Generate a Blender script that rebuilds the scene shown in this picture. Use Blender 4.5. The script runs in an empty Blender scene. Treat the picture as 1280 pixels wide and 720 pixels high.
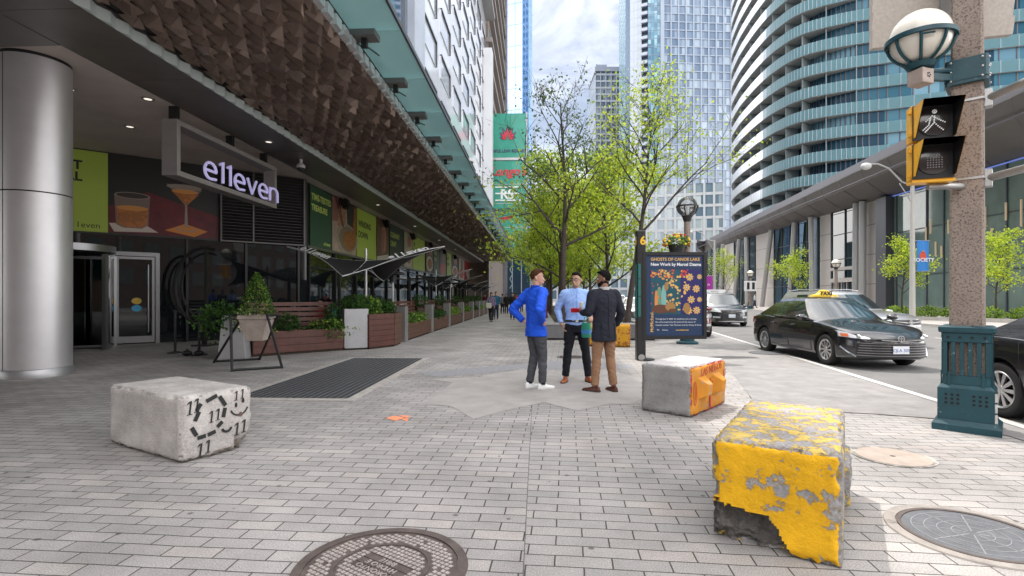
import bpy, bmesh, math, random
from mathutils import Vector, Matrix, noise
R = math.radians
SC = bpy.context.scene
COL = SC.collection
rnd = random.Random(7)
# ---------------------------------------------------------------- camera frame used to measure the place
TH = R(2.77); FPX = 660.0; HZ = 371.0; EYE = 1.45
CT, ST = math.cos(TH), math.sin(TH)
def at(px, d, z=0.0):
    xc = (px - 640) / FPX * d
    return Vector((xc*CT - d*ST, xc*ST + d*CT, z))
def cam(xc, d, z=0.0):
    return Vector((xc*CT - d*ST, xc*ST + d*CT, z))
def G(px, py, z=0.0):
    return at(px, FPX*(EYE - z)/(py - HZ), z)
def zat(py, d): return EYE + (HZ - py)/FPX*d
# ---------------------------------------------------------------- materials
MATS = {}
def nd(nt, typ, **kw):
    n = nt.nodes.new(typ)
    for k, v in kw.items():
        if k.startswith('i_'):
            key = k[2:]
            n.inputs[int(key) if key.isdigit() else key.replace('_', ' ')].default_value = v
        else: setattr(n, k, v)
    return n
def mat(name, col, rough=.6, metal=0.0, spec=.5, nz=None, bump=None, coat=0, emit=None, estr=1.0, second=None, coords='Object'):
    """nz=(scale, amount): tonal mottling; second=(colour, scale, lo, hi): worn patches of another colour; bump=(scale, strength, distance)"""
    if name in MATS: return MATS[name]
    m = bpy.data.materials.new(name); m.use_nodes = True
    nt = m.node_tree; L = nt.links
    b = nt.nodes['Principled BSDF']
    c4 = (*col, 1)
    b.inputs['Base Color'].default_value = c4
    b.inputs['Roughness'].default_value = rough
    b.inputs['Metallic'].default_value = metal
    b.inputs['Specular IOR Level'].default_value = spec
    b.inputs['Coat Weight'].default_value = coat
    b.inputs['Coat Roughness'].default_value = .03
    tc = None
    if nz or bump or second: tc = nd(nt, 'ShaderNodeTexCoord')
    out = None
    if nz:
        t = nd(nt, 'ShaderNodeTexNoise', i_Scale=nz[0], i_Detail=6.0, i_Roughness=.65)
        L.new(tc.outputs[coords], t.inputs['Vector'])
        r = nd(nt, 'ShaderNodeMapRange', i_From_Min=.3, i_From_Max=.7, i_To_Min=1-nz[1], i_To_Max=1+nz[1])
        L.new(t.outputs['Fac'], r.inputs['Value'])
        mx = nd(nt, 'ShaderNodeVectorMath', operation='SCALE'); mx.inputs[0].default_value = col
        L.new(r.outputs[0], mx.inputs['Scale'])
        out = mx.outputs[0]
    if second:
        t = nd(nt, 'ShaderNodeTexNoise', i_Scale=second[1], i_Detail=8.0, i_Roughness=.7)
        L.new(tc.outputs[coords], t.inputs['Vector'])
        r = nd(nt, 'ShaderNodeMapRange', i_From_Min=second[2], i_From_Max=second[3]); r.clamp = True
        L.new(t.outputs['Fac'], r.inputs['Value'])
        mx = nd(nt, 'ShaderNodeMix', data_type='RGBA')
        L.new(r.outputs[0], mx.inputs[0])
        if out is not None: L.new(out, mx.inputs[6])
        else: mx.inputs[6].default_value = c4
        mx.inputs[7].default_value = (*second[0], 1)
        out = mx.outputs[2]
    if out is not None: L.new(out, b.inputs['Base Color'])
    if bump:
        t = nd(nt, 'ShaderNodeTexNoise', i_Scale=bump[0], i_Detail=5.0, i_Roughness=.6)
        L.new(tc.outputs[coords], t.inputs['Vector'])
        bp = nd(nt, 'ShaderNodeBump', i_Strength=bump[1], i_Distance=bump[2] if len(bump) > 2 else .01)
        L.new(t.outputs['Fac'], bp.inputs['Height']); L.new(bp.outputs[0], b.inputs['Normal'])
    if emit:
        b.inputs['Emission Color'].default_value = (*emit, 1); b.inputs['Emission Strength'].default_value = estr
    MATS[name] = m
    return m
def glass_mat(name, tint, milk=0.0, milkcol=(.6, .75, .75), rough=.02, ior=1.5):
    """see-through pane: tinted transparency + fresnel reflection + a little milky diffusion"""
    if name in MATS: return MATS[name]
    m = bpy.data.materials.new(name); m.use_nodes = True
    nt = m.node_tree; nt.nodes.clear(); L = nt.links
    o = nd(nt, 'ShaderNodeOutputMaterial')
    tr = nd(nt, 'ShaderNodeBsdfTransparent'); tr.inputs[0].default_value = (*tint, 1)
    gl = nd(nt, 'ShaderNodeBsdfGlossy', i_Roughness=rough)
    fr = nd(nt, 'ShaderNodeFresnel', i_IOR=ior)
    mx = nd(nt, 'ShaderNodeMixShader')
    L.new(fr.outputs[0], mx.inputs[0]); L.new(gl.outputs[0], mx.inputs[2])
    if milk:
        df = nd(nt, 'ShaderNodeBsdfDiffuse'); df.inputs[0].default_value = (*milkcol, 1)
        tl = nd(nt, 'ShaderNodeBsdfTranslucent'); tl.inputs[0].default_value = (*milkcol, 1)
        m1 = nd(nt, 'ShaderNodeMixShader'); m1.inputs[0].default_value = .6
        L.new(df.outputs[0], m1.inputs[1]); L.new(tl.outputs[0], m1.inputs[2])
        m2 = nd(nt, 'ShaderNodeMixShader'); m2.inputs[0].default_value = milk
        L.new(tr.outputs[0], m2.inputs[1]); L.new(m1.outputs[0], m2.inputs[2])
        L.new(m2.outputs[0], mx.inputs[1])
    else: L.new(tr.outputs[0], mx.inputs[1])
    L.new(mx.outputs[0], o.inputs[0])
    MATS[name] = m
    return m
def leaf_mat(name, col, tcol):
    if name in MATS: return MATS[name]
    m = bpy.data.materials.new(name); m.use_nodes = True
    nt = m.node_tree; L = nt.links
    b = nt.nodes['Principled BSDF']; o = nt.nodes['Material Output']
    g = nd(nt, 'ShaderNodeTexCoord'); t = nd(nt, 'ShaderNodeTexNoise', i_Scale=1.3, i_Detail=3.0)
    L.new(g.outputs['Object'], t.inputs['Vector'])
    r = nd(nt, 'ShaderNodeMapRange', i_From_Min=.3, i_From_Max=.7, i_To_Min=.65, i_To_Max=1.35)
    L.new(t.outputs['Fac'], r.inputs['Value'])
    s1 = nd(nt, 'ShaderNodeVectorMath', operation='SCALE'); s1.inputs[0].default_value = col
    L.new(r.outputs[0], s1.inputs['Scale']); L.new(s1.outputs[0], b.inputs['Base Color'])
    b.inputs['Roughness'].default_value = .5; b.inputs['Specular IOR Level'].default_value = .3
    tl = nd(nt, 'ShaderNodeBsdfTranslucent'); tl.inputs[0].default_value = (*tcol, 1)
    mx = nd(nt, 'ShaderNodeMixShader'); mx.inputs[0].default_value = .45
    L.new(b.outputs[0], mx.inputs[1]); L.new(tl.outputs[0], mx.inputs[2]); L.new(mx.outputs[0], o.inputs[0])
    MATS[name] = m
    return m
# ---------------------------------------------------------------- mesh builder
class MB:
    def __init__(s):
        s.v = []; s.f = []; s.mi = []; s.sm = []; s.mats = []; s.M = None
    def mid(s, m):
        if m not in s.mats: s.mats.append(m)
        return s.mats.index(m)
    def add(s, verts, faces, m, smooth=False):
        b = len(s.v); k = s.mid(m)
        if s.M is not None: verts = [s.M @ Vector(p) for p in verts]
        s.v += [tuple(p) for p in verts]
        for f in faces:
            s.f.append([b+i for i in f]); s.mi.append(k); s.sm.append(smooth)
        return s
    def bx(s, x0, x1, y0, y1, z0, z1, m):
        v = [(x, y, z) for z in (z0, z1) for y in (y0, y1) for x in (x0, x1)]
        return s.add(v, [(0,2,3,1),(4,5,7,6),(0,1,5,4),(2,6,7,3),(0,4,6,2),(1,3,7,5)], m)
    def quad(s, a, b, c, d, m): return s.add([a, b, c, d], [(0,1,2,3)], m)
    def bar(s, p0, p1, w, h, m, up=(0,0,1)):
        """rectangular bar between two points, w across, h along 'up'"""
        p0 = Vector(p0); p1 = Vector(p1); d = (p1-p0).normalized(); u = Vector(up)
        if abs(d.dot(u)) > .98: u = Vector((1,0,0))
        sx = d.cross(u).normalized()*w/2; sz = sx.cross(d).normalized()*h/2
        v = []
        for p in (p0, p1): v += [p-sx-sz, p+sx-sz, p+sx+sz, p-sx+sz]
        return s.add(v, [(0,1,2,3),(7,6,5,4),(0,4,5,1),(1,5,6,2),(2,6,7,3),(3,7,4,0)], m)
    def loft(s, rings, m, caps=True, smooth=True, closed=True):
        n = len(rings[0]); v = [p for r in rings for p in r]; f = []
        for i in range(len(rings)-1):
            for j in range(n if closed else n-1):
                a = i*n+j; b = i*n+(j+1) % n
                f.append((a, b, b+n, a+n))
        if caps and closed:
            f.append(tuple(range(n-1, -1, -1))); f.append(tuple(range((len(rings)-1)*n, len(rings)*n)))
        return s.add(v, f, m, smooth)
    def tube(s, pts, r, m, n=8, caps=True, smooth=True, ry=None, round_ends=False):
        pts = [Vector(p) for p in pts]
        rs = list(r) if isinstance(r, (list, tuple)) else [r]*len(pts)
        rys = rs if ry is None else (list(ry) if isinstance(ry, (list, tuple)) else [ry]*len(pts))
        if round_ends:
            d0 = (pts[0]-pts[1]).normalized(); d1 = (pts[-1]-pts[-2]).normalized()
            P = []; A = []; B = []
            for a in (80, 50, 25): P.append(pts[0]+d0*rs[0]*math.sin(R(a))); A.append(rs[0]*math.cos(R(a))); B.append(rys[0]*math.cos(R(a)))
            P += pts; A += rs; B += rys
            for a in (25, 50, 80): P.append(pts[-1]+d1*rs[-1]*math.sin(R(a))); A.append(rs[-1]*math.cos(R(a))); B.append(rys[-1]*math.cos(R(a)))
            pts, rs, rys = P, A, B
        rings = []; nrm = None
        for i, p in enumerate(pts):
            t = (pts[min(i+1, len(pts)-1)]-pts[max(i-1, 0)]).normalized()
            if nrm is None:
                nrm = Vector((0,0,1)) if abs(t.z) < .9 else Vector((0,1,0))
            nrm = (nrm - t*nrm.dot(t)).normalized(); b = t.cross(nrm)
            rings.append([p + b*(rs[i]*math.cos(k*2*math.pi/n)) + nrm*(rys[i]*math.sin(k*2*math.pi/n)) for k in range(n)])
        return s.loft(rings, m, caps, smooth)
    def lathe(s, prof, m, n=24, c=(0,0,0), caps=True, smooth=True, a0=0.0):
        rings = [[(c[0]+r*math.cos(a0+k*2*math.pi/n), c[1]+r*math.sin(a0+k*2*math.pi/n), c[2]+z) for k in range(n)] for r, z in prof]
        return s.loft(rings, m, caps, smooth)
    def ball(s, c, r, m, n=12, sx=1, sy=1, sz=1):
        prof = [(max(1e-3, math.sin(math.pi*i/n))*r, -math.cos(math.pi*i/n)*r) for i in range(n+1)]
        rings = [[(c[0]+q*sx*math.cos(k*math.pi/n), c[1]+q*sy*math.sin(k*math.pi/n), c[2]+z*sz) for k in range(2*n)] for q, z in prof]
        return s.loft(rings, m, True, True)
    def prism(s, poly, z0, z1, m):
        n = len(poly)
        v = [(x, y, z0) for x, y in poly]+[(x, y, z1) for x, y in poly]
        f = [tuple(range(n-1, -1, -1)), tuple(range(n, 2*n))]+[(i, (i+1) % n, n+(i+1) % n, n+i) for i in range(n)]
        return s.add(v, f, m)
    def text(s, txt, size, m, ext=.002, align='CENTER', shear=0.0, bold=0.0):
        v, f = text_geo(txt, size, ext, align, shear, bold)
        return s.add(v, f, m)
    def build(s, name, parent=None, world=False, bevel=0, sharp=None, label=None, sub=0):
        me = bpy.data.meshes.new(name)
        v = s.v
        if world and parent is not None:
            inv = parent.matrix_basis.inverted()
            v = [tuple(inv @ Vector(p)) for p in v]
        me.from_pydata(v, [], s.f)
        for m in s.mats: me.materials.append(m)
        me.polygons.foreach_set('material_index', s.mi)
        me.polygons.foreach_set('use_smooth', s.sm)
        me.update()
        if any(s.sm): me.set_sharp_from_angle(angle=R(sharp or 40))
        o = bpy.data.objects.new(name, me); COL.objects.link(o)
        if parent is not None: o.parent = parent
        if bevel:
            b = o.modifiers.new('Bevel', 'BEVEL'); b.width = bevel; b.segments = 2; b.limit_method = 'ANGLE'; b.angle_limit = R(40)
        if label: o['label'] = label
        return o
_TX = {}
def text_geo(txt, size, ext, align, shear, bold):
    k = (txt, size, ext, align, shear, bold)
    if k not in _TX:
        cu = bpy.data.curves.new('tmp', 'FONT'); cu.body = txt; cu.size = size; cu.extrude = ext; cu.align_x = align; cu.align_y = 'CENTER'
        cu.resolution_u = 3; cu.shear = shear; cu.offset = bold
        o = bpy.data.objects.new('tmp', cu); COL.objects.link(o)
        bpy.context.view_layer.update()
        me = o.to_mesh()
        _TX[k] = ([v.co.copy() for v in me.vertices], [tuple(p.vertices) for p in me.polygons])
        o.to_mesh_clear(); bpy.data.objects.remove(o); bpy.data.curves.remove(cu)
    return _TX[k]
def frame(o, x, z):
    """matrix whose local XY plane is the sign plane: X = reading direction, Y = up (z), Z = out of the sign"""
    x = Vector(x).normalized(); z = Vector(z); z = (z - x*z.dot(x)).normalized(); n = x.cross(z)
    return Matrix(((x.x, z.x, n.x, o[0]), (x.y, z.y, n.y, o[1]), (x.z, z.z, n.z, o[2]), (0,0,0,1)))
def tag(o, label=None, cat=None, group=None, kind=None):
    if label: o['label'] = label
    if cat: o['category'] = cat
    if group: o['group'] = group
    if kind: o['kind'] = kind
    return o
def thing(name, label, cat, loc=(0,0,0), rz=0.0, group=None, kind=None):
    o = bpy.data.objects.new(name, None); COL.objects.link(o)
    o.location = loc; o.rotation_euler = (0, 0, rz)
    o.matrix_basis = Matrix.Translation(Vector(loc)) @ Matrix.Rotation(rz, 4, 'Z')
    o.empty_display_size = .2
    return tag(o, label, cat, group, kind)
def dup(root, loc, rz, label=None, group=None, scale=None):
    r = root.copy(); COL.objects.link(r); r.location = loc; r.rotation_euler = (0, 0, rz)
    if scale: r.scale = (scale,)*3
    if label: r['label'] = label
    if group: r['group'] = group
    for ch in list(root.children):
        c = ch.copy(); COL.objects.link(c); c.parent = r
        for g in ch.children:
            e = g.copy(); COL.objects.link(e); e.parent = c
    return r
def applied(o):
    """bake an object's modifiers into its mesh"""
    bpy.context.view_layer.update()
    dg = bpy.context.evaluated_depsgraph_get()
    me = bpy.data.meshes.new_from_object(o.evaluated_get(dg))
    old = o.data; o.modifiers.clear(); o.data = me
    bpy.data.meshes.remove(old)
    return o
# ---------------------------------------------------------------- camera, sky, sun
cd = bpy.data.cameras.new('camera'); co = bpy.data.objects.new('camera', cd); COL.objects.link(co)
co.location = (0, 0, EYE); co.rotation_euler = (R(90), 0, TH)
cd.sensor_width = 36; cd.lens = FPX/1280*36; cd.shift_y = (HZ-360)/1280; cd.clip_end = 4000; cd.clip_start = .05
SC.camera = co
SUN_AZ = R(-26)      # from +Y (street direction), negative = to the left
SUN_EL = R(66)
w = bpy.data.worlds.new('World'); SC.world = w; w.use_nodes = True
nt = w.node_tree; L = nt.links; bg = nt.nodes['Background']
sky = nd(nt, 'ShaderNodeTexSky', sky_type='NISHITA', sun_disc=False, sun_elevation=SUN_EL, sun_rotation=SUN_AZ, air_density=1.0, dust_density=2.0, ozone_density=1.0)
tc = nd(nt, 'ShaderNodeTexCoord')
mp = nd(nt, 'ShaderNodeMapping'); mp.inputs['Scale'].default_value = (1, 1, 2.2); mp.inputs['Location'].default_value = (.35, .1, .2)
n1 = nd(nt, 'ShaderNodeTexNoise', i_Scale=1.7, i_Detail=7.0, i_Roughness=.55, i_Distortion=.3)
L.new(tc.outputs['Generated'], mp.inputs[0]); L.new(mp.outputs[0], n1.inputs['Vector'])
rg = nd(nt, 'ShaderNodeMapRange', i_From_Min=.30, i_From_Max=.60); rg.clamp = True
L.new(n1.outputs['Fac'], rg.inputs['Value'])
mul = nd(nt, 'ShaderNodeMath', operation='MULTIPLY'); mul.inputs[1].default_value = .92
L.new(rg.outputs[0], mul.inputs[0])
mx = nd(nt, 'ShaderNodeMix', data_type='RGBA'); mx.inputs[7].default_value = (41, 40.2, 39.4, 1)
# a clear gap in the cloud ahead, with thin wisps drifting through it
gd = nd(nt, 'ShaderNodeVectorMath', operation='DOT_PRODUCT'); gd.inputs[1].default_value = Vector((.02, .95, .30)).normalized(); L.new(tc.outputs['Generated'], gd.inputs[0])
gr = nd(nt, 'ShaderNodeMapRange', i_From_Min=.90, i_From_Max=.975); gr.clamp = True; L.new(gd.outputs['Value'], gr.inputs['Value'])
n2 = nd(nt, 'ShaderNodeTexNoise', i_Scale=3.3, i_Detail=8.0, i_Roughness=.6, i_Distortion=.5); L.new(mp.outputs[0], n2.inputs['Vector'])
wr_ = nd(nt, 'ShaderNodeMapRange', i_From_Min=.42, i_From_Max=.75, i_To_Min=.915, i_To_Max=.55); wr_.clamp = True; L.new(n2.outputs['Fac'], wr_.inputs['Value'])
gm = nd(nt, 'ShaderNodeMath', operation='MULTIPLY'); L.new(gr.outputs[0], gm.inputs[0]); L.new(wr_.outputs[0], gm.inputs[1])
gi = nd(nt, 'ShaderNodeMath', operation='SUBTRACT'); gi.inputs[0].default_value = 1.0; L.new(gm.outputs[0], gi.inputs[1])
cf = nd(nt, 'ShaderNodeMath', operation='MULTIPLY'); L.new(mul.outputs[0], cf.inputs[0]); L.new(gi.outputs[0], cf.inputs[1])
L.new(cf.outputs[0], mx.inputs[0]); L.new(sky.outputs[0], mx.inputs[6]); L.new(mx.outputs[2], bg.inputs['Color'])
bg.inputs['Strength'].default_value = .06
sl = bpy.data.lights.new('sun', 'SUN'); so = bpy.data.objects.new('sun', sl); COL.objects.link(so)
sl.energy = 2.0; sl.angle = R(.6); sl.color = (1, .94, .86)
sd = Vector((math.sin(SUN_AZ)*math.cos(SUN_EL), math.cos(SUN_AZ)*math.cos(SUN_EL), math.sin(SUN_EL)))
so.rotation_euler = (-sd).to_track_quat('-Z', 'Y').to_euler(); so.location = sd*100
vs = SC.view_settings; vs.view_transform = 'Standard'; vs.look = 'None'; vs.gamma = 1; vs.exposure = 1.02
SC.cycles.max_bounces = 7; SC.cycles.transparent_max_bounces = 12; SC.cycles.use_denoising = True
# road frame: runs a little clockwise of the street front of the left buildings
RA = R(9.05) - TH
RD = Vector((math.sin(RA), math.cos(RA), 0)); RN = Vector((math.cos(RA), -math.sin(RA), 0))
def road(lat, along, z=0.0):
    return RN*lat + RD*along + Vector((0, 0, z))
# ================================================================ GROUND
def paver_mat(name, rot, off, c1, c2, joint, L_=.31, W_=.122, m_=.0046, warm=.12):
    m = bpy.data.materials.new(name); m.use_nodes = True
    nt = m.node_tree; L = nt.links; b = nt.nodes['Principled BSDF']
    tc = nd(nt, 'ShaderNodeTexCoord')
    mp = nd(nt, 'ShaderNodeMapping'); mp.inputs['Rotation'].default_value = (0, 0, rot); mp.inputs['Location'].default_value = (off[0], off[1], 0)
    wob = nd(nt, 'ShaderNodeTexNoise', i_Scale=2.2, i_Detail=2.0)
    L.new(tc.outputs['Object'], wob.inputs['Vector'])
    wv = nd(nt, 'ShaderNodeVectorMath', operation='SCALE'); wv.inputs['Scale'].default_value = .022
    L.new(wob.outputs['Color'], wv.inputs[0])
    ad = nd(nt, 'ShaderNodeVectorMath', operation='ADD')
    L.new(tc.outputs['Object'], ad.inputs[0]); L.new(wv.outputs[0], ad.inputs[1]); L.new(ad.outputs[0], mp.inputs[0])
    br = nd(nt, 'ShaderNodeTexBrick', offset=.5, i_Scale=1.0, i_Mortar_Size=m_, i_Mortar_Smooth=.15, i_Bias=0.0, i_Brick_Width=L_, i_Row_Height=W_)
    br.inputs['Color1'].default_value = (*c1, 1); br.inputs['Color2'].default_value = (*c2, 1); br.inputs['Mortar'].default_value = (*joint, 1)
    L.new(mp.outputs[0], br.inputs['Vector'])
    # granite speckle, broad stains, the odd pinkish stone, pale and dark spots
    sp = nd(nt, 'ShaderNodeTexNoise', i_Scale=120.0, i_Detail=3.0, i_Roughness=.8); L.new(tc.outputs['Object'], sp.inputs['Vector'])
    r1 = nd(nt, 'ShaderNodeMapRange', i_From_Min=.3, i_From_Max=.7, i_To_Min=.50, i_To_Max=1.5); L.new(sp.outputs['Fac'], r1.inputs['Value'])
    st = nd(nt, 'ShaderNodeTexNoise', i_Scale=.75, i_Detail=8.0, i_Roughness=.68); L.new(tc.outputs['Object'], st.inputs['Vector'])
    r2 = nd(nt, 'ShaderNodeMapRange', i_From_Min=.3, i_From_Max=.7, i_To_Min=.66, i_To_Max=1.2); L.new(st.outputs['Fac'], r2.inputs['Value'])
    mu = nd(nt, 'ShaderNodeMath', operation='MULTIPLY'); L.new(r1.outputs[0], mu.inputs[0]); L.new(r2.outputs[0], mu.inputs[1])
    vo = nd(nt, 'ShaderNodeTexVoronoi', i_Scale=3.6); L.new(tc.outputs['Object'], vo.inputs['Vector'])
    r3 = nd(nt, 'ShaderNodeMapRange', i_From_Min=.05, i_From_Max=.085, i_To_Min=.42, i_To_Max=1.0); r3.clamp = True; L.new(vo.outputs['Distance'], r3.inputs['Value'])
    mu2 = nd(nt, 'ShaderNodeMath', operation='MULTIPLY'); L.new(mu.outputs[0], mu2.inputs[0]); L.new(r3.outputs[0], mu2.inputs[1])
    # stone by stone tint
    b2 = nd(nt, 'ShaderNodeTexBrick', offset=.5, i_Scale=1.0, i_Mortar_Size=0.0, i_Bias=-.78, i_Brick_Width=L_, i_Row_Height=W_)
    b2.inputs['Color1'].default_value = (1, 1, 1, 1); b2.inputs['Color2'].default_value = (1.18, 1.04, .93, 1); b2.inputs['Mortar'].default_value = (1, 1, 1, 1)
    L.new(mp.outputs[0], b2.inputs['Vector'])
    m1 = nd(nt, 'ShaderNodeVectorMath', operation='MULTIPLY'); L.new(br.outputs['Color'], m1.inputs[0]); L.new(b2.outputs['Color'], m1.inputs[1])
    m2 = nd(nt, 'ShaderNodeVectorMath', operation='SCALE'); L.new(m1.outputs[0], m2.inputs[0]); L.new(mu2.outputs[0], m2.inputs['Scale'])
    L.new(m2.outputs[0], b.inputs['Base Color'])
    b.inputs['Roughness'].default_value = .82; b.inputs['Specular IOR Level'].default_value = .35
    inv = nd(nt, 'ShaderNodeMath', operation='MULTIPLY_ADD'); inv.inputs[1].default_value = -1.0; L.new(br.outputs['Fac'], inv.inputs[0])
    sc = nd(nt, 'ShaderNodeMath', operation='MULTIPLY'); sc.inputs[1].default_value = .25; L.new(sp.outputs['Fac'], sc.inputs[0]); L.new(sc.outputs[0], inv.inputs[2])
    bp = nd(nt, 'ShaderNodeBump', i_Strength=.7, i_Distance=.004); L.new(inv.outputs[0], bp.inputs['Height']); L.new(bp.outputs[0], b.inputs['Normal'])
    return m
def sheet(name, pts, z, m, thick=0.0):
    mb = MB()
    p = [(q[0], q[1]) for q in pts]
    ar = sum(p[i][0]*p[(i+1) % len(p)][1]-p[(i+1) % len(p)][0]*p[i][1] for i in range(len(p)))
    if ar < 0: p.reverse()
    if thick: mb.prism(p, z-thick, z, m)
    else: mb.add([(x, y, z) for x, y in p], [tuple(range(len(p)))], m)
    return tag(mb.build(name), kind='structure')
ASPH = mat('asphalt', (.15, .147, .145), .9, nz=(1.3, .16), bump=(120, .35, .006), second=((.12, .12, .12), .35, .55, .7))
CONC = mat('smooth_concrete', (.33, .308, .295), .85, nz=(2.2, .14), bump=(160, .25, .004))
APRON = mat('worn_concrete', (.25, .24, .235), .88, nz=(3.0, .22), bump=(140, .3, .004), second=((.22, .21, .21), 1.1, .5, .75))
KERB = mat('kerb_concrete', (.42, .40, .38), .85, nz=(3, .12), bump=(60, .2, .004))
PAINT = mat('road_paint', (.5, .49, .48), .7, second=((.3, .3, .3), 9, .55, .75))
tag(MB().add([(-900,-300,-.09),(900,-300,-.09),(900,1500,-.09),(-900,1500,-.09)], [(0,1,2,3)], mat('ground_grey', (.2, .2, .2), .9, nz=(.2, .2))).build('ground'), kind='structure')
PV1 = paver_mat('paver_granite', R(2.4), (.05, .03), (.298, .282, .275), (.372, .352, .344), (.055, .05, .048))
PV2 = paver_mat('paver_granite_warm', R(3.2), (.21, .07), (.30, .288, .28), (.36, .338, .327), (.06, .055, .052))
edge = [G(905, 441), G(925, 470), G(938, 498), G(1010, 514), G(1092, 518), G(1172, 524), G(1262, 546), G(1400, 590), Vector((9, 1.2, 0)), Vector((9, -9, 0))]
XJ = -.075
sheet('plaza_paving', [(-34, -9), (XJ-.0025, -9), (XJ-.0025, 230), (-34, 230)], 0, PV1, .08)
far_edge = [Vector((XJ+.0025, 230, 0)), road(2.9, 226), road(2.9, 60), road(3.4, 20)]
sheet('pavement', [(XJ+.0025, -9)]+[(p.x, p.y) for p in reversed(edge)]+[(p.x, p.y) for p in reversed(far_edge)], 0, PV2, .075)
sheet('paving_joint', [(XJ-.004, -9), (XJ+.004, -9), (XJ+.004, 60), (XJ-.004, 60)], -.006, mat('joint_dark', (.10, .095, .09), .95))
# concrete lay-by beside the road, then the carriageway
ap = [G(805, 430), G(845, 428), G(893, 420), road(3.2, 30), road(4.6, 30), road(4.62, 3.0), G(1400, 589), G(1262, 545.4), G(1172, 523.5), G(1092, 517.5), G(1010, 513.6), G(940, 499), G(926, 480), G(905, 455), G(800, 447)]
sheet('concrete_lay_by', ap, .004, APRON)
sheet('road', [road(2.6, -12), road(16.2, -12), road(16.2, 320), road(2.6, 320)], -.012, ASPH)
sheet('road_edge_line', [road(4.62, 5.2), road(4.76, 5.2), road(4.76, 46), road(4.62, 46)], .009, PAINT)
for k in range(9):
    y0 = 8 + k*9.0
    sheet('road_lane_line', [road(8.25, y0), road(8.36, y0), road(8.36, y0+3), road(8.25, y0+3)], -.008, PAINT)
    sheet('road_lane_line', [road(11.9, y0+1), road(12.0, y0+1), road(12.0, y0+4), road(11.9, y0+4)], -.008, PAINT)
TAR = mat('tar_patch', (.07, .07, .07), .8, nz=(5, .3))
for (a, b_) in (((915, 447), 1.1), ((985, 452), .8), ((960, 436), .9)):
    p = G(*a); n = 12
    sheet('road_patch', [(p.x+b_*.6*math.cos(k*2*math.pi/n)*rnd.uniform(.8, 1.1), p.y+b_*.28*math.sin(k*2*math.pi/n)*rnd.uniform(.7, 1.1)) for k in range(n)], -.007 if a[0] > 950 else .0075, TAR)
# far kerb and pavement
sheet('far_pavement', [road(16.42, -12), road(70, -12), road(70, 320), road(16.42, 320)], .11, CONC, .15)
fk = MB(); K0 = [road(16.2, -12), road(16.41, -12), road(16.41, 320), road(16.2, 320)]
fk.prism([(p.x, p.y) for p in K0], -.05, .12, KERB); tag(fk.build('kerb'), kind='structure')
# star shaped concrete infill under the men, sliver patches
sheet('concrete_star_patch', [G(*p) for p in ((530,505),(566,478.5),(536,474),(600,471.5),(612,468),(652,462.5),(690,465),(760,462),(800,473),(816,492),(790,506),(762,505),(722,514),(680,503),(640,511.5),(592,524),(563,508))], .004, CONC)
DSTN = mat('dark_setts', (.25, .25, .265), .85, nz=(14, .2), bump=(60, .3, .004))
sheet('dark_sett_band', [G(*p) for p in ((520,466),(700,451),(790,455),(792,460.5),(700,462),(652,460.5),(612,466),(545,471))], .003, DSTN)
OR_ = mat('orange_spray', (.85, .28, .14), .8)
for p in (((482,523),(493,520),(505,522),(495,526.5)), ((498,519.5),(513,520),(509,523)), ((500,524),(511,523),(509,527))):
    sheet('spray_mark', [G(*q) for q in p], .0045, OR_)
# ---------------------------------------------------------------- covers in the paving
IRON = mat('cast_iron', (.115, .09, .082), .62, metal=.35, nz=(9, .35), bump=(90, .3, .004))
IRONL = mat('cast_iron_worn', (.42, .37, .35), .5, metal=.3, nz=(40, .35))
def disc(r, z0, z1, m, n=56, mb=None):
    mb = mb or MB(); return mb.lathe([(r, z0), (r, z1)], m, n, smooth=False)
mc = thing('manhole_cover', 'round rusty iron manhole cover with chequer studs and raised lettering', 'manhole cover', (*cam(-.70, 2.825).xy, .0), R(-32))
ring = MB(); rr = .4645
ring.lathe([(rr-.055, .001), (rr-.055, .012), (rr-.004, .012), (rr, .002)], IRON, 64, caps=False, smooth=False); ring.build('cover_rim', mc)
cov = MB(); disc(rr-.058, .0005, .004, IRON, mb=cov)
cov.lathe([(.245, .0045), (.245, .009), (.262, .009), (.262, .0045)], IRON, 48, caps=False, smooth=False)
for i in range(-14, 15):
    for j in range(-14, 15):
        x, y = i*.0305, j*.0305; q = math.hypot(x, y)
        if q > rr-.085 or .232 < q < .275: continue
        if abs(x) < .17 and -.085 < y < .085: continue
        if (i, j) in ((9,5), (-9,5), (9,-5), (-9,-5), (0,11), (0,-11)): continue
        cov.bx(x-.0105, x+.0105, y-.0105, y+.0105, .004, .0095, IRONL)
for i, (t, yy) in enumerate((('TORONTO', .052), ('HYDRO E', 0), ('8/81E', -.052))):
    cov.M = Matrix.Translation((0, -yy, .0085)) @ Matrix.Rotation(R(180), 4, 'Z'); cov.text(t, .052, IRONL, .002); cov.M = None
for yy in (.08, .027, -.027, -.08): cov.bx(-.17, .17, yy-.003, yy+.003, .004, .0085, IRON)
cov.build('cover_plate', mc)
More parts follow.
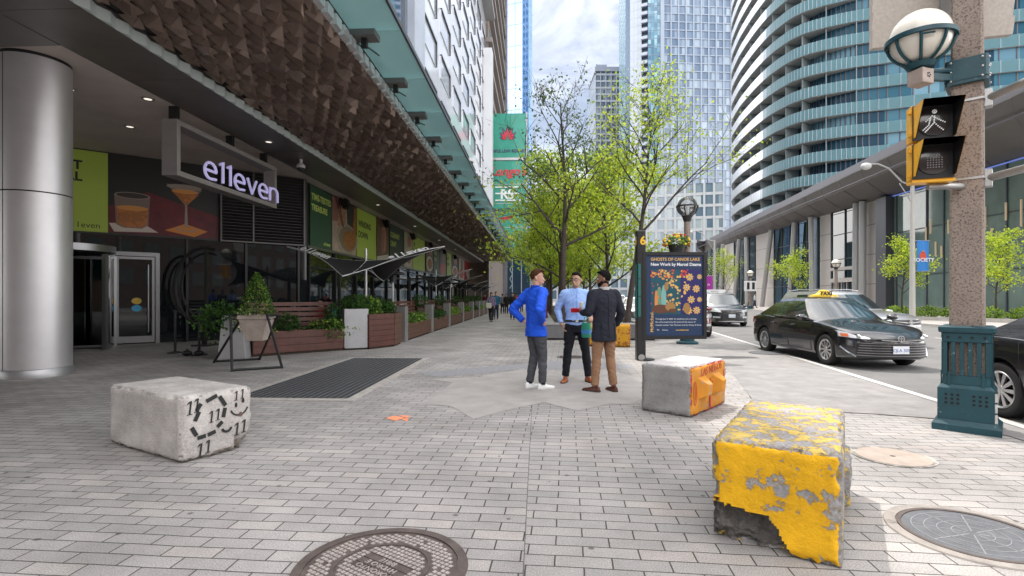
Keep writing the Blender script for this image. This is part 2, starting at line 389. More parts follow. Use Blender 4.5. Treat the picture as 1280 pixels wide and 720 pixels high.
# dark cover with a pale concrete collar
p = G(1216, 668)
KERB2 = mat('stained_collar', (.27, .245, .225), .9, nz=(5, .3), bump=(50, .4, .006), second=((.12, .11, .10), 7, .56, .68))
mc2 = thing('manhole_cover', 'dark grey manhole cover with radial ribs in a pale cracked concrete collar', 'manhole cover', (p.x, p.y, 0), .3)
SL = mat('slate_iron', (.12, .125, .135), .6, metal=.2, nz=(12, .25), bump=(70, .3, .004))
SLL = mat('slate_iron_worn', (.24, .24, .25), .55, nz=(30, .2))
MB().lathe([(.385, .001), (.385, .010), (.445, .009), (.45, .001)], KERB2, 64, caps=False, smooth=False).build('collar', mc2)
MB().lathe([(.355, .001), (.355, .011), (.378, .011), (.378, .001)], IRON, 64, caps=False, smooth=False).build('rim', mc2)
c2 = MB(); disc(.352, .0005, .006, SL, mb=c2)
for k in range(8):
    a = k*math.pi/4
    c2.bar((.03*math.cos(a), .03*math.sin(a), .007), (.30*math.cos(a), .30*math.sin(a), .007), .007, .003, SLL)
for r_ in (.1, .17, .235, .30): c2.lathe([(r_, .006), (r_, .0085), (r_+.005, .0085), (r_+.005, .006)], SLL, 56, caps=False, smooth=False)
c2.build('cover_plate', mc2)
# pale round cover
p = G(1116, 571)
mc3 = thing('access_cover', 'pale sandy round concrete access cover with a dark lifting hole', 'access cover', (p.x, p.y, 0))
SND = mat('sandy_cover', (.33, .275, .235), .85, nz=(6, .18), bump=(80, .2, .003))
MB().lathe([(.285, .001), (.285, .006), (.325, .006), (.325, .001)], mat('dark_joint', (.13, .12, .11), .9, second=((.4, .37, .34), 5, .45, .6)), 48, caps=False, smooth=False).build('rim', mc3)
c3 = MB(); disc(.285, .0005, .007, SND, mb=c3); c3.lathe([(.022, .007), (.022, .0085)], IRON, 12, smooth=False); c3.build('cover_plate', mc3)
p = G(713, 446.5)
mc4 = thing('drain_cover', 'small dark drain cover in the paving behind the three men', 'drain cover', (p.x, p.y, 0))
c4 = MB(); disc(.33, .003, .010, SL, mb=c4)
for k in range(-4, 5): c4.bx(-.25, .25, k*.055-.01, k*.055+.01, .01, .014, IRON)
c4.build('cover_plate', mc4)
p = G(958, 441.5)
mc5 = thing('road_cover', 'dark iron cover set in the lay-by beside the taxi', 'road cover', (p.x, p.y, .004))
disc(.42, .001, .012, SL).build('cover_plate', mc5)
# ---------------------------------------------------------------- long ventilation grate
gt = thing('ventilation_grate', 'large dark barred pavement grate with a pale stone border', 'grate', (-3.45, 9.8, 0))
gx0, gx1, gy0, gy1 = -4.32, -2.68, 7.33, 12.25
gf = MB(); STO = mat('grate_border', (.36, .33, .31), .85, nz=(8, .2), bump=(70, .3, .004))
gf.bx(gx0-.12, gx1+.14, gy0-.14, gy0, -.01, .016, STO); gf.bx(gx0-.12, gx1+.14, gy1, gy1+.12, -.01, .016, STO)
gf.bx(gx0-.12, gx0, gy0, gy1, -.01, .016, STO); gf.bx(gx1, gx1+.14, gy0, gy1, -.01, .016, STO)
gf.build('stone_border', gt, world=True, bevel=.004)
gb = MB(); DK = mat('grate_steel', (.075, .078, .085), .55, metal=.5, nz=(20, .2)); BK = mat('pit_black', (.012, .012, .013), .9)
gb.bx(gx0, gx1, gy0, gy1, -.005, .003, BK)
n = 17
for k in range(n):
    x = gx0+(k+.5)*(gx1-gx0)/n
    gb.bx(x-.030, x+.024, gy0+.004, gy1-.004, .003, .014, DK)
    gb.bx(x-.040, x-.031, gy0+.004, gy1-.004, .003, .0165, mat('grate_edge', (.30, .30, .31), .5, metal=.3))
gb.build('bar_panel', gt, world=True)
# ================================================================ LEFT BUILDING
XW = -8.7; XF = -6.5; ZS = 5.8; YE = 66.0
A1 = at(383, 19.55); A0 = at(93, 15.4); AD = (A0-A1).normalized(); A2 = A0 + AD*9.0     # angled entrance wall
AN = Vector((AD.y, -AD.x, 0));
if AN.y > 0: AN = -AN                                                                     # faces the camera
WHITE = mat('white_glass_panel', (.66, .68, .74), .07, spec=.9, nz=(.25, .05))
REV = mat('dark_reveal', (.075, .078, .09), .4, metal=.3)
PANE = mat('pale_window_glass', (.56, .60, .66), .03, spec=1.0, coat=.6)
BGL = mat('blue_glass', (.05, .10, .17), .04, spec=1.0, nz=(.9, .3))
BEIGE = mat('soffit_plaster', (.54, .465, .425), .8, nz=(1.1, .12), bump=(30, .1, .004))
DSOF = mat('soffit_metal', (.17, .155, .15), .42, metal=.35, nz=(1.2, .14))
DGL = mat('dark_shop_glass', (.008, .010, .012), .03, spec=.5)
BLK = mat('black_metal', (.018, .018, .019), .45, metal=.3)
ALU = mat('brushed_aluminium', (.42, .41, .42), .36, metal=.85, nz=(6, .06))
ALUD = mat('aluminium_dark', (.16, .16, .165), .4, metal=.7)
bld = thing('restaurant_building', 'white panelled building with dark window reveals above a brown folded restaurant canopy', 'building', (XF, 20, 0))
# upper body
w_ = MB()
w_.bx(-30, XF, -3, YE, 6.35, 36.2, WHITE)
for k in range(12):       # panel seams
    y = 29.8+5.2*k-.85
    if y < YE: w_.bx(XF, XF+.004, y-.02, y+.02, 6.4, 36, mat('seam', (.35, .36, .39), .6))
for k in range(-3, 7): w_.bx(XF+.0, XF+.005, 28.3, YE-.1, 17.1+3.1*k-.015, 17.1+3.1*k+.015, mat('seam', (.35, .36, .39), .6))
w_.build('wall', bld, world=True)
g_ = MB(); g_.bx(XF+.006, XF+.06, -2.9, 28.2, 6.5, 36, BGL); g_.build('glass_bay', bld, world=True)
mu_ = MB()
for k in range(11): mu_.bx(XF+.06, XF+.16, -2+k*3.0, -2+k*3.0+.09, 6.5, 36, ALUD)
for k in range(10): mu_.bx(XF+.06, XF+.11, -2.9, 28.2, 8+3.1*k, 8.06+3.1*k, ALUD)
mu_.bx(XF+.02, XF+.42, 25.9, 28.3, 6.5, 36, mat('grey_panel', (.42, .45, .52), .25, nz=(.5, .1)))
mu_.build('mullion_frame', bld, world=True)
rf = MB(); rf.bx(-30.5, XF+1.15, -4, YE+.3, 36.2, 36.75, mat('roof_slab', (.30, .29, .29), .7)); rf.build('roof', bld, world=True)
for c in range(7):
    y0 = 29.8+5.2*c
    for r in range(8):
        zt = 14.45+3.1*r - (0 if c % 2 else 0)
        if zt > 35.8: continue
        f = MB()
        f.bx(XF+.004, XF+.13, y0, y0+3.55, zt, zt+.10, REV)                    # hooded head
        f.bx(XF+.004, XF+.13, y0+3.46, y0+3.56, zt-1.5, zt-.003, REV)          # far jamb
        f.bx(XF+.004, XF+.07, y0, y0+3.45, zt-1.5, zt-1.45, WHITE); f.bx(XF+.004, XF+.07, y0, y0+.05, zt-1.447, zt-.003, WHITE)
        fo = f.build('window', bld, world=True)
        p = MB(); p.bx(XF+.006, XF+.03, y0+.055, y0+3.45, zt-1.445, zt-.005, PANE)
        po = p.build('pane', None); po.data.transform(Matrix.Translation(-Vector((XF, 20, 0)))); po.parent = fo
# white fin by the big sign
fn = MB(); fn.bx(XF+.05, XF+1.1, 62.4, 64.2, 6.0, 31, mat('pale_fin', (.62, .63, .66), .4, nz=(.5, .06))); fn.build('stair_fin', bld, world=True)
# ground-floor wall behind the terrace and the angled entrance wall
gw = MB()
gw.bx(XW-.25, XW, A1.y+.05, YE, 0, 3.36, DGL)
gw.bx(XW-.26, XW-.02, A1.y+.05, YE, 3.36, ZS, mat('band_dark', (.03, .03, .032), .5))
b0, b1 = A1, A2
for z0, z1, m in ((0, 3.33, DGL), (3.33, ZS, mat('band_dark', (.03, .03, .032), .5))):
    q = [b0, b1, b1-AN*.25, b0-AN*.25]; gw.prism([(p.x, p.y) for p in q][::-1], z0, z1, m)
gw.build('shopfront', bld, world=True)
ms = MB()
y = A1.y+.4
while y < YE:
    ms.bx(XW+.002, XW+.09, y, y+.09, 0, 3.3, BLK); y += 2.6
ms.bx(XW+.002, XW+.07, A1.y+.3, YE, 3.3, 3.4, ALUD); ms.bx(XW+.002, XW+.07, A1.y+.3, YE, 2.55, 2.62, BLK); ms.bx(XW+.002, XW+.1, A1.y+.3, YE, 0, .35, BLK)
for k in range(7):
    p = A1+AD*(.3+k*1.75); ms.M = Matrix.Translation(p+AN*.04) @ Matrix.Rotation(math.atan2(AD.y, AD.x), 4, 'Z')
    ms.bx(-.035, .035, -.05, .05, 0, 3.33, BLK); ms.M = None
ms.build('shopfront_frame', bld, world=True)
# bulkhead, soffits
sf = MB()
sf.bx(-34, -8.2, 8.75, YE, ZS, ZS+.2, BEIGE)
sf.build('soffit', bld, world=True)
ds = MB(); yy = -8.0
while yy < YE:
    ds.bx(-8.19, -6.82, yy+.006, yy+2.6-.006, ZS-.02, ZS+.25, DSOF); yy += 2.6
yy = -9
while yy < 8.6:
    ds.bx(-34, -8.2, yy+.006, min(yy+5.9, 8.74)-.006, ZS-.03, ZS+.2, DSOF); yy += 5.9
ds.build('soffit_panels', bld, world=True)
fa = MB()
fa.bx(-8.199, -8.191, 8.7, YE, ZS-.02, ZS+.2, BLK)
# pale toothed trim along the canopy's inner edge
TRIM = mat('pale_trim', (.62, .70, .69), .35, metal=.2)
y = 1.0
while y < YE:
    fa.add([(-6.81, y, ZS-.03), (-6.74, y+.19, ZS-.03), (-6.81, y+.38, ZS-.03), (-6.81, y, ZS+.16), (-6.74, y+.19, ZS+.16), (-6.81, y+.38, ZS+.16)], [(0,2,1),(3,4,5),(0,1,4,3),(1,2,5,4)], TRIM)
    y += .38
fa.build('toothed_trim', bld, world=True)
# folded brown canopy underside
FOLD = mat('folded_bronze', (.20, .140, .112), .36, metal=.45, nz=(1.6, .25))
FOLD2 = mat('folded_bronze_worn', (.29, .215, .18), .34, metal=.45, nz=(1.6, .25))
fc = MB(); cw = .36; r2 = random.Random(3)
X0, X1 = -6.78, -3.42; nx = 10; cx = (X1-X0)/nx; ny = int((YE-1.0)/cw)
zc = ZS+.22
for j in range(ny):
    for i in range(nx):
        ox = (cx/2 if j % 2 else 0)
        x = X0+i*cx+ox; y = 1.0+j*cw
        if x+cx > X1+.02: x1 = X1
        else: x1 = x+cx
        dx = r2.uniform(-.3, .3); dy = r2.uniform(-.25, .35); dz = -r2.uniform(.08, .18)
        a = (x, y, zc); b = (x1, y, zc-.03); c = (x1, y+cw, zc); d = (x, y+cw, zc-.03)
        e = (x+(x1-x)*(.5+dx), y+cw*(.5+dy), zc+dz)
        t = r2.choice((0, 1, 2, 3)); fs = [(0,1,4),(1,2,4),(2,3,4),(3,0,4)]
        f0 = (x+(x1-x)*(.5+dx)*.5, y+cw*.9, zc-.10-r2.random()*.06)
        fc.add([a, b, c, d, e], [fs[k] for k in range(4)], FOLD if r2.random() < .78 else FOLD2)
        # folded flap hanging off each cell
        fc.add([e, (x1, y+cw*.15, zc-.02), (x+(x1-x)*.8, y+cw*.75, zc+dz*1.25), (x+(x1-x)*.25, y+cw*.98, zc-.01)], [(0,1,2),(0,2,3)], FOLD2 if r2.random() < .4 else FOLD)
fc.bx(X0, X1, 1.0, YE, zc+.03, zc+.3, mat('canopy_core', (.03, .025, .024), .8))
fc.build('folded_canopy', bld, world=True)
et = MB(); y = 1.0
ETR = mat('edge_trim_bright', (.72, .72, .73), .25, metal=.7)
while y < YE:
    et.add([(X1, y, zc-.07), (X1+.10, y+.02, zc-.05), (X1+.10, y+.26, zc-.05), (X1, y+.30, zc-.07), (X1, y, zc+.12), (X1+.10, y+.02, zc+.12), (X1+.10, y+.26, zc+.12), (X1, y+.30, zc+.12)],
           [(0,3,2,1),(4,5,6,7),(0,1,5,4),(1,2,6,5),(2,3,7,6)], ETR)
    y += .36
et.build('edge_trim', bld, world=True)
# glass canopy beyond it
CG = glass_mat('canopy_glass', (.60, .84, .84), .66, (.62, .84, .84))
zg = ZS+.55; gc_ = MB(); y = 1.0
while y < YE:
    gc_.bx(-5.0, -2.50, y+.012, y+2.15-.012, zg, zg+.03, CG); y += 2.15
gc = gc_.build('glass_canopy', bld, world=True)
ge = MB(); ge.bx(-2.50, -2.46, 1.0, YE, zg-.03, zg+.06, REV); ge.build('canopy_edge', bld, world=True)
y = 3.15; BRK = mat('bracket_grey', (.17, .165, .16), .5, metal=.4)
while y < YE:
    b = MB()
    b.bx(-4.2, -2.95, y-.16, y+.16, zg-.14, zg-.03, BRK); b.bx(-3.24, -3.14, y-.05, y+.05, zg-.30, zg-.14, BLK)
    b.tube([(-3.19, y, zg-.25), (-3.19, y+.9, zg-.04)], .014, BLK, 6)
    b.build('canopy_bracket', bld, world=True); y += 2.15
# downlights
LENS = mat('downlight_lens', (.8, .78, .72), .3, emit=(1, .93, .8), estr=.5)
spots = [cam((160-640)/660*d, d) for d in (10.6,)]
dl = [(-8.55, 11.2), (-8.9, 14.6), (-9.8, 10.6), (-10.4, 13.0), (-7.5, 14.4), (-7.5, 24.5), (-7.5, 32), (-7.5, 40), (-7.5, 48), (-7.5, 56)]
for x, y in dl:
    d_ = MB(); d_.M = Matrix.Translation((x, y, ZS-(.022 if x > -8.19 else .002)))
    d_.lathe([(.085, -.012), (.13, -.012), (.13, .0)], ALU, 20, caps=False); d_.lathe([(.082, -.006), (.082, -.002)], LENS, 16, smooth=False)
    d_.build('downlight', bld, world=True)
# dome camera
sc_ = thing('security_camera', 'small white dome security camera under the dark soffit by the hanging sign', 'security camera', (-7.45, 16.3, ZS-.02))
c = MB(); c.lathe([(.05, 0), (.05, -.12), (.10, -.16), (.13, -.2), (.13, -.27)], mat('camera_white', (.6, .58, .56), .4), 20, caps=True); c.build('housing', sc_)
c = MB(); c.ball((0, 0, -.27), .115, mat('smoked_dome', (.03, .03, .03), .08), 8, 1, 1, .9); c.build('dome', sc_)
# ---------------------------------------------------------------- big round column
cp = cam(-8.80, 9.75)
colm = thing('round_column', 'large round brushed metal clad column at the entrance', 'column', (cp.x, cp.y, 0))
CLAD = mat('column_cladding', (.56, .545, .56), .42, metal=.7, nz=(1.2, .07))
cl = MB()
cl.lathe([(.535, .16), (.535, 3.31)], CLAD, 72, caps=False); cl.lathe([(.535, 3.335), (.535, ZS-.06)], CLAD, 72, caps=False)
cl.build('cladding', colm)
cb = MB(); cb.lathe([(.55, 0), (.55, .14), (.536, .16)], mat('column_base', (.36, .36, .37), .4, metal=.7), 72, caps=False); cb.build('base_ring', colm)
cs = MB(); cs.lathe([(.525, .0), (.525, ZS)], BLK, 48, caps=False)
a = math.radians(-115)
for aa in (R(-98), R(82)): cs.M = Matrix.Rotation(aa, 4, 'Z'); cs.bx(.528, .538, -.006, .006, .16, ZS-.06, BLK); cs.M = None
cs.build('seam', colm)
# ---------------------------------------------------------------- posters
LIME = mat('lime_print', (.40, .53, .075), .5); DGRN = mat('dark_green_print', (.022, .075, .042), .5); CHAR = mat('charcoal_print', (.02, .024, .026), .5)
WINE = mat('wine_table', (.13, .012, .018), .5, nz=(3, .4)); INK = mat('print_black', (.012, .014, .012), .5); LIMT = mat('lime_text', (.52, .62, .14), .5)
AMB = mat('amber_drink', (.42, .14, .025), .35, nz=(9, .4)); PALE = mat('pale_print', (.56, .48, .42), .5); ORG = mat('orange_napkin', (.62, .22, .03), .5)
GLS = mat('print_glass', (.19, .14, .12), .35); SKN = mat('print_skin', (.40, .17, .12), .5, nz=(6, .3)); FOOD = mat('print_food', (.5, .2, .03), .5, second=((.12, .02, .01), 22, .45, .55))
BOWL = mat('print_bowl', (.33, .27, .2), .5, nz=(4, .3)); RED = mat('print_red', (.45, .03, .03), .5); OLIVE = mat('print_olive', (.16, .14, .08), .5, nz=(5, .4))
def ell(mb, x, y, rx, ry, z, m, n=28, a0=0, a1=360, rot=0):
    pts = [(x+rx*math.cos(R(a0+(a1-a0)*k/n))*math.cos(rot)-ry*math.sin(R(a0+(a1-a0)*k/n))*math.sin(rot), y+rx*math.cos(R(a0+(a1-a0)*k/n))*math.sin(rot)+ry*math.sin(R(a0+(a1-a0)*k/n))*math.cos(rot)) for k in range(n+(0 if a1-a0 == 360 else 1))]
    return mb.prism(pts, z, z+.0015, m)
def pg(mb, pts, z, m): return mb.prism(pts, z, z+.0015, m)
def poster(name, label, o, xdir, W, H, back, group=None):
    t = thing(name, label, 'poster', (0, 0, 0), 0, group)
    M = frame(o, xdir, (0, 0, 1)); t.location = o; t.matrix_basis = Matrix.Translation(o)
    b = MB(); b.M = M; b.bx(0, W, 0, H, -.02, 0, back)
    b.build('backing', t, world=True)
    return t, M
XD = -AD          # reading direction on the angled wall, left to right
def wall_s(px):   # distance along the angled wall from A0 for a picture column
    # intersect ray with wall line
    a = at(px, 1.0); dd = Vector((a.x, a.y)); p = Vector((A0.x, A0.y)); e = Vector((XD.x, XD.y))
    det = dd.x*(-e.y)-dd.y*(-e.x); t = (p.x*(-e.y)-p.y*(-e.x))/det
    return (dd*t-p).dot(e)
s0, s1, s2, s3 = wall_s(40), wall_s(136), wall_s(274), wall_s(380)
ZB, ZT = 3.38, 5.76; H_ = ZT-ZB
t, M = poster('wall_poster', 'lime green printed poster with black capitals partly hidden by the round column', A0+XD*s0+AN*.03+Vector((0,0,ZB)), XD, s1-s0-.02, H_, LIME)
w1 = s1-s0
b = MB()
for yy, tx in ((.46, 'SPOT'), (.80, 'SOCIAL')):
    b.M = M @ Matrix.Translation((w1-.62, H_-yy, .001)); b.text(tx, .36, INK, .001, 'RIGHT', bold=.012)
b.M = M @ Matrix.Translation((w1-.2, .18, .001)); b.text('e11even', .24, INK, .001, 'RIGHT')
b.build('lettering', t, world=True)
W = s2-s1
t, M = poster('wall_poster', 'dark poster of a whisky tumbler and a martini glass on a wine red table', A0+XD*(s1+.0)+AN*.03+Vector((0,0,ZB)), XD, W-.02, H_, mat('poster_dark', (.016, .016, .015), .45))
b = MB(); b.M = M; sx = W/138.0; sy = H_/105.0   # drawn in picture units 138 x 105
def U(pts): return [(x*sx, (105-y)*sy) for x, y in pts]
pg(b, U([(0,70),(45,46),(137,72),(137,104.5),(0,104.5)])[::-1], .0005, WINE)
pg(b, U([(0,92),(40,90),(58,101),(6,103)])[::-1], .003, PALE); pg(b, U([(66,97),(92,86),(122,95),(104,104)])[::-1], .003, ORG)
pg(b, U([(6,54),(48,52),(46,92),(38,97),(16,97),(8,93)])[::-1], .005, GLS); pg(b, U([(9,69),(46,68),(44,92),(37,95.5),(17,95.5),(10,92)])[::-1], .007, AMB)
ell(b, 27*sx, (105-53)*sy, 21*sx, 4.5*sy, .0075, mat('print_rim', (.30, .24, .2), .4)); ell(b, 27*sx, (105-53)*sy, 19*sx, 3.6*sy, .0095, mat('print_rim_dark', (.04, .03, .025), .4))
ell(b, 27*sx, (105-70)*sy, 18.5*sx, 3.5*sy, .0095, mat('print_amber_top', (.62, .27, .06), .4))
for q in ((14,76,24,90),(26,75,38,88)): pg(b, U([(q[0],q[1]),(q[2],q[1]+1),(q[2]-1,q[3]),(q[0]+1,q[3]-1)])[::-1], .0095, mat('print_ice', (.34, .12, .03), .3))
pg(b, U([(68,31),(114,36),(94.5,60),(92,60)])[::-1], .005, GLS); pg(b, U([(74,40),(110,43),(94,59),(92.5,59)])[::-1], .007, AMB)
ell(b, 91*sx, (105-34)*sy, 23*sx, 4*sy, .0075, mat('print_rim', (.30, .24, .2), .4)); ell(b, 92*sx, (105-40)*sy, 17*sx, 3*sy, .0095, mat('print_amber_top', (.62, .27, .06), .4))
pg(b, U([(92,59),(94.5,59),(95.5,92),(91,92)])[::-1], .0055, mat('print_rim', (.30, .24, .2), .4)); ell(b, 93.5*sx, (105-93.5)*sy, 14*sx, 3.2*sy, .0062, mat('print_rim', (.30, .24, .2), .4)); ell(b, 93.5*sx, (105-93.2)*sy, 12*sx, 2.3*sy, .0082, ORG)
b.build('printed_picture', t, world=True)
# louvres beside the posters
lv = thing('louvre_panel', 'black ventilation louvres between the drinks poster and the dark green poster', 'louvre', tuple(A0+XD*s2))
b = MB(); b.M = frame(A0+XD*(s2+.04)+AN*.02+Vector((0,0,ZB-.02)), XD, (0,0,1)); Wl = s3-s2-.1
k = 0
while k*.105 < H_-.05:
    b.add([(0, k*.105, .02), (Wl, k*.105, .02), (Wl, k*.105+.075, .10), (0, k*.105+.075, .10), (0, k*.105+.02, .02), (Wl, k*.105+.02, .02), (Wl, k*.105+.095, .10), (0, k*.105+.095, .10)],
          [(0,1,2,3),(7,6,5,4),(3,2,6,7),(0,4,5,1)], mat('louvre_black', (.03, .028, .028), .5, metal=.3)); k += 1
b.build('blades', lv, world=True)
b = MB(); b.M = frame(A0+XD*(s2+.04)+AN*.02+Vector((0,0,ZB-.02)), XD, (0,0,1))
for x in (-.03, Wl*.36, Wl): b.bx(x, x+.05, 0, H_, .0, .14, mat('louvre_frame', (.12, .11, .11), .5, metal=.4))
b.bx(-.03, Wl+.05, -.05, -.002, 0, .14, mat('louvre_frame', (.12, .11, .11), .5, metal=.4))
b.build('frame', lv, world=True)
# posters along the street wall
def yw(px): return XW*(-FPX)/(672-px)*1.0 if False else (lambda a: XW/(a.x/a.y))(at(px, 1.0))
cols = [(386, 413.5), (414, 444.5), (445, 469.5), (470, 485), (486, 503.5), (504.5, 515), (515.5, 530.5), (532, 541), (541.5, 549), (549.5, 557), (558, 564), (564.5, 572), (573, 580), (581, 590)]
EX = Vector((0, 1, 0))
def street_poster(i, label, back):
    y0, y1 = yw(cols[i][0])+.03, yw(cols[i][1])-.03
    # seen from the street the poster reads from near (left) to far (right)
    t, M = poster('wall_poster', label, Vector((XW+.04, y0, ZB+.02)), EX, y1-y0, H_-.04, back)
    return t, M, y1-y0, H_-.04
def tx(b, M, lines, x, y, s, m, bold=.01, lead=1.25):
    for i, q in enumerate(lines):
        b.M = M @ Matrix.Translation((x, y-i*s*lead, .001)); b.text(q, s, m, .001, 'LEFT', bold=bold)
    b.M = M
t, M, w1, h1 = street_poster(0, 'dark green poster lettered TIME-TESTED TREASURE at the wall corner', DGRN)
b = MB(); tx(b, M, ('TIME-TESTED', 'TREASURE'), .12, h1-.42, .33, LIMT, .012); tx(b, M, ('e11even',), w1*.62, .2, .2, LIMT, .004); b.build('lettering', t, world=True)
t, M, w1, h1 = street_poster(1, 'food poster of a hand with chopsticks over a noodle bowl', mat('print_table', (.40, .30, .25), .5, nz=(2, .3)))
b = MB(); b.M = M
pg(b, [(w1*.62, h1*.35), (w1, h1*.3), (w1, h1), (w1*.55, h1)], .0005, CHAR); pg(b, [(0, h1*.55), (w1*.5, h1*.6), (w1*.5, h1), (0, h1)], .0005, mat('print_rose', (.27, .11, .10), .5))
ell(b, w1*.6, h1*.28, w1*.46, h1*.30, .003, BOWL); ell(b, w1*.62, h1*.29, w1*.37, h1*.24, .005, mat('bowl_in', (.20, .15, .11), .5)); ell(b, w1*.68, h1*.27, w1*.26, h1*.19, .007, FOOD)
pg(b, [(w1*.8, h1*.3), (w1*.98, h1*.28), (w1, h1*.95), (w1*.9, h1*.98)], .0088, FOOD)
for k in range(4): ell(b, w1*.36, h1*(.56+.09*k), w1*.17, h1*.052, .009+k*.0003, SKN, rot=.25)
pg(b, [(w1*.1, h1*.98), (w1*.14, h1*.98), (w1*.42, h1*.5), (w1*.39, h1*.49)], .011, INK); pg(b, [(w1*.2, h1*.98), (w1*.24, h1*.98), (w1*.44, h1*.5), (w1*.42, h1*.49)], .011, INK)
b.build('printed_picture', t, world=True)
t, M, w1, h1 = street_poster(2, 'lime green poster lettered WINDING DOWN', LIME)
b = MB(); tx(b, M, ('WINDING', 'DOWN'), .2, h1-.72, .42, INK, .012); b.build('lettering', t, world=True)
def pic(i, label, back, kind):
    t, M, w1, h1 = street_poster(i, label, back); b = MB(); b.M = M
    if kind == 0:
        ell(b, w1*.6, h1*.55, w1*.2, h1*.32, .0005, SKN); ell(b, w1*.45, h1*.5, w1*.12, h1*.34, .003, mat('print_rose', (.27, .11, .10), .5)); pg(b, [(0, 0), (w1, 0), (w1, h1*.22), (0, h1*.1)], .005, PALE)
    elif kind == 1:
        ell(b, w1*.5, h1*.3, w1*.46, h1*.26, .0005, PALE); ell(b, w1*.5, h1*.3, w1*.33, h1*.18, .003, FOOD); ell(b, w1*.6, h1*.75, w1*.25, h1*.15, .0005, SKN)
    else:
        ell(b, w1*.45, h1*.28, w1*.4, h1*.22, .0005, RED); pg(b, [(w1*.3, h1*.5), (w1*.75, h1*.45), (w1*.7, h1*.95), (w1*.4, h1*.95)], .003, OLIVE)
    b.build('printed_picture', t, world=True)
def words(i, label, back, lines, m):
    t, M, w1, h1 = street_poster(i, label, back); b = MB(); tx(b, M, lines, .2, h1-.6, .42, m, .012); b.build('lettering', t, world=True)
pic(3, 'brown poster of a hand holding a tall glass beside the WINDING DOWN poster', mat('print_brown', (.14, .07, .045), .5, nz=(3, .4)), 0)
words(4, 'charcoal green poster lettered CULINARY CRAFT', mat('print_char_green', (.018, .04, .03), .5), ('CULINARY', 'CRAFT'), LIMT)
pic(5, 'pale food poster with a round plate beside the CULINARY CRAFT poster', mat('print_cream', (.45, .38, .30), .5, nz=(3, .3)), 1)
words(6, 'lime green poster lettered IN FULL BLOOM', LIME, ('IN', 'BLOOM'), INK)
pic(7, 'narrow brown food poster past the second lime poster', mat('print_brown', (.14, .07, .045), .5), 1)
words(8, 'grey green lettered poster between two dark food posters', mat('print_grey_green', (.06, .085, .05), .5), ('FRESH', 'FIND'), LIMT)
pic(9, 'olive poster of a red dish and bottle beneath the speakers', mat('print_olive2', (.13, .11, .08), .5, nz=(3, .4)), 2)
words(10, 'narrow lime poster, the furthest green one along the wall', LIME, ('LATE', 'NIGHT'), INK)
pic(11, 'dark far poster with a small pale plate', CHAR, 1)
pic(12, 'pale far poster with a red bowl', mat('print_cream', (.45, .38, .30), .5), 2)
t, M, w1, h1 = street_poster(13, 'bright red poster at the far end of the terrace wall', RED)
b = MB(); b.M = M; ell(b, w1*.5, h1*.35, w1*.35, h1*.22, .001, PALE); b.build('printed_picture', t, world=True)
# black wall speakers between the posters
for k, px in enumerate((424, 477, 511, 534, 551.5, 565.5)):
    y = yw(px); s = thing('wall_speaker', 'black outdoor loudspeaker hung under the soffit above the poster row', 'loudspeaker', (XW+.30, y, 5.52), 0, 'loudspeakers above the posters')
    b = MB(); b.M = Matrix.Rotation(R(-18), 4, 'Y'); b.bx(-.14, .14, -.2, .2, -.2, .2, BLK); b.build('cabinet', s, bevel=.03)
    b = MB(); b.bar((-.12, 0, .1), (-.24, 0, .26), .05, .05, BLK); b.build('wall_bracket', s)
# ---------------------------------------------------------------- hanging sign frame
FR = mat('sign_frame_grey', (.31, .285, .28), .5, metal=.35, nz=(4, .06))
sg = thing('hanging_sign', 'grey box frame hanging from the soffit with glowing lavender e11even letters', 'sign', (-8.1, 11.5, 4.2))
sx0, sx1, y0, y1, z0, z1 = -8.46, -8.1, 11.5, 16.05, 4.19, 5.46
b = MB()
b.bx(sx0, sx1, y0, y1, z0, z0+.12, FR); b.bx(sx0, sx1, y0, y1, z1-.12, z1, FR); b.bx(sx0, sx1, y0, y0+.12, z0+.121, z1-.121, FR); b.bx(sx0, sx1, y1-.12, y1, z0+.121, z1-.121, FR)
b.build('frame', sg, world=True, bevel=.006)
b = MB()
for y in (y0+.2, y0+2.4, y1-.4): b.bx(-8.4, -8.22, y-.06, y+.06, z1, ZS, BLK)
b.build('hanger', sg, world=True)
GLOW = mat('letter_glow', (.50, .47, .72), .4, emit=(.62, .58, 1.0), estr=.16)
def strokes(word, h, w_, gap):
    out = []; x = 0
    for ch in word:
        if ch == 'e': out.append([(x+w_*.98, h*.06)]+[(x+w_*.5+w_*.5*math.cos(R(a)), h*.5+h*.5*math.sin(R(a))) for a in range(-62, -361, -24)][:0]+[(x+w_*.5+w_*.5*math.cos(R(-a)), h*.5+h*.5*math.sin(R(-a))) for a in range(70, 361, 20)]+[(x+w_, h*.5), (x+.02, h*.5)]); x += w_+gap
        elif ch == '1': out.append([(x, h*1.12), (x+w_*.28, h*1.36), (x+w_*.28, 0)]); x += w_*.28+gap*1.3
        elif ch == 'v': out.append([(x, h), (x+w_*.5, 0), (x+w_, h)]); x += w_+gap
        elif ch == 'n': out.append([(x, 0), (x, h)]); out.append([(x, h*.62)]+[(x+w_*.5-w_*.5*math.cos(R(a)), h*.62+h*.38*math.sin(R(a))) for a in range(20, 181, 20)]+[(x+w_, 0)]); x += w_+gap
    return out, x-gap
b = MB(); sk_, wd_ = strokes('e11even', .40, .46, .155)
b.M = frame((sx1+.05, y1-.06-wd_, z0+.165), EX, (0, 0, 1))
for ln in sk_: b.tube([(x, y, 0) for x, y in ln], .036, GLOW, 6)
b.M = None
b.build('lettering', sg, world=True)
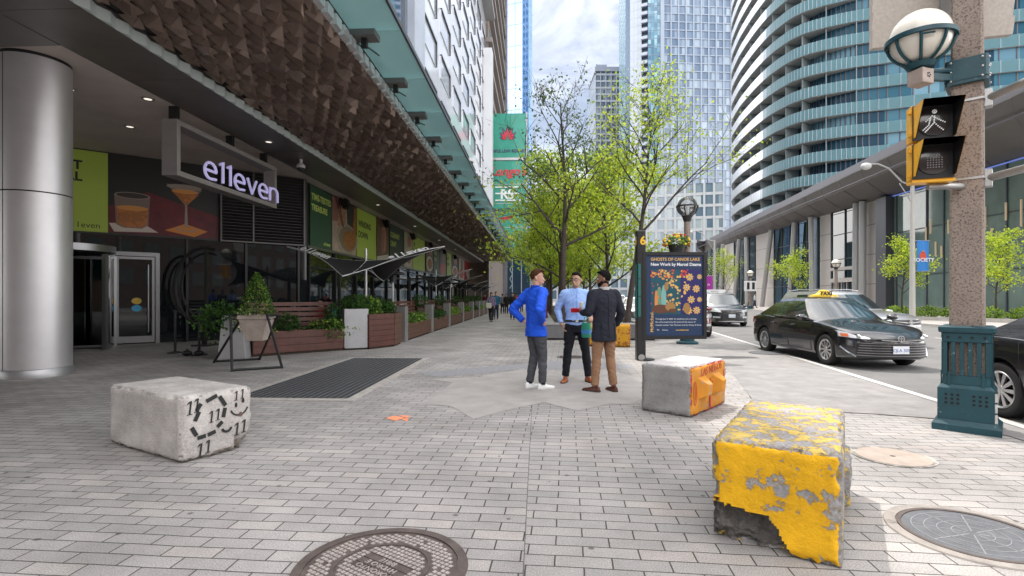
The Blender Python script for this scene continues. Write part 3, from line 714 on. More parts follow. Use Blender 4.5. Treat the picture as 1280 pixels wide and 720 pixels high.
# ---------------------------------------------------------------- entrance doors
STL = mat('door_steel', (.24, .24, .25), .35, metal=.8)
TGL = glass_mat('door_glass', (.16, .19, .19))
dpos = A0+XD*wall_s(118)
o = at(74, 14.4)
rv = thing('revolving_door', 'curved glass revolving door with pale metal posts behind the round column', 'revolving door', (o.x, o.y, 0))
b = MB(); b.lathe([(1.25, 2.68), (1.25, 2.86)], STL, 48); b.build('drum_header', rv)
b = MB()
for a in (-150, -95, -40, 5, 50, 130):
    x, y = 1.22*math.cos(R(a)), 1.22*math.sin(R(a)); b.M = Matrix.Translation((x, y, 0)) @ Matrix.Rotation(R(a), 4, 'Z'); b.bx(-.05, .05, -.06, .06, 0, 2.62, STL); b.M = None
b.build('post', rv)
b = MB(); rg_ = []
for a0, a1 in ((-90, -45), (10, 125)):
    n = 10; b.loft([[(1.2*math.cos(R(a0+(a1-a0)*k/n)), 1.2*math.sin(R(a0+(a1-a0)*k/n)), z) for z in (.05, 2.6)] for k in range(n+1)], TGL, caps=False, closed=False)
b.build('curved_glass', rv)
b = MB()
for a in (30, 120, 210, 300):
    b.M = Matrix.Rotation(R(a), 4, 'Z'); b.bx(.05, 1.12, -.012, .012, .1, 2.5, TGL); b.bx(.04, 1.14, -.025, .025, .04, .1, STL); b.bx(.04, 1.14, -.025, .025, 2.5, 2.58, STL); b.M = None
b.build('wing', rv)
o = A0+XD*wall_s(138)+AN*.08; Wd = wall_s(199)-wall_s(138)
sd_ = thing('side_door', 'single glazed entrance door in a bright steel frame beside the revolving door', 'door', (o.x, o.y, 0))
Md = frame(o, XD, (0,0,1))
b = MB(); b.M = Md
b.bx(0, .11, 0, 2.82, -.04, .10, STL); b.bx(Wd-.11, Wd, 0, 2.82, -.04, .10, STL); b.bx(.112, Wd-.112, 2.70, 2.82, -.04, .10, STL); b.build('frame', sd_, world=True)
b = MB(); b.M = Md; b.bx(.13, .2, .04, 2.68, 0, .07, STL); b.bx(Wd-.2, Wd-.13, .04, 2.68, 0, .07, STL); b.bx(.2, Wd-.2, .04, .24, 0, .07, STL); b.bx(.2, Wd-.2, 2.6, 2.68, 0, .07, STL); b.build('leaf_frame', sd_, world=True)
b = MB(); b.M = Md; b.bx(.205, Wd-.205, .245, 2.595, .02, .04, DGL); b.build('pane', sd_, world=True)
b = MB(); b.M = Md; b.tube([(Wd-.3, .35, .13), (Wd-.3, 2.45, .13)], .022, STL, 8); b.bx(Wd-.32, Wd-.28, .5, .53, .05, .12, STL); b.bx(Wd-.32, Wd-.28, 2.3, 2.33, .05, .12, STL); b.build('handle', sd_, world=True)
b = MB(); b.M = Md; ell(b, Wd*.52, 1.32, .13, .1, .045, mat('sticker_yellow', (.5, .33, .03), .5)); b.build('sticker', sd_, world=True)
b = MB(); b.M = Md; ell(b, Wd*.52, 1.1, .13, .1, .045, mat('sticker_blue', (.03, .28, .5), .5)); b.build('sticker', sd_, world=True)
# black crescent sculpture by the wall
o = at(244, 15.6)
cr = thing('curved_heater', 'black curved crescent frame standing against the dark shop glass', 'sculpture', (o.x, o.y, 0))
b = MB()
for k, rr_ in enumerate((1.15, 1.0)):
    b.tube([(rr_*math.cos(R(a))*.8+.3, k*.12, 1.75+rr_*math.sin(R(a))) for a in range(70, 285, 12)], .05 if k == 0 else .035, mat('sculpture_black', (.014, .014, .015), .6), 8)
b.build('crescent', cr)
b = MB(); b.bx(.0, .5, -.2, .35, 0, .04, BLK); b.bx(.2, .3, 0, .1, .04, 1.0, BLK); b.bx(.28, .34, .0, .1, .9, 2.85, BLK); b.build('base', cr)
# black post and rope stand
for k, (px, d, lab) in enumerate(((219, 13.6, 'thin black crowd post on a round foot by the steel framed door'), (249, 13.1, 'black crowd post on a square foot beside the ivy planter'))):
    o = at(px, d); t = thing('crowd_post', lab, 'post', (o.x, o.y, 0))
    b = MB(); b.lathe([(.19, 0), (.18, .025), (.05, .05)], BLK, 24); b.build('foot', t)
    b = MB(); b.tube([(0, 0, .04), (0, 0, 1.05)], .03, BLK, 10); b.lathe([(.045, 1.05), (.05, 1.1), (.02, 1.13)], BLK, 14); b.build('post_tube', t)
o = at(240, 12.9)
for k, (dx, lab) in enumerate(((-.12, 'small black rounded weight on the paving, nearer the thin crowd post'), (.17, 'small black rounded weight on the paving, nearer the ivy planter'))):
    sb = thing('sandbag_weight', lab, 'weight', (o.x+dx, o.y, 0))
    b = MB(); b.ball((0, 0, .075), .1, BLK, 8, 1.2, 1, .75); b.build('sack', sb); b = MB(); b.tube([(-.04, 0, .14), (0, 0, .18), (.04, 0, .14)], .012, BLK, 5); b.build('loop', sb)
# ================================================================ PLANTS
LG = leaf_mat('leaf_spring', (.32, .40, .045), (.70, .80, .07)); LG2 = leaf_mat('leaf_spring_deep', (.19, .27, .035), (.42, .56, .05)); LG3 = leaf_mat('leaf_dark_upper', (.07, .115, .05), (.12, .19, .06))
LB = leaf_mat('leaf_box', (.055, .13, .022), (.09, .2, .03)); LB2 = leaf_mat('leaf_box_dark', (.022, .062, .016), (.04, .1, .02)); LY = leaf_mat('leaf_lime', (.22, .33, .05), (.35, .5, .08))
def leaf(mb, p, s, m, rr, up=.25):
    d = Vector((rr.gauss(0, 1), rr.gauss(0, 1), rr.gauss(0, .7)+up)).normalized()
    t = d.cross(Vector((rr.gauss(0, 1), rr.gauss(0, 1), rr.gauss(0, 1)))).normalized(); b = d.cross(t)
    p = Vector(p); l = s*rr.uniform(.7, 1.3)
    a = p; m1 = p+t*l*.5+b*l*.32+d*l*.10; m2 = p+t*l*.5-b*l*.32+d*l*.10; e = p+t*l
    mb.add([a, m1, e, m2], [(0,1,2),(0,2,3)], m)
def bush(mb, c, rx, ry, rz, n, s, mats, seed, shell=.55, hang=0):
    rr = random.Random(seed)
    for i in range(n):
        v = Vector((rr.gauss(0,1), rr.gauss(0,1), rr.gauss(0,1))).normalized()
        q = rr.uniform(shell, 1)**.6*(1+.16*noise.noise(v*2.2+Vector((seed, 0, 0))))
        if hang and v.z < 0: q *= 1+hang*rr.random()
        leaf(mb, (c[0]+v.x*rx*q, c[1]+v.y*ry*q, c[2]+v.z*rz*q), s, mats[rr.randrange(len(mats))], rr)
def cone_bush(mb, c, r, h, n, s, mats, seed):
    rr = random.Random(seed)
    for i in range(n):
        u = rr.random(); a = rr.uniform(0, 2*math.pi); k = (1-u)**.75*rr.uniform(.8, 1.02)
        k = max(k, .05)*(1+.1*math.sin(a*5+u*9))
        leaf(mb, (c[0]+r*k*math.cos(a), c[1]+r*k*math.sin(a), c[2]+h*u**1.0*1.0+.25*r*math.sin(u*3)*.3), s, mats[rr.randrange(len(mats))], rr, .4)
# ================================================================ TERRACE
WOOD = mat('red_hardwood', (.085, .026, .018), .5, nz=(5, .3), bump=(22, .25, .004)); WOOD2 = mat('brown_hardwood', (.10, .045, .028), .5, nz=(6, .35), bump=(22, .25, .004))
BOXM = mat('planter_metal', (.46, .46, .475), .42, metal=.5, nz=(3, .1)); PSTM = mat('steel_post', (.38, .38, .385), .35, metal=.75, nz=(3, .08))
SOIL = mat('soil', (.05, .035, .025), .95)
def plank_wall(mb, p0, p1, z0, z1, th, m, rows, gap=.006):
    """stack of boards between two ground points"""
    h = (z1-z0)/rows
    for k in range(rows):
        z = z0+h*(k+.5); mb.bar((p0.x, p0.y, z), (p1.x, p1.y, z), th, h-gap, m)
B0, B1 = G(316, 446.5), G(429, 438.0)
bd = (B1-B0).normalized(); bn = Vector((-bd.y, bd.x, 0))
pl1 = thing('terrace_planter', 'long low red hardwood planter in front of the slatted terrace bench', 'planter', tuple((B0+B1)/2))
b = MB(); plank_wall(b, B0, B1, .06, .60, .05, WOOD, 3); plank_wall(b, B0+bn*.5, B1+bn*.5, .06, .60, .05, WOOD, 3); b.build('front_panel', pl1, world=True, bevel=.004)
b = MB(); q = [B0+bn*.03, B1+bn*.03, B1+bn*.47, B0+bn*.47]; b.prism([(p.x, p.y) for p in q], .0, .5, SOIL); b.build('soil', pl1, world=True)
bn1 = thing('slatted_bench', 'red slatted bench back above the long low planter', 'bench', tuple((B0+B1)/2+bn*.6))
b = MB()
for k in range(5): b.bar(B0+bn*.62+Vector((0,0,.72+.135*k)), B1+bn*.62+Vector((0,0,.72+.135*k)), .035, .10, WOOD)
b.build('backrest', bn1, world=True, bevel=.004)
b = MB(); b.bar(B0+bn*.9+Vector((0,0,.46)), B1+bn*.9+Vector((0,0,.46)), .5, .05, WOOD); b.build('seat', bn1, world=True)
for t_ in (.08, .5, .92):
    p = B0.lerp(B1, t_)+bn*.68; b = MB(); b.bx(p.x-.03, p.x+.03, p.y-.03, p.y+.03, 0, 1.3, BLK); b.build('leg', bn1, world=True)
def shrub(name, label, c, rx, ry, rz, n, s, mats, seed, group=None, hang=0):
    t = thing(name, label, 'plant', (c[0], c[1], c[2]), 0, group)
    b = MB(); bush(b, (0, 0, 0), rx, ry, rz, n, s, mats, seed, .45, hang); b.build('foliage', t)
    b = MB()
    for k in range(5): a = k*1.3; b.tube([(0, 0, -rz), (rx*.5*math.cos(a), ry*.5*math.sin(a), 0)], .008, LB2, 5)
    b.build('stems', t); return t
c = B0.lerp(B1, .38)+bn*.15
shrub('clipped_shrub', 'rounded dark green shrub in the middle of the long red planter', (c.x, c.y, .80), .34, .3, .25, 900, .055, [LB, LB2, LB2], 5)
c = B0.lerp(B1, .80)+bn*.05
shrub('trailing_ivy', 'pale trailing ivy spilling over the long red planter by the metal box', (c.x, c.y, .66), .55, .2, .22, 420, .075, [LB, LY, LB], 6, hang=.8)
c = B0.lerp(B1, .93)+bn*.25
shrub('climbing_ivy', 'dark climbing ivy on the bench end beside the metal box', (c.x, c.y, .95), .22, .18, .35, 330, .075, [LB2, LB], 8, hang=.3)
c = B0.lerp(B1, .06)+bn*.1
shrub('trailing_plant', 'small white edged trailing plant behind the topiary stand', (c.x, c.y, .66), .4, .22, .18, 300, .06, [LB, LY], 9, hang=.6)
# metal box planter with a bush
M0, M1 = G(430.5, 438.0), G(460.5, 436.8)
def planter_box(name, label, p0, p1, depth, h, m, cat='planter', rows=0, wood=None):
    d = (p1-p0).normalized(); n = Vector((-d.y, d.x, 0)); t = thing(name, label, cat, tuple((p0+p1)/2))
    b = MB()
    for a, c_ in ((p0, p1), (p1, p1+n*depth), (p1+n*depth, p0+n*depth), (p0+n*depth, p0)):
        dd = (c_-a).normalized(); nn = Vector((-dd.y, dd.x, 0))*.02
        if rows: plank_wall(b, a+nn+dd*.02, c_+nn-dd*.0, .05, h, .04, wood, rows)
        else: b.bar(a+nn+dd*.041+Vector((0,0,(h+.05)/2)), c_+nn+Vector((0,0,(h+.05)/2)), .04, h-.05, m)
    b.build('panel', t, world=True, bevel=.004)
    b = MB(); q = [p0+n*.05+d*.05, p1+n*.05-d*.05, p1+n*(depth-.05)-d*.05, p0+n*(depth-.05)+d*.05]; b.prism([(p.x, p.y) for p in q], 0, h-.06, SOIL); b.build('soil', t, world=True)
    return (p0+p1)/2+n*depth/2
c = planter_box('metal_planter', 'square brushed metal planter with a bush under the black shade sail', M0, M1, .6, 1.12, BOXM)
shrub('clipped_shrub', 'loose green bush in the square brushed metal planter', (c.x, c.y, 1.28), .42, .36, .26, 900, .06, [LB, LB, LB2], 11)
C0, C1 = G(461.5, 437.0), G(493, 433.2); C2 = G(503, 429.3)
c = planter_box('corner_planter', 'tall red hardwood corner planter filled with mixed leafy plants', C0, C1, .75, .97, None, rows=6, wood=WOOD)
shrub('leafy_plant', 'yellow green leafy plants in the red corner planter', (c.x-.1, c.y, 1.15), .4, .36, .30, 520, .10, [LB, LY, LB], 12)
c = planter_box('boarded_planter', 'narrow brown boarded panel turning the terrace corner', C1+Vector((.02, 0, 0)), C2, .5, .97, None, rows=6, wood=WOOD2)
shrub('leafy_plant', 'dark broad leafed plant on the turning corner of the terrace', (c.x-.25, c.y, 1.12), .42, .35, .26, 420, .11, [LB, LB2], 13)
# run of posts, planters and benches along the walk
XT = -4.28
def yt(px): return (lambda a: XT/(a.x/a.y))(at(px, 1.0))
pp = [505, 538.5, 560.5, 578, 590.5, 598.5, 604, 608.5]; ys = [yt(p) for p in pp]
for i, y in enumerate(ys):
    t = thing('steel_post', ('brushed steel post at the terrace corner, nearest of the row', 'brushed steel terrace post, second along the walk')[min(i, 1)] if i < 2 else 'brushed steel post between the low planters further along the terrace', 'post', (XT, y, 0), 0, 'steel posts of the terrace edge')
    b = MB(); b.bx(-.24, .06, -.06, .3, 0, 1.14, PSTM); b.build('shaft', t, bevel=.008); b = MB(); b.bx(-.245, .065, -.065, .305, 1.14, 1.155, ALUD); b.build('cap', t)
for i in range(len(ys)-1):
    y0, y1 = ys[i]+.32, ys[i+1]-.08
    lab = ['brown boarded low planter between the first two steel posts', 'brown boarded low planter after the second steel post', 'brown boarded low planter after the third steel post'][i] if i < 3 else 'brown boarded low planter far along the terrace'
    t = thing('low_planter', lab, 'planter', (XT, (y0+y1)/2, 0), 0, 'low planters of the terrace edge')
    b = MB(); plank_wall(b, Vector((XT+.0, y0, 0)), Vector((XT+.0, y1, 0)), .06, .56, .05, WOOD2, 4); b.build('front_panel', t, world=True, bevel=.003)
    b = MB(); b.bx(XT-.5, XT-.03, y0, y1, 0, .5, SOIL); b.build('soil', t, world=True)
    lab = ['red slatted bench back behind the first low planter', 'red slatted bench back behind the second low planter'][i] if i < 2 else 'red slatted bench back far along the terrace'
    s = thing('slatted_bench', lab, 'bench', (XT-.65, (y0+y1)/2, 0), 0, 'benches along the terrace edge')
    b = MB()
    for k in range(5): b.bx(XT-.66, XT-.62, y0, y1, .70+.125*k, .79+.125*k, WOOD)
    b.build('backrest', s, world=True); b = MB(); b.bx(XT-1.15, XT-.7, y0, y1, .42, .47, WOOD); b.build('seat', s, world=True)
    for yy in (y0+.1, y1-.1):
        b = MB(); b.bx(XT-.72, XT-.665, yy-.03, yy+.03, 0, 1.28, BLK); b.build('leg', s, world=True)
    L_ = (y1-y0)/2
    lab = ['light green trailing plants in the first low planter', 'dark green plants in the second low planter', 'yellow green plants in the third low planter'][i] if i < 3 else 'green plants in a low planter far along the terrace'
    shrub('leafy_plant', lab, (XT-.14, (y0+y1)/2, .66), .24, L_*.9, .24, int(min(900, 330*L_)), .085, ([LB, LY, LB], [LB, LB2, LB2], [LY, LB, LY])[i % 3], 20+i, 'plants in the low planters')
    if i > 0:
        lab = 'round bush on top of the second steel post planter' if i == 1 else 'round bush standing by a steel post far along the terrace'
        shrub('clipped_shrub', lab, (XT-.45, ys[i]+.15, 1.28), .36, .36, .27, 420, .075, [LB2, LB, LB2], 40+i, 'round bushes by the steel posts')
# ---------------------------------------------------------------- shade sails on poles
SAIL = mat('sail_black', (.007, .007, .008), .8); SAILW = mat('sail_piping', (.5, .5, .5), .6); POLE = mat('pole_white_steel', (.5, .5, .51), .35, metal=.6)
def sail(loc, rz, sc, label, first):
    t = thing('shade_sail', label, 'umbrella', loc, rz, 'black shade sails on the terrace')
    hi, lo, ce, rad = 2.92, 1.98, 2.50, 2.05
    cz = [hi, lo, hi, lo]; n = 10
    P = lambda u, v: None
    cor = [Vector((rad*sc*1.12, 0, hi)), Vector((0, rad*sc, lo)), Vector((-rad*sc*1.12, 0, hi)), Vector((0, -rad*sc, lo))]
    ctr = Vector((0, 0, ce))
    def edge(i, s_):
        a, b_ = cor[i], cor[(i+1) % 4]; p = a.lerp(b_, s_); k = 4*s_*(1-s_)
        return p.lerp(Vector((0, 0, p.z)), .20*k)
    def tri(i):
        rows = []
        for r in range(n+1):
            u = r/n; rows.append([ctr.lerp(edge(i, k/n), u)+Vector((0, 0, -.10*math.sin(math.pi*u))) for k in range(n+1)])
        return rows
    b = MB()
    for i in range(4):
        rows = tri(i); b.loft(rows, SAIL, caps=False, closed=False)
        b.loft([[p-Vector((0,0,.006)) for p in r] for r in rows], SAIL, caps=False, closed=False)
    cn = b.build('canopy', t)
    b = MB()
    for i in range(4): b.tube([edge(i, k/12)+Vector((0,0,-.002)) for k in range(13)], .009, SAILW, 5)
    for i in range(4): b.tube([ctr.lerp(cor[i], k/6)+Vector((0, 0, -.10*math.sin(math.pi*k/6)-.012)) for k in range(7)], .014, SAILW, 5)
    o = b.build('piping', None); o.parent = cn
    b = MB(); b.tube([(0, 0, 0), (0, 0, ce+.35)], .035, POLE, 10); b.lathe([(.22, 0), (.22, .03), (.05, .05)], BLK, 20); b.build('pole', t)
    for i in range(4):
        b = MB(); b.tube([(0, 0, 2.28), ctr.lerp(cor[i], .55)+Vector((0,0,-.09))], .014, POLE, 6); b.build('strut', t)
    if first:
        for i, (s_, sgn) in ((3, (.80, 1)), (2, (.2, 1))):
            b = MB(); u = .80
            a0 = ctr.lerp(edge(i, s_-.14), u); a1 = ctr.lerp(edge(i, s_+.14), u); up = (ctr-(a0+a1)/2); mid = (a0+a1)/2
            b.M = frame(mid+Vector((-.02, -.03, -.02)), (a1-a0), up+Vector((0,0,.3))) @ Matrix.Translation((0, 0, .05)); b.text('e11even', .36, mat('sail_text', (.55, .55, .55), .6), .004, 'CENTER', bold=.006)
            o = b.build('lettering', None); o.parent = cn
    return t
o = at(457.5, 15.35); S0 = sail((o.x, o.y, 0), R(2), 1.0, 'nearest black shade sail with e11even lettering on a pale pole', True)
o = at(545, 27.5); sail((o.x, o.y, 0), R(10), .82, 'second black shade sail, over the terrace behind the nearest one', False)
o = at(566, 36); sail((o.x, o.y, 0), R(-6), .9, 'third black shade sail along the terrace', False)
for px, d in ((583, 45), (594, 54), (602, 62)):
    o = at(px, d); sail((o.x, o.y, 0), R(8), .9, 'small distant black shade sail far along the terrace', False)
# tall steel patio heaters
for k, (px, d) in enumerate(((491, 19.5), (563, 30.0))):
    o = at(px, d); t = thing('patio_heater', ('round hooded patio heater behind the corner planter', 'silver dish patio heater far along the terrace')[k], 'patio heater', (o.x, o.y, 0))
    b = MB(); b.lathe([(.24, 0), (.24, .8), (.1, .85)], BLK, 18); b.build('base', t); b = MB(); b.tube([(0,0,.85), (0,0,2.05)], .04, POLE, 8); b.build('pole', t)
    b = MB(); b.lathe([(.12, 2.0), (.12, 2.25), (.45, 2.27), (.40, 2.34), (.1, 2.42)], ALU if k else BLK, 22); b.build('hood', t)
# dark terrace uprights and tables seen between the sails
for k, (px, d) in enumerate(((424, 17.5), (512, 21.5), (536, 25), (552, 29), (571, 36), (580, 42))):
    o = at(px, d); t = thing('terrace_upright', 'thin black metal upright between the terrace tables', 'post', (o.x, o.y, 0), 0, 'black uprights on the terrace')
    b = MB(); b.bx(-.045, .045, -.045, .045, 0, 2.25, BLK); b.bx(-.15, .15, -.15, .15, 0, .02, BLK); b.build('shaft', t)
    b = MB(); b.bx(-.06, 1.0, -.03, .03, 2.15, 2.22, BLK); b.build('cross_arm', t)
for k, (x, y) in enumerate(((-6.2, 17.6), (-5.9, 21.0), (-6.4, 24.5), (-6.0, 29), (-6.3, 34))):
    t = thing('terrace_table', 'dark square terrace table behind the slatted benches', 'table', (x, y, 0), .1, 'terrace tables')
    b = MB(); b.bx(-.4, .4, -.4, .4, .72, .76, BLK); b.build('top', t, bevel=.006); b = MB(); b.tube([(0,0,0), (0,0,.72)], .035, BLK, 8); b.lathe([(.25, 0), (.25, .025), (.04, .04)], BLK, 18); b.build('pedestal', t)
# ---------------------------------------------------------------- topiary on its A-frame stand and the ivy box beside it
CONCP = mat('concrete_pot', (.36, .30, .265), .8, nz=(6, .18), bump=(50, .2, .004))
FB = mat('stand_black', (.022, .022, .024), .5, metal=.4, nz=(20, .2))
q = [G(290, 464.5), G(353, 460.5), G(324, 450), G(267, 453.5)]
ce = (q[0]+q[1]+q[2]+q[3])/4
stn = thing('plant_stand', 'black tubular A-frame stand holding the concrete pot of topiary', 'plant stand', (ce.x, ce.y, 0))
tops = [ce+Vector((-.36, -.22, 1.10)), ce+Vector((.36, -.22, 1.10)), ce+Vector((.36, .22, 1.10)), ce+Vector((-.36, .22, 1.10))]
xd = Vector((CT, ST, 0)); yd = Vector((-ST, CT, 0))
pc = at(321, 10.75, .56)
tops = [pc+xd*a+yd*b_+Vector((0, 0, .52)) for a, b_ in ((-.40, -.25), (.33, -.25), (.33, .25), (-.40, .25))]
for i in range(4):
    b = MB(); b.tube([q[i], tops[i]], .026, FB, 8); b.build('leg', stn, world=True)
b = MB(); b.tube([tops[0], tops[3]], .026, FB, 8); b.tube([tops[1], tops[2]], .026, FB, 8); b.build('top_rail', stn, world=True)
up = Vector((0, 0, .03))
b = MB(); b.tube([q[0]+up, q[1]+up], .024, FB, 8); b.tube([q[3]+up, q[2]+up], .024, FB, 8); b.build('foot_rail', stn, world=True)
b = MB()
for s_ in (-.17, .17): b.tube([pc+yd*s_+xd*-.42+Vector((0,0,.44)), pc+yd*s_+xd*.36+Vector((0,0,.44))], .015, FB, 6)
b.build('cradle', stn, world=True)
pot = thing('concrete_pot', 'tapered pale concrete pot held in the black A-frame stand', 'pot', tuple(pc), R(8))
def taper(mb, w0, w1, d0, d1, z0, z1, m):
    v = [(-w0, -d0, z0), (w0, -d0, z0), (w0, d0, z0), (-w0, d0, z0), (-w1, -d1, z1), (w1, -d1, z1), (w1, d1, z1), (-w1, d1, z1)]
    mb.add(v, [(3,2,1,0),(4,5,6,7),(0,1,5,4),(1,2,6,5),(2,3,7,6),(3,0,4,7)], m)
b = MB(); taper(b, .16, .27, .14, .24, 0, .44, CONCP); b.bx(-.29, .29, -.26, .26, .44, .52, CONCP); b.build('body', pot, bevel=.01)
tp = thing('topiary_cone', 'bright green clipped cone shrub growing in the concrete pot', 'plant', (pc.x, pc.y, pc.z+.5))
b = MB(); cone_bush(b, (0, 0, 0), .37, .86, 2600, .042, [LB, LB, LB2, LY], 3); b.build('foliage', tp); b = MB(); b.tube([(0,0,0), (0,0,.7)], .02, SOIL, 6); b.build('stem', tp)
o = G(286, 449.5)
ib = thing('ivy_planter', 'tall tapered pale grey planter with ivy behind the A-frame stand', 'planter', (o.x, o.y+.25, 0), R(14))
b = MB(); taper(b, .30, .22, .26, .2, 0, 1.02, BOXM); b.build('body', ib, bevel=.01)
b = MB(); bush(b, (-.32, -.1, 1.0), .42, .3, .36, 620, .09, [LB, LB2, LB], 17, .3, .9); b.build('ivy', ib)
b = MB(); bush(b, (.22, -.2, .92), .22, .2, .26, 260, .075, [LY, LB, mat('cream_flower', (.6, .58, .42), .6)], 18, .3, .4); b.build('flowers', ib)
# ================================================================ TREES
BARK = mat('tree_bark', (.055, .042, .036), .9, nz=(6, .35), bump=(40, .5, .01))
def make_tree(name, label, loc, H, crown, seed, group, trunk_r=.11, clear=2.2, nleaf=5000, ls=.10, spread=2.2, mats=None, top_thin=0.0, cat='tree', lean=(0, 0), twig=1.0, bare=None):
    """recursive limbs; leaves gather in sprays round the twigs; top_thin = how bare the upper crown is"""
    rr = random.Random(seed); t = thing(name, label, cat, loc, 0, group)
    wb = MB(); tips = []
    def limb(p, d, r, L_, depth):
        pts = [p]; rs = [r]; n = 5 if depth < 2 else 4
        for k in range(n):
            d = (d + Vector((rr.gauss(0,.10), rr.gauss(0,.10), rr.gauss(.05,.06)))).normalized()
            p = p + d*L_/n; pts.append(p); rs.append(r*(1-.62*(k+1)/n))
        wb.tube(pts, rs, BARK, 7 if depth == 0 else (5 if depth == 1 else 4), caps=depth > 1)
        if depth >= 2:
            for q in pts[1:]: tips.append((q, depth))
        if depth >= 3 or L_ < .35: return
        nb = (0, 4, 5, 4)[depth] if depth else 0
        for k in range(nb):
            f = rr.uniform(.30, 1); i = min(n-1, int(f*n)); q = pts[i].lerp(pts[i+1], f*n-i)
            side = Vector((rr.gauss(0,1), rr.gauss(0,1), rr.gauss(.15,.45))).normalized()
            nd_ = (d*.75 + side*.75).normalized(); limb(q, nd_, max(.007, rs[i]*.6), L_*rr.uniform(.48, .72), depth+1)
    # trunk: a leader that runs to the top with limbs leaving it
    n = 14; pts = []; rs = []
    for k in range(n+1):
        u = k/n; pts.append(Vector((lean[0]*u+.10*math.sin(u*7+seed)*u, lean[1]*u+.10*math.cos(u*6+seed*2)*u, H*.90*u))); rs.append(trunk_r*(1-.90*u)+.010+(.05*trunk_r/.11 if k == 0 else 0))
    wb.tube(pts, rs, BARK, 9)
    nl = crown
    for k in range(nl):
        u = (clear/H)/.9+(1-(clear/H)/.9)*((k+.5)/nl)**.9; i = min(n-1, int(u*n)); q = pts[i].lerp(pts[i+1], u*n-i)
        a = k*2.4+rr.uniform(-.5, .5); el = rr.uniform(.35, .75)+.35*u
        L_ = spread*(1.05-.62*max(0, u-.3)/.7)*rr.uniform(.75, 1.2)*(.8 if u < .38 else 1)
        limb(q, Vector((math.cos(a)*math.cos(el), math.sin(a)*math.cos(el), math.sin(el))), max(.015, rs[i]*.62), L_, 1)
    wb.build('trunk', t)
    lb = MB(); mats = mats or [LG, LG, LG2]
    for k in range(nleaf):
        q, dp = tips[rr.randrange(len(tips))]
        h = q.z/H
        if top_thin and h > .46 and rr.random() < top_thin*min(.93, (h-.38)*2.4): continue
        s_ = .20*twig
        p = q+Vector((rr.gauss(0,s_), rr.gauss(0,s_), rr.gauss(-.03,s_*.75)))
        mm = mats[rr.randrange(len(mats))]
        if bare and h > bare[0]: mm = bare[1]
        leaf(lb, p, ls, mm, rr, .5)
    lb.build('crown', t)
    return t
# granite edged tree bed in the middle of the walk
GRN = mat('dark_granite', (.13, .13, .135), .6, nz=(30, .25), bump=(90, .2, .003)); GRN2 = mat('granite_top', (.27, .27, .275), .6, nz=(30, .2))
tb = thing('granite_tree_bed', 'long dark granite edged raised bed holding the row of street trees', 'raised bed', (1.9, 17.9, 0))
b = MB(); x0, x1, y0, y1 = .12, 3.95, 17.75, 60
b.bx(x0, x1, y0, y0+.45, .06, .50, GRN); b.bx(x0, x0+.45, y0+.451, y1, .06, .50, GRN); b.bx(x1-.45, x1, y0+.451, y1, .06, .50, GRN); b.build('kerb_wall', tb, world=True, bevel=.01)
b = MB(); b.bx(x0-.02, x1+.02, y0-.02, y0+.47, .502, .56, GRN2); b.bx(x0-.02, x0+.47, y0+.472, y1, .502, .56, GRN2); b.bx(x1-.47, x1+.02, y0+.472, y1, .502, .56, GRN2); b.build('coping', tb, world=True, bevel=.006)
b = MB(); b.bx(x0+.05, x1-.05, y0+.05, y1-.1, 0, .06, BLK); b.build('plinth', tb, world=True)
b = MB(); b.bx(x0+.452, x1-.452, y0+.453, y1-.1, .06, .45, SOIL); b.build('soil', tb, world=True)
tag(shrub('ground_cover', 'low ground cover plants under the street trees', (2.05, 21, .52), 1.3, 2.6, .14, 900, .08, [LB, LY, LB2], 77), kind='stuff')
GT = 'street trees in the granite bed'
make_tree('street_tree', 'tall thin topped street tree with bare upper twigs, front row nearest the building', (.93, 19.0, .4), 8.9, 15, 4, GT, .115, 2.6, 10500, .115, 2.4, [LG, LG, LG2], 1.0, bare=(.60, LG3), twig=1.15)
make_tree('street_tree', 'tall leaning street tree with yellow green sprays, front row nearest the road', (3.2, 19.2, .4), 8.7, 16, 11, GT, .105, 3.1, 14000, .115, 3.1, [LG, LG, LY, LG2], .90, lean=(1.1, .2))
k = 0
tl = ['leafy street tree in the second row, by the building side', 'leafy street tree in the second row, by the road side', 'leafy street tree in the third row, by the building side', 'leafy street tree in the third row, by the road side']
for j, y in enumerate((23.4, 30.0, 37.5, 44.0, 51.0, 58.0)):
    for i, x in enumerate((.95, 3.1)):
        lab = tl[k] if k < 4 else 'leafy spring street tree further back in the granite bed'
        make_tree('street_tree', lab, (x+rnd.uniform(-.2, .2), y+rnd.uniform(-.4, .4), .4), 6.3+rnd.uniform(-.3, .9), 15, 30+k, GT, .09, 1.25, 7400-j*450, .145+.015*j, 2.5, [LG, LG, LY, LG2], .2, twig=1.25); k += 1
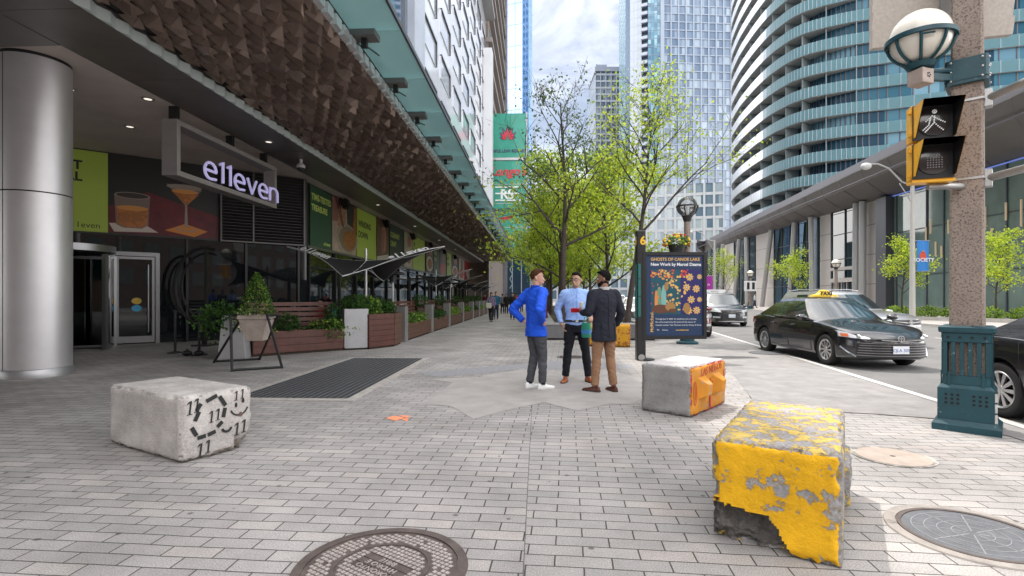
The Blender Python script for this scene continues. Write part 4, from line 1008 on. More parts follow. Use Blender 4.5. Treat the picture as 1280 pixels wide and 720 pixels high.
# ================================================================ TOWERS IN THE DISTANCE
def cell_glass(name, c1, c2, c3, cw, ch, ax, rough=.06, spec=.8, lowmix=.5):
    """glazing whose tint changes from bay to bay (blinds drawn or not): white noise per cell of the facade"""
    if name in MATS: return MATS[name]
    m = bpy.data.materials.new(name); m.use_nodes = True; nt = m.node_tree; L = nt.links; b = nt.nodes['Principled BSDF']
    tc = nd(nt, 'ShaderNodeTexCoord'); sx = nd(nt, 'ShaderNodeSeparateXYZ'); L.new(tc.outputs['Object'], sx.inputs[0])
    dt = nd(nt, 'ShaderNodeVectorMath', operation='DOT_PRODUCT'); dt.inputs[1].default_value = ax; L.new(tc.outputs['Object'], dt.inputs[0])
    def cell(o, s):
        d = nd(nt, 'ShaderNodeMath', operation='DIVIDE'); d.inputs[1].default_value = s; L.new(o, d.inputs[0])
        f = nd(nt, 'ShaderNodeMath', operation='FLOOR'); L.new(d.outputs[0], f.inputs[0]); return f.outputs[0]
    cb = nd(nt, 'ShaderNodeCombineXYZ'); L.new(cell(dt.outputs['Value'], cw), cb.inputs[0]); L.new(cell(sx.outputs['Z'], ch), cb.inputs[1])
    wn = nd(nt, 'ShaderNodeTexWhiteNoise', noise_dimensions='3D'); L.new(cb.outputs[0], wn.inputs['Vector'])
    cr = nd(nt, 'ShaderNodeValToRGB'); e = cr.color_ramp.elements; e[0].position = .2; e[0].color = (*c1, 1); e[1].position = .95; e[1].color = (*c3, 1)
    q = e.new(.6); q.color = (*c2, 1); L.new(wn.outputs['Value'], cr.inputs[0]); L.new(cr.outputs[0], b.inputs['Base Color'])
    b.inputs['Roughness'].default_value = rough; b.inputs['Specular IOR Level'].default_value = spec
    MATS[name] = m; return m
def face(t, name, p0, p1, z0, z1, cols, fl, glass, bar, bw=.25, bd=.18, sh=.5, depth=.5, first=0.0, world=True):
    """one flat glazed front: a sheet of glass, with uprights and floor bands standing proud of it"""
    d = (p1-p0); Ln = d.length; d.normalize(); M = frame(Vector((p0.x, p0.y, z0)), d, (0,0,1)); H = z1-z0
    g = MB(); g.M = M; g.bx(0, Ln, 0, H, -depth, 0, glass); g.build('glazing', t, world=True)
    m = MB(); m.M = M
    for k in range(cols+1):
        if bw: x = k*Ln/cols; m.bx(max(0, x-bw/2), min(Ln, x+bw/2), 0, H, .003, bd, bar)
    z = first
    while z < H:
        m.bx(0, Ln, z, min(H, z+sh), .003, bd*.55, bar); z += fl
    m.build(name, t, world=True)
PW = mat('tower_white', (.245, .29, .365), .5, nz=(.1, .06)); PG = mat('tower_pale', (.34, .37, .43), .5); PB = mat('tower_bluegrey', (.16, .20, .27), .4)
def AX(p0, p1): d = (p1-p0).normalized(); return (d.x, d.y, 0)
# central white gridded tower
T = cam(60, 190); tw = thing('apartment_tower', 'tall pale gridded apartment tower with a column of balconies behind the trees', 'tower', (T.x, T.y, 0))
a0, a1 = at(829, 190), at(932, 192)
face(tw, 'window_grid', a0, a1, 0, 132, 11, 2.95, cell_glass('tower_panes', (.09, .14, .22), (.15, .21, .30), (.28, .35, .43), 1.37, 2.95, AX(a0, a1)), PW, .48, .4, .36, 20)
b = MB(); b.M = frame(at(825.5, 189.4), a1-a0, (0,0,1)); b.bx(0, 1.3, 0, 132, -.5, .4, PW); b.build('pilaster', tw, world=True)
b0, b1 = at(810, 190.3), at(825.4, 189.9)
face(tw, 'mullion_grid', b0, b1, 0, 132, 4, 2.95, cell_glass('tower_blue_bay', (.03, .12, .20), (.08, .22, .32), (.22, .40, .48), 1.1, 1.47, AX(b0, b1)), PB, .10, .12, .18, 15)
c0, c1 = at(802, 192), at(810, 191)
b = MB(); d = (c1-c0).normalized(); b.M = frame(c0, d, (0,0,1)); b.bx(0, (c1-c0).length, 0, 132, -6, -1.2, PB); b.build('balcony_recess', tw, world=True)
b = MB(); b.M = frame(c0, d, (0,0,1)); z = 3; W = (c1-c0).length
while z < 131:
    b.bx(0.05, W-.05, z, z+.28, -1.2, .9, mat('balcony_slab', (.13, .15, .2), .6)); b.bx(.05, W-.05, z+.28, z+1.3, .75, .85, PG); z += 2.95
bo = b.build('balcony', tw, world=True); bo['kind'] = 'stuff'
e0, e1 = at(787.5, 194), at(802, 192.3)
face(tw, 'panel_joints', e0, e1, 0, 132, 3, 2.95, mat('tower_white_panel', (.36, .40, .46), .25, nz=(.15, .06)), PG, .08, .05, .08, 5)
f0, f1 = at(782, 196), at(787.5, 195)
face(tw, 'mullion_grid', f0, f1, 0, 132, 2, 2.95, mat('tower_dark_strip', (.03, .10, .19), .1, spec=.8), PB, .1, .06, .1, 6)
g0, g1 = at(774, 214), at(782, 197)
face(tw, 'mullion_grid', g0, g1, 0, 132, 6, 2.95, mat('tower_cyan', (.20, .36, .42), .06, spec=1, nz=(.2, .2)), PB, .14, .06, .16, 1.0)
rb = MB(); rb.prism([(p.x, p.y) for p in (at(782, 198.5), at(932, 196), at(935, 225), at(774.5, 219))], 0, 131.5, PB); rb.build('core', tw, world=True)
# grey-blue block left of it
k0, k1 = at(744, 236), at(777, 236)
t3 = thing('grey_tower', 'grey blue tower with white balcony bands behind the tree tops', 'tower', tuple(k0))
face(t3, 'balcony_bands', k0, k1, 0, 102, 5, 2.95, cell_glass('t3_panes', (.05, .075, .11), (.10, .13, .17), (.2, .23, .27), 1.2, 2.95, AX(k0, k1)), mat('t3_band', (.30, .33, .38), .6), .3, .5, .85, 20)
b = MB(); b.M = frame(k0, k1-k0, (0,0,1)); Wk = (k1-k0).length; b.bx(-.2, Wk+.2, 102.0, 104, -20, .8, mat('t3_cap', (.20, .23, .29), .6)); b.bx(1, Wk*.5, 104, 107, -16, -4, mat('t3_cap', (.20, .23, .29), .6)); b.build('roof', t3, world=True)
# blue glass tower on the left
l0, l1, l2 = at(626, 150), at(653, 148), at(660.5, 152)
t4 = thing('blue_glass_tower', 'sky blue mirror glass tower rising behind the green sign', 'tower', tuple(l0))
face(t4, 'mullion_grid', l0, l1, 0, 120, 3, 6.0, mat('sky_blue_glass', (.32, .47, .70), .05, metal=.55, nz=(.08, .2)), mat('t4_bar', (.22, .33, .52), .4), .12, .08, .18, 10)
face(t4, 'mullion_grid', l1, l2, 0, 120, 2, 6.0, mat('deep_blue_glass', (.10, .24, .52), .05, metal=.4), mat('t4_bar', (.22, .33, .52), .4), .12, .08, .18, 3)
# brown tower behind the white panelled building
t5 = thing('brown_tower', 'brown stone tower with stepped ledges above the white panelled building', 'tower', (XF, 75, 0))
BRN = mat('brown_stone', (.19, .155, .135), .7, nz=(.6, .15)); BRN2 = mat('brown_ledge', (.27, .24, .23), .7)
b = MB(); b.bx(-26, -6.3, 67.0, 98, 0, 58, BRN); b.build('wall', t5, world=True)
b = MB()
for k in range(14): b.bx(-26.2, -5.75, 66.9, 98.2, 8+3.7*k, 8.55+3.7*k, BRN2)
b.bx(-6.3, -5.6, 96, 98.3, 0, 58.2, mat('dotted_grey', (.14, .14, .155), .6, nz=(2, .3))); b.build('ledges', t5, world=True)
for k in range(6):
    for z in range(6):
        f = MB(); f.bx(-6.297, -6.2, 69+4.5*k, 71.6+4.5*k, 34.6+3.7*z, 36.6+3.7*z, ALUD); o = f.build('window', t5, world=True)
        p = MB(); p.bx(-6.198, -6.17, 69.1+4.5*k, 71.5+4.5*k, 34.7+3.7*z, 36.5+3.7*z, mat('pale_blue_pane', (.22, .38, .46), .05, spec=1)); q = p.build('pane', None); q.data.transform(Matrix.Translation(-Vector((XF, 75, 0)))); q.parent = o
# buildings closing the street beyond the trees
t6 = thing('dark_glass_block', 'dark low glass block closing the end of the covered walk', 'building', (-6, 100, 0))
b = MB(); b.bx(-30, -1.2, 99, 118, 0, 13, mat('far_dark_glass', (.02, .045, .075), .08, spec=.8)); b.build('wall', t6, world=True)
b = MB()
for k in range(9): b.bx(-15.0+1.7*k, -14.85+1.7*k, 98.85, 98.995, 0, 13, PG)
for k in range(5): b.bar((-5.2+(.5 if k % 2 else 0), 98.9, 3+.9*k), (-5.2+(0 if k % 2 else .5), 98.9, 3.9+.9*k), .14, .12, mat('zigzag_teal', (.3, .48, .5), .5))
b.build('frame', t6, world=True)
t7 = thing('pale_midrise', 'pale mid-rise block glimpsed between the street trees', 'building', (10, 150, 0))
p0, p1 = at(655, 165), at(905, 150)
face(t7, 'window_grid', p0, p1, 0, 34, 22, 3.4, cell_glass('t7_panes', (.10, .15, .2), (.2, .26, .3), (.45, .5, .5), 1.6, 3.4, AX(p0, p1)), mat('t7_wall', (.42, .44, .46), .7), .6, .3, .8, 12)
# ================================================================ GREEN TENANT SIGN
GS = mat('sign_green', (.012, .26, .185), .35, nz=(.8, .12), coat=.3); RL = mat('sign_red', (.55, .025, .05), .4); NV = mat('sign_navy', (.02, .03, .10), .4); SGW = mat('sign_white', (.75, .76, .76), .4); SGB = mat('sign_black', (.015, .017, .02), .4); SGY = mat('sign_yellow', (.6, .5, .05), .4)
o = Vector((-6.05, 66.0, 7.2)); WS, HS = 4.65, 17.2
gsn = thing('tenant_sign', 'tall green glass sign tower with a red leaf emblem and store names', 'sign', (-3.7, 66.2, 7.2))
Ms = frame(o, (1, 0, 0), (0,0,1))
b = MB(); b.M = Ms
for z0, z1 in ((0, 2.9), (2.98, 5.9), (5.98, 8.3), (8.38, 11.3), (11.7, 17.2)): b.bx(0, WS, z0, z1, -.8, 0, GS)
b.build('panel', gsn, world=True)
b = MB(); b.M = Ms
b.bx(-.14, -.005, -7.2, HS+.1, -.9, .05, PSTM); b.bx(WS+.005, WS+.12, 0, HS+.1, -.9, .05, PSTM); b.bx(-.1, WS+.1, 11.34, 11.66, -.7, .10, PSTM)
for z in (8.31, 5.91, 2.91): b.bx(0, WS, z, z+.06, -.7, .03, PSTM)
for k in range(9):
    for x in (.12, WS-.12): b.bx(x-.06, x+.06, .3+2.0*k-.06, .3+2.0*k+.06, .005, .1, PSTM)
b.build('frame', gsn, world=True)
b = MB(); b.M = Ms @ Matrix.Translation((WS/2, 13.9, .02))
for k, a in enumerate((-72, -48, -24, 0, 24, 48, 72)):
    Lg = (1.0, 1.35, 1.65, 1.9, 1.65, 1.35, 1.0)[k]; wd = .34
    c_, s_ = math.cos(R(90-a)), math.sin(R(90-a)); q = lambda u, v: (u*c_-v*s_, u*s_+v*c_)
    for sc, z, m in ((1, 0, NV), (.76, .03, RL)):
        b.prism([q(.15*Lg, 0), q(.55*Lg*sc+.1, -wd*sc*.62), q(Lg*sc+.1, 0), q(.55*Lg*sc+.1, wd*sc*.62)], z, z+.028, m)
b.build('emblem', gsn, world=True)
b = MB()
def st(txt, x, z, s, m, bold=.0, shear=0.0, al='CENTER'):
    b.M = Ms @ Matrix.Translation((x, z, .03)); b.text(txt, s, m, .02, al, shear, bold)
st('MAPLE LEAF SQUARE', WS/2, 12.5, .50, NV, .012); st('Longo\'s', WS/2, 9.9, 1.5, RL, .045, .35)
b.M = Ms; 
for z in (6.25, 7.1, 7.9): b.bx(.75, WS-.7, z, z+.16, .005, .08, SGW)
st('RS', WS/2-.1, 7.05, 1.6, SGW, .05); st('SPORTCHEK', WS/2, 5.05, .66, SGB, .02); 
b.M = Ms; b.prism([(.7, 4.0), (2.2, 3.9), (3.9, 4.5), (2.4, 4.35)], .005, .05, RL)
st('LCBO', WS/2, 1.6, 1.0, SGY, .03)
b.build('lettering', gsn, world=True)
# ================================================================ ROUND TOWER WITH CURVED BALCONIES
rt = thing('round_tower', 'curved teal glass tower with continuous balcony bands above the convention hall roof', 'tower', tuple(cam(55, 85)))
BAND = glass_mat('balcony_glass', (.32, .52, .57), .74, (.29, .49, .545), .3, 1.08); SLAB = mat('balcony_concrete', (.36, .36, .35), .7, nz=(.3, .06)); SLABD = mat('slab_edge_dark', (.05, .06, .075), .5)
TGL2 = cell_glass('round_tower_panes', (.008, .035, .065), (.025, .10, .15), (.13, .24, .31), 1.6, 2.95, (.8, .6, 0), rough=.2, spec=.10)
ctrl = [(74, 60), (60, 62.5), (47.7, 67), (42.5, 69.2), (39.3, 71.8), (38.2, 75.5), (38.0, 80), (38.5, 86), (39.6, 93), (42, 101), (48, 109), (62, 112), (80, 100)]
def smooth_poly(pts, n):
    out = []
    for i in range(len(pts)-1):
        p0, p1, p2, p3 = pts[max(i-1, 0)], pts[i], pts[i+1], pts[min(i+2, len(pts)-1)]
        for k in range(n):
            t = k/n
            out.append(tuple(.5*((2*p1[j])+(-p0[j]+p2[j])*t+(2*p0[j]-5*p1[j]+4*p2[j]-p3[j])*t*t+(-p0[j]+3*p1[j]-3*p2[j]+p3[j])*t**3) for j in (0, 1)))
    out.append(pts[-1]); return out
outer = [cam(*p) for p in smooth_poly(ctrl, 4)]
def offset(pl, dfn):
    o = []
    for i, p in enumerate(pl):
        t = (pl[min(i+1, len(pl)-1)]-pl[max(i-1, 0)]).normalized(); n = Vector((t.y, -t.x, 0))   # outward side flips below
        o.append(p - n*dfn(i/(len(pl)-1)) if False else p + n*(-dfn(i/(len(pl)-1))))
    return o
cen = cam(60, 88)
t_ = (outer[9]-outer[8]); nn = Vector((t_.y, -t_.x, 0)); sgn = 1 if nn.dot(outer[8]-cen) > 0 else -1
def inset(pl, dfn):
    o = []
    for i, p in enumerate(pl):
        t = (pl[min(i+1, len(pl)-1)]-pl[max(i-1, 0)]).normalized(); n = Vector((t.y, -t.x, 0))*sgn
        o.append(p - n*dfn(i/(len(pl)-1)))
    return o
dep = lambda u: .35 if u < .20 else (.35+2.0*min(1, (u-.20)/.12))
wall = inset(outer, dep)
fl = 2.95; z0 = 10.5
b = MB(); b.loft([[Vector((p.x, p.y, z)) for p in wall] for z in (6, 64)], TGL2, caps=False, closed=False, smooth=False); b.build('glazing', rt, world=True)
wm = MB()
for i in range(0, len(wall)): 
    p = wall[i]; wm.bar((p.x, p.y, 10), (p.x, p.y, 64), .12, .16, SLABD)
for i in range(len(wall)-1):
    p = wall[i].lerp(wall[i+1], .5); wm.bar((p.x, p.y, 10), (p.x, p.y, 64), .08, .14, SLABD)
wm.build('mullions', rt, world=True)
for k in range(18):
    z = z0+fl*k
    s_ = MB(); i1 = inset(outer, lambda u: .02); n_ = len(outer)
    ring = lambda pl, zz: [Vector((p.x, p.y, zz)) for p in pl]
    s_.loft([ring(wall, z), ring(i1, z), ring(i1, z+.15), ring(wall, z+.15)], SLAB, caps=False, closed=False, smooth=False)
    o1 = inset(outer, lambda u: .0)
    for i in range(10, 36, 3):
        a_, c_ = wall[i], o1[i].lerp(wall[i], .12); s_.bar((a_.x, a_.y, z+1.6), (c_.x, c_.y, z+1.6), .10, 2.68, mat('divider_grey', (.16, .19, .2), .6))
    so_ = s_.build('balcony', rt, world=True)
    g_ = MB(); o2 = inset(outer, lambda u: -.03)
    g_.loft([ring(o1, z+.02), ring(o2, z+.02), ring(o2, z+1.42), ring(o1, z+1.42), ring(o1, z+.02)], BAND, caps=False, closed=False, smooth=False)
    h_ = g_
    for i in range(0, n_-1):
        for f in (0, .5):
            p = o2[i].lerp(o2[i+1], f); h_.bx(p.x-.02, p.x+.02, p.y-.02, p.y+.02, z, z+1.45, PG)
    go = g_.build('balustrade', None); go.data.transform(rt.matrix_basis.inverted()); go.parent = so_
b = MB(); q = [(p.x, p.y) for p in inset(outer, lambda u: 3)]; b.prism(q if sum(q[i][0]*q[(i+1) % len(q)][1]-q[(i+1) % len(q)][0]*q[i][1] for i in range(len(q))) > 0 else q[::-1], 4, 64, mat('tower_core', (.03, .05, .065), .5)); b.build('core', rt, world=True)
# ================================================================ CONVENTION HALL ON THE FAR SIDE OF THE ROAD
hall = thing('convention_hall', 'long low hall with a dark flared roof, tall glazing and slanted steel columns', 'building', tuple(road(24, 50)))
ha = R(4.33)-TH; HD = Vector((math.sin(ha), math.cos(ha), 0)); HN = Vector((math.cos(ha), -math.sin(ha), 0))
def hall_p(t, lat=29.0, z=0.0): return HN*lat+HD*t+Vector((0, 0, z))
def hall_t(px):   # along-wall position of a picture column
    a = at(px, 1.0); det = a.x*HN.x+a.y*HN.y; k = 29.0/det; return (a*k).dot(HD)
ra = R(8.96)-TH; QD = Vector((math.sin(ra), math.cos(ra), 0)); QN = Vector((math.cos(ra), -math.sin(ra), 0))
def roof_p(t, lat=21.0, z=11.75): return QN*lat+QD*t+Vector((0, 0, z))
def roof_t(px): a = at(px, 1.0); k = 21.0/(a.x*QN.x+a.y*QN.y); return (a*k).dot(QD)
ROOFE = mat('roof_edge_grey', (.15, .145, .16), .45, metal=.3); ROOFU = mat('roof_soffit', (.14, .13, .13), .5, metal=.2, nz=(.4, .12)); HWALL = mat('hall_panel', (.46, .43, .41), .6, nz=(.5, .06)); HGL = mat('hall_glass', (.012, .028, .028), .03, spec=.8, nz=(.3, .3))
GGL = mat('hall_green_glass', (.15, .21, .19), .05, spec=.8, nz=(.25, .3))
tA, tB = roof_t(1290)-14, roof_t(880)
tip = at(871, 100, 11.45)
N = 24; top = []; 
b = MB()
outl = [roof_p(tA+(tB-tA)*k/N) for k in range(N+1)]+[Vector((tip.x, tip.y, 11.75))]
inn = [hall_p(hall_t(1300)-14+k*(hall_t(884)+4-hall_t(1300)+14)/N, 29.4, 11.75) for k in range(N+1)]+[hall_p(hall_t(884)+8, 29.6, 11.75)]
up = Vector((0, 0, .55)); dn = Vector((0, 0, -1.55))
n_ = len(outl)
mid_ = [o.lerp(i, .16)+Vector((0, 0, -.9)) for o, i in zip(outl, inn)]
sof = [i+Vector((0, 0, -1.7)) for i in inn]
b.loft([[p+up*.9 for p in inn], [p+up for p in outl], outl], ROOFE, caps=False, closed=False, smooth=False)
b.build('roof', hall, world=True)
b = MB(); b.loft([[p-Vector((0,0,.003)) for p in outl], [p+Vector((0,0,-.12)) for p in outl], mid_, sof], ROOFU, caps=False, closed=False, smooth=False); b.build('roof_soffit', hall, world=True)
b = MB()
for i in range(n_): b.bar(outl[i]+Vector((0,0,-.13)), mid_[i]+Vector((0,0,-.01)), .05, .03, ROOFE); b.bar(mid_[i]+Vector((0,0,-.02)), sof[i]+Vector((0,0,-.02)), .05, .03, ROOFE)
b.bar(mid_[0], mid_[-1], .08, .06, ROOFE) ; b.build('soffit_ribs', hall, world=True)
# wall bays by picture column: (from, to, kind)
for (u0, u1, kind) in ((1330, 1230, 'g'), (1230, 1105, 'g'), (1105, 1082, 'p'), (1076, 1040, 'd'), (1038, 1025, 'p'), (1022, 968, 'd'), (967, 945, 'p'), (944, 918, 'd'), (917, 905, 'p'), (904, 884, 'd')):
    y0, y1 = hall_t(u0), hall_t(u1); m = {'g': GGL, 'p': HWALL, 'd': HGL}[kind]
    b = MB(); b.M = frame(hall_p(y0), hall_p(y1)-hall_p(y0), (0,0,1))
    Ln = y1-y0; Hh = 10.15
    # frame() gives Z = X x Y; for this reading direction that points away from the road, so proud = negative
    b.bx(0, Ln, 0, Hh, 0, .6, m); b.build({'g': 'glass_wall', 'p': 'stone_bay', 'd': 'glass_wall'}[kind], hall, world=True)
    b = MB(); b.M = frame(hall_p(y0), hall_p(y1)-hall_p(y0), (0,0,1))
    if kind == 'p':
        for z in (2.6, 5.3, 8.0): b.bx(0, Ln, z, z+.05, -.004, .05, mat('panel_joint', (.12, .115, .11), .7))
    else:
        nv = max(2, int(Ln/(1.55 if kind == 'g' else 2.1)))
        for k in range(nv+1): b.bx(Ln*k/nv-.04, Ln*k/nv+.04, 0, Hh, -.10, -.003, SLABD)
        for z in ((3.2, 6.8) if kind == 'g' else (2.7, 5.2, 7.7)): b.bx(0, Ln, z, z+.07, -.06, -.003, SLABD)
        if kind == 'g':
            b.bx(0, Ln, Hh-.20, Hh-.11, -.12, -.101, mat('blue_light_strip', (.1, .15, .5), .5, emit=(.25, .35, 1), estr=.22))
    b.build('mullions', hall, world=True)
# the dark portal frame, doors, slanted and upright columns
b = MB(); b.M = frame(hall_p(hall_t(1118), 28.6), HD, (0,0,1)); w1 = hall_t(1105)-hall_t(1118); b.bx(0, w1, 0, 10, -.3, .45, REV); b.build('portal_post', hall, world=True)
b = MB(); d0, d1 = hall_t(1076), hall_t(1042); b.M = frame(hall_p(d0, 28.85), HD, (0,0,1)); Ld = d1-d0
b.bx(0, Ld, 2.9, 3.3, -.3, .14, HWALL); b.bx(0, Ld, 4.1, 4.4, -.3, .14, HWALL)
for k in range(6): b.bx(k*Ld/5-.07, k*Ld/5+.07, 0, 2.9, -.1, .1, ALU)
b.build('doorway', hall, world=True)
CLM = mat('column_grey', (.36, .36, .36), .5, metal=.3)
for (pb, pt) in ((1079, 1080.5), (1088, 1088.5), (1024, 1022.5), (994, 1001), (959, 971), (923, 930), (940, 939), (905, 909)):
    tb_, tt_ = hall_t(pb), hall_t(pt); b = MB(); b.tube([hall_p(tb_, 28.3, .1), hall_p(tt_, 28.3, 10.15)], .3, CLM, 12); b.build('column', hall, world=True)
# warm hanging light rods inside the glazing, and the reception wall behind (seen through clear lower glass)
ROD = mat('light_rod', (.4, .32, .22), .4, emit=(1, .75, .45), estr=.1)
rr = random.Random(5)
b = MB()
for k in range(16):
    y = hall_t(1235)+(hall_t(1140)-hall_t(1235))*k/15+rr.uniform(-.2, .2) if k < 12 else hall_t(1300)+(k-12)*1.1
    z = rr.uniform(4.0, 6.6); p = hall_p(y, 28.86, z); b.bx(p.x-.04, p.x+.04, p.y-.04, p.y+.04, z, z+rr.uniform(.9, 1.7), ROD)
b.build('light_rods', hall, world=True)
# upper glass volume above the roof at the near end
q0, q1 = roof_p(roof_t(1222), 24.5, 12.35), roof_p(roof_t(1222)-22, 24.5, 12.35)
ug = thing('glass_upper_storey', 'blue mirror glass upper storey with pale mullions above the flared roof', 'building', tuple(q0))
b = MB(); b.M = frame(q0, q1-q0, (0,0,1)); b.bx(0, 22, 0, 16, -4, 0, cell_glass('upper_glass', (.05, .20, .32), (.12, .33, .47), (.30, .50, .60), 1.0, 1.1, AX(q0, q1), rough=.04, spec=1)); b.build('glazing', ug, world=True)
b = MB(); b.M = frame(q0, q1-q0, (0,0,1))
for k in range(12): b.bx(k*2-.06, k*2+.06, 0, 16, .003, .1, SLABD)
for z in (0, 3.3, 6.6, 9.9, 13.2): b.bx(-.05, 22, z, z+.22, .003, .22, PW); b.bx(-.05, 22, z+.222, z+.30, .003, .12, SLABD)
b.build('mullions', ug, world=True)

# building behind the camera: seen only as the dark reflection in the shop glass
t8 = thing('brick_block', 'dark brick block across the junction, mirrored in the shop glass', 'building', (-10, -34, 0))
b = MB(); b.bx(-60, 80, -46, -34, 0, 15, mat('dark_brick', (.13, .09, .075), .8, nz=(2, .2))); b.build('wall', t8, world=True)
b = MB()
for k in range(31):
    for z in range(3): b.bx(-58+4.4*k, -55.4+4.4*k, -34, -33.95, 3.2+3.7*z, 5.4+3.7*z, HGL)
b.build('glazing', t8, world=True)
# ================================================================ CARS
TYRE = mat('tyre_rubber', (.018, .018, .019), .85); RIM = mat('alloy_rim', (.52, .52, .53), .3, metal=.85); WELL = mat('wheel_well', (.008, .008, .008), .9)
CGL = mat('car_glass', (.012, .022, .026), .03, spec=1.0, coat=1.0); CHR = mat('chrome', (.65, .65, .67), .12, metal=1); LAMP = mat('headlamp', (.48, .50, .53), .12, spec=1, coat=1); TRM = mat('car_trim', (.02, .02, .021), .5)
AMBER = mat('amber_lens', (.55, .12, .03), .2, coat=1); TAIL = mat('tail_lens', (.30, .01, .012), .2, coat=1); PLT = mat('plate_white', (.72, .74, .78), .5); PLB = mat('plate_blue', (.04, .10, .35), .5)
def lerpt(tab, x):
    for (x0, v0), (x1, v1) in zip(tab, tab[1:]):
        if x <= x1:
            t = max(0, min(1, (x-x0)/(x1-x0))); t = t*t*(3-2*t)*.5+t*.5; return v0+(v1-v0)*t
    return tab[-1][1]
def wheel(car, x, y, r, side, spokes, wid=.21):
    """side = +1 left, -1 right"""
    w = MB(); s = side
    w.M = Matrix.Translation((x, y, r)) @ Matrix.Rotation(-s*math.pi/2, 4, 'X')
    w.lathe([(r*.66, -wid/2), (r*.93, -wid/2), (r, -wid/2+.03), (r, wid/2-.035), (r*.95, wid/2-.005), (r*.86, wid/2+.004), (r*.69, wid/2-.008), (r*.66, wid/2-.03)], TYRE, 40, caps=False)
    w.lathe([(.02, wid/2-.10), (r*.67, wid/2-.10)], WELL, 24, caps=False)
    o = w.build('wheel', car)
    q = MB(); q.M = w.M
    q.lathe([(r*.69, wid/2-.012), (r*.66, wid/2-.002), (r*.60, wid/2-.02), (r*.58, wid/2-.08)], RIM, 40, caps=False)
    q.lathe([(r*.16, wid/2-.035), (r*.14, wid/2-.018), (.001, wid/2-.016)], RIM, 16, caps=False)
    for k in range(spokes):
        a = 2*math.pi*k/spokes; c, sn = math.cos(a), math.sin(a); ww = r*(.80/spokes)
        P = lambda rad, off, z: (rad*c-off*sn, rad*sn+off*c, z)
        z1, z0 = wid/2-.022, wid/2-.05
        q.add([P(r*.13, -ww*.55, z1), P(r*.62, -ww, z1-.004), P(r*.62, ww, z1-.004), P(r*.13, ww*.55, z1), P(r*.13, -ww*.55, z0), P(r*.62, -ww, z0), P(r*.62, ww, z0), P(r*.13, ww*.55, z0)],
              [(0,1,2,3),(0,4,5,1),(2,6,7,3),(1,5,6,2)], RIM)
    rim = q.build('rim', None); rim.parent = o
    return o
def make_car(name, label, cat, loc, rz, paint, L=4.85, W=1.82, H=1.46, wb=2.775, wr=.33, kind='sedan', spokes=10, plate='CJLA 309', taxi=False, extra_label=None):
    car = thing(name, label, cat, loc, rz)
    hw, hl = W/2, L/2; ax_f = wb/2+.03; ax_r = -wb/2+.03
    suv = kind in ('suv', 'hatch')
    k = H/1.46
    # side profile (x forward): deck/hood crown, shoulder line, underside
    if not suv:
        crown = [(-hl, .74), (-hl+.10, .98), (-hl+.42, 1.045), (-1.55, 1.04), (-.9, 1.0), (.6, .99), (1.02, .985), (1.6, .90), (hl-.32, .775), (hl-.06, .66), (hl, .56)]
        shoulder = [(-hl, .72), (-hl+.12, .93), (-1.5, .985), (-.4, .935), (.9, .915), (1.6, .84), (hl-.35, .74), (hl, .56)]
        g = dict(rb=-1.92, fb=1.06, rr=-1.02, rf=.25)
    elif kind == 'suv':
        crown = [(-hl, .85), (-hl+.08, 1.02), (-1.6, 1.06), (.7, 1.08), (1.05, 1.06), (1.6, 1.0), (hl-.25, .90), (hl-.05, .78), (hl, .66)]
        shoulder = [(-hl, .85), (-hl+.1, 1.0), (-1.5, 1.04), (.9, 1.0), (1.6, .93), (hl-.3, .84), (hl, .66)]
        g = dict(rb=-hl+.12, fb=1.10, rr=-1.75, rf=.30)
    else:
        crown = [(-hl, .80), (-hl+.08, .98), (-1.5, 1.0), (.7, 1.0), (1.05, .985), (1.6, .91), (hl-.25, .79), (hl-.05, .68), (hl, .58)]
        shoulder = [(-hl, .8), (-hl+.1, .96), (-1.4, .98), (.9, .93), (1.6, .85), (hl-.3, .76), (hl, .58)]
        g = dict(rb=-hl+.15, fb=1.08, rr=-1.55, rf=.28)
    def wx(x):    # half width: rounded in plan at nose and tail
        f = 1.0
        dn, dr = hl-x, x+hl
        if dn < .62: f = min(f, (max(.002, dn)/.62)**.30)
        if dr < .45: f = min(f, (max(.002, dr)/.45)**.24)
        return hw*f
    xs = [-hl+.004, -hl+.03, -hl+.08, -hl+.16, -hl+.3]+[-hl+.5+(L-1.1)*i/26 for i in range(27)]+[hl-.42, hl-.28, hl-.16, hl-.08, hl-.03, hl-.004]
    zb_t = [(-hl, .36), (-hl+.25, .24), (-hl+.7, .19), (hl-.8, .18), (hl-.25, .19), (hl, .27)]
    rings = []
    for x in xs:
        w = wx(x); zb = lerpt(zb_t, x); zs = lerpt(shoulder, x)*k if suv and False else lerpt(shoulder, x); zt = max(lerpt(crown, x), zs+.005)
        hs = zs-zb
        sec = [(0, zb), (.80*w, zb), (.955*w, zb+.05*hs), (.985*w, zb+.16*hs), (1.0*w, zb+.34*hs), (.995*w, zb+.55*hs), (.985*w, zb+.72*hs), (.975*w, zb+.80*hs), (.962*w, zb+.90*hs), (.935*w, zs-.012), (.90*w, zs), (.80*w, zs+(zt-zs)*.35), (.55*w, zs+(zt-zs)*.75), (.28*w, zs+(zt-zs)*.95), (0, zt)]
        full = [(x, y, z) for y, z in sec]+[(x, -y, z) for y, z in reversed(sec[1:-1])]
        rings.append(full)
    b = MB(); b.loft(rings, paint)
    body = b.build('body', car, sharp=32)
    # cut the wheel housings
    c = MB()
    for ax in (ax_f, ax_r):
        for s in (1, -1):
            c.M = Matrix.Translation((ax, s*(hw+.05), wr)) @ Matrix.Rotation(math.pi/2, 4, 'X')
            c.lathe([(wr+.055, -.34 if s > 0 else -.34), (wr+.055, .34)], WELL, 40)
    c.M = None; cut = c.build('cutter', car); body.data.materials.append(WELL)
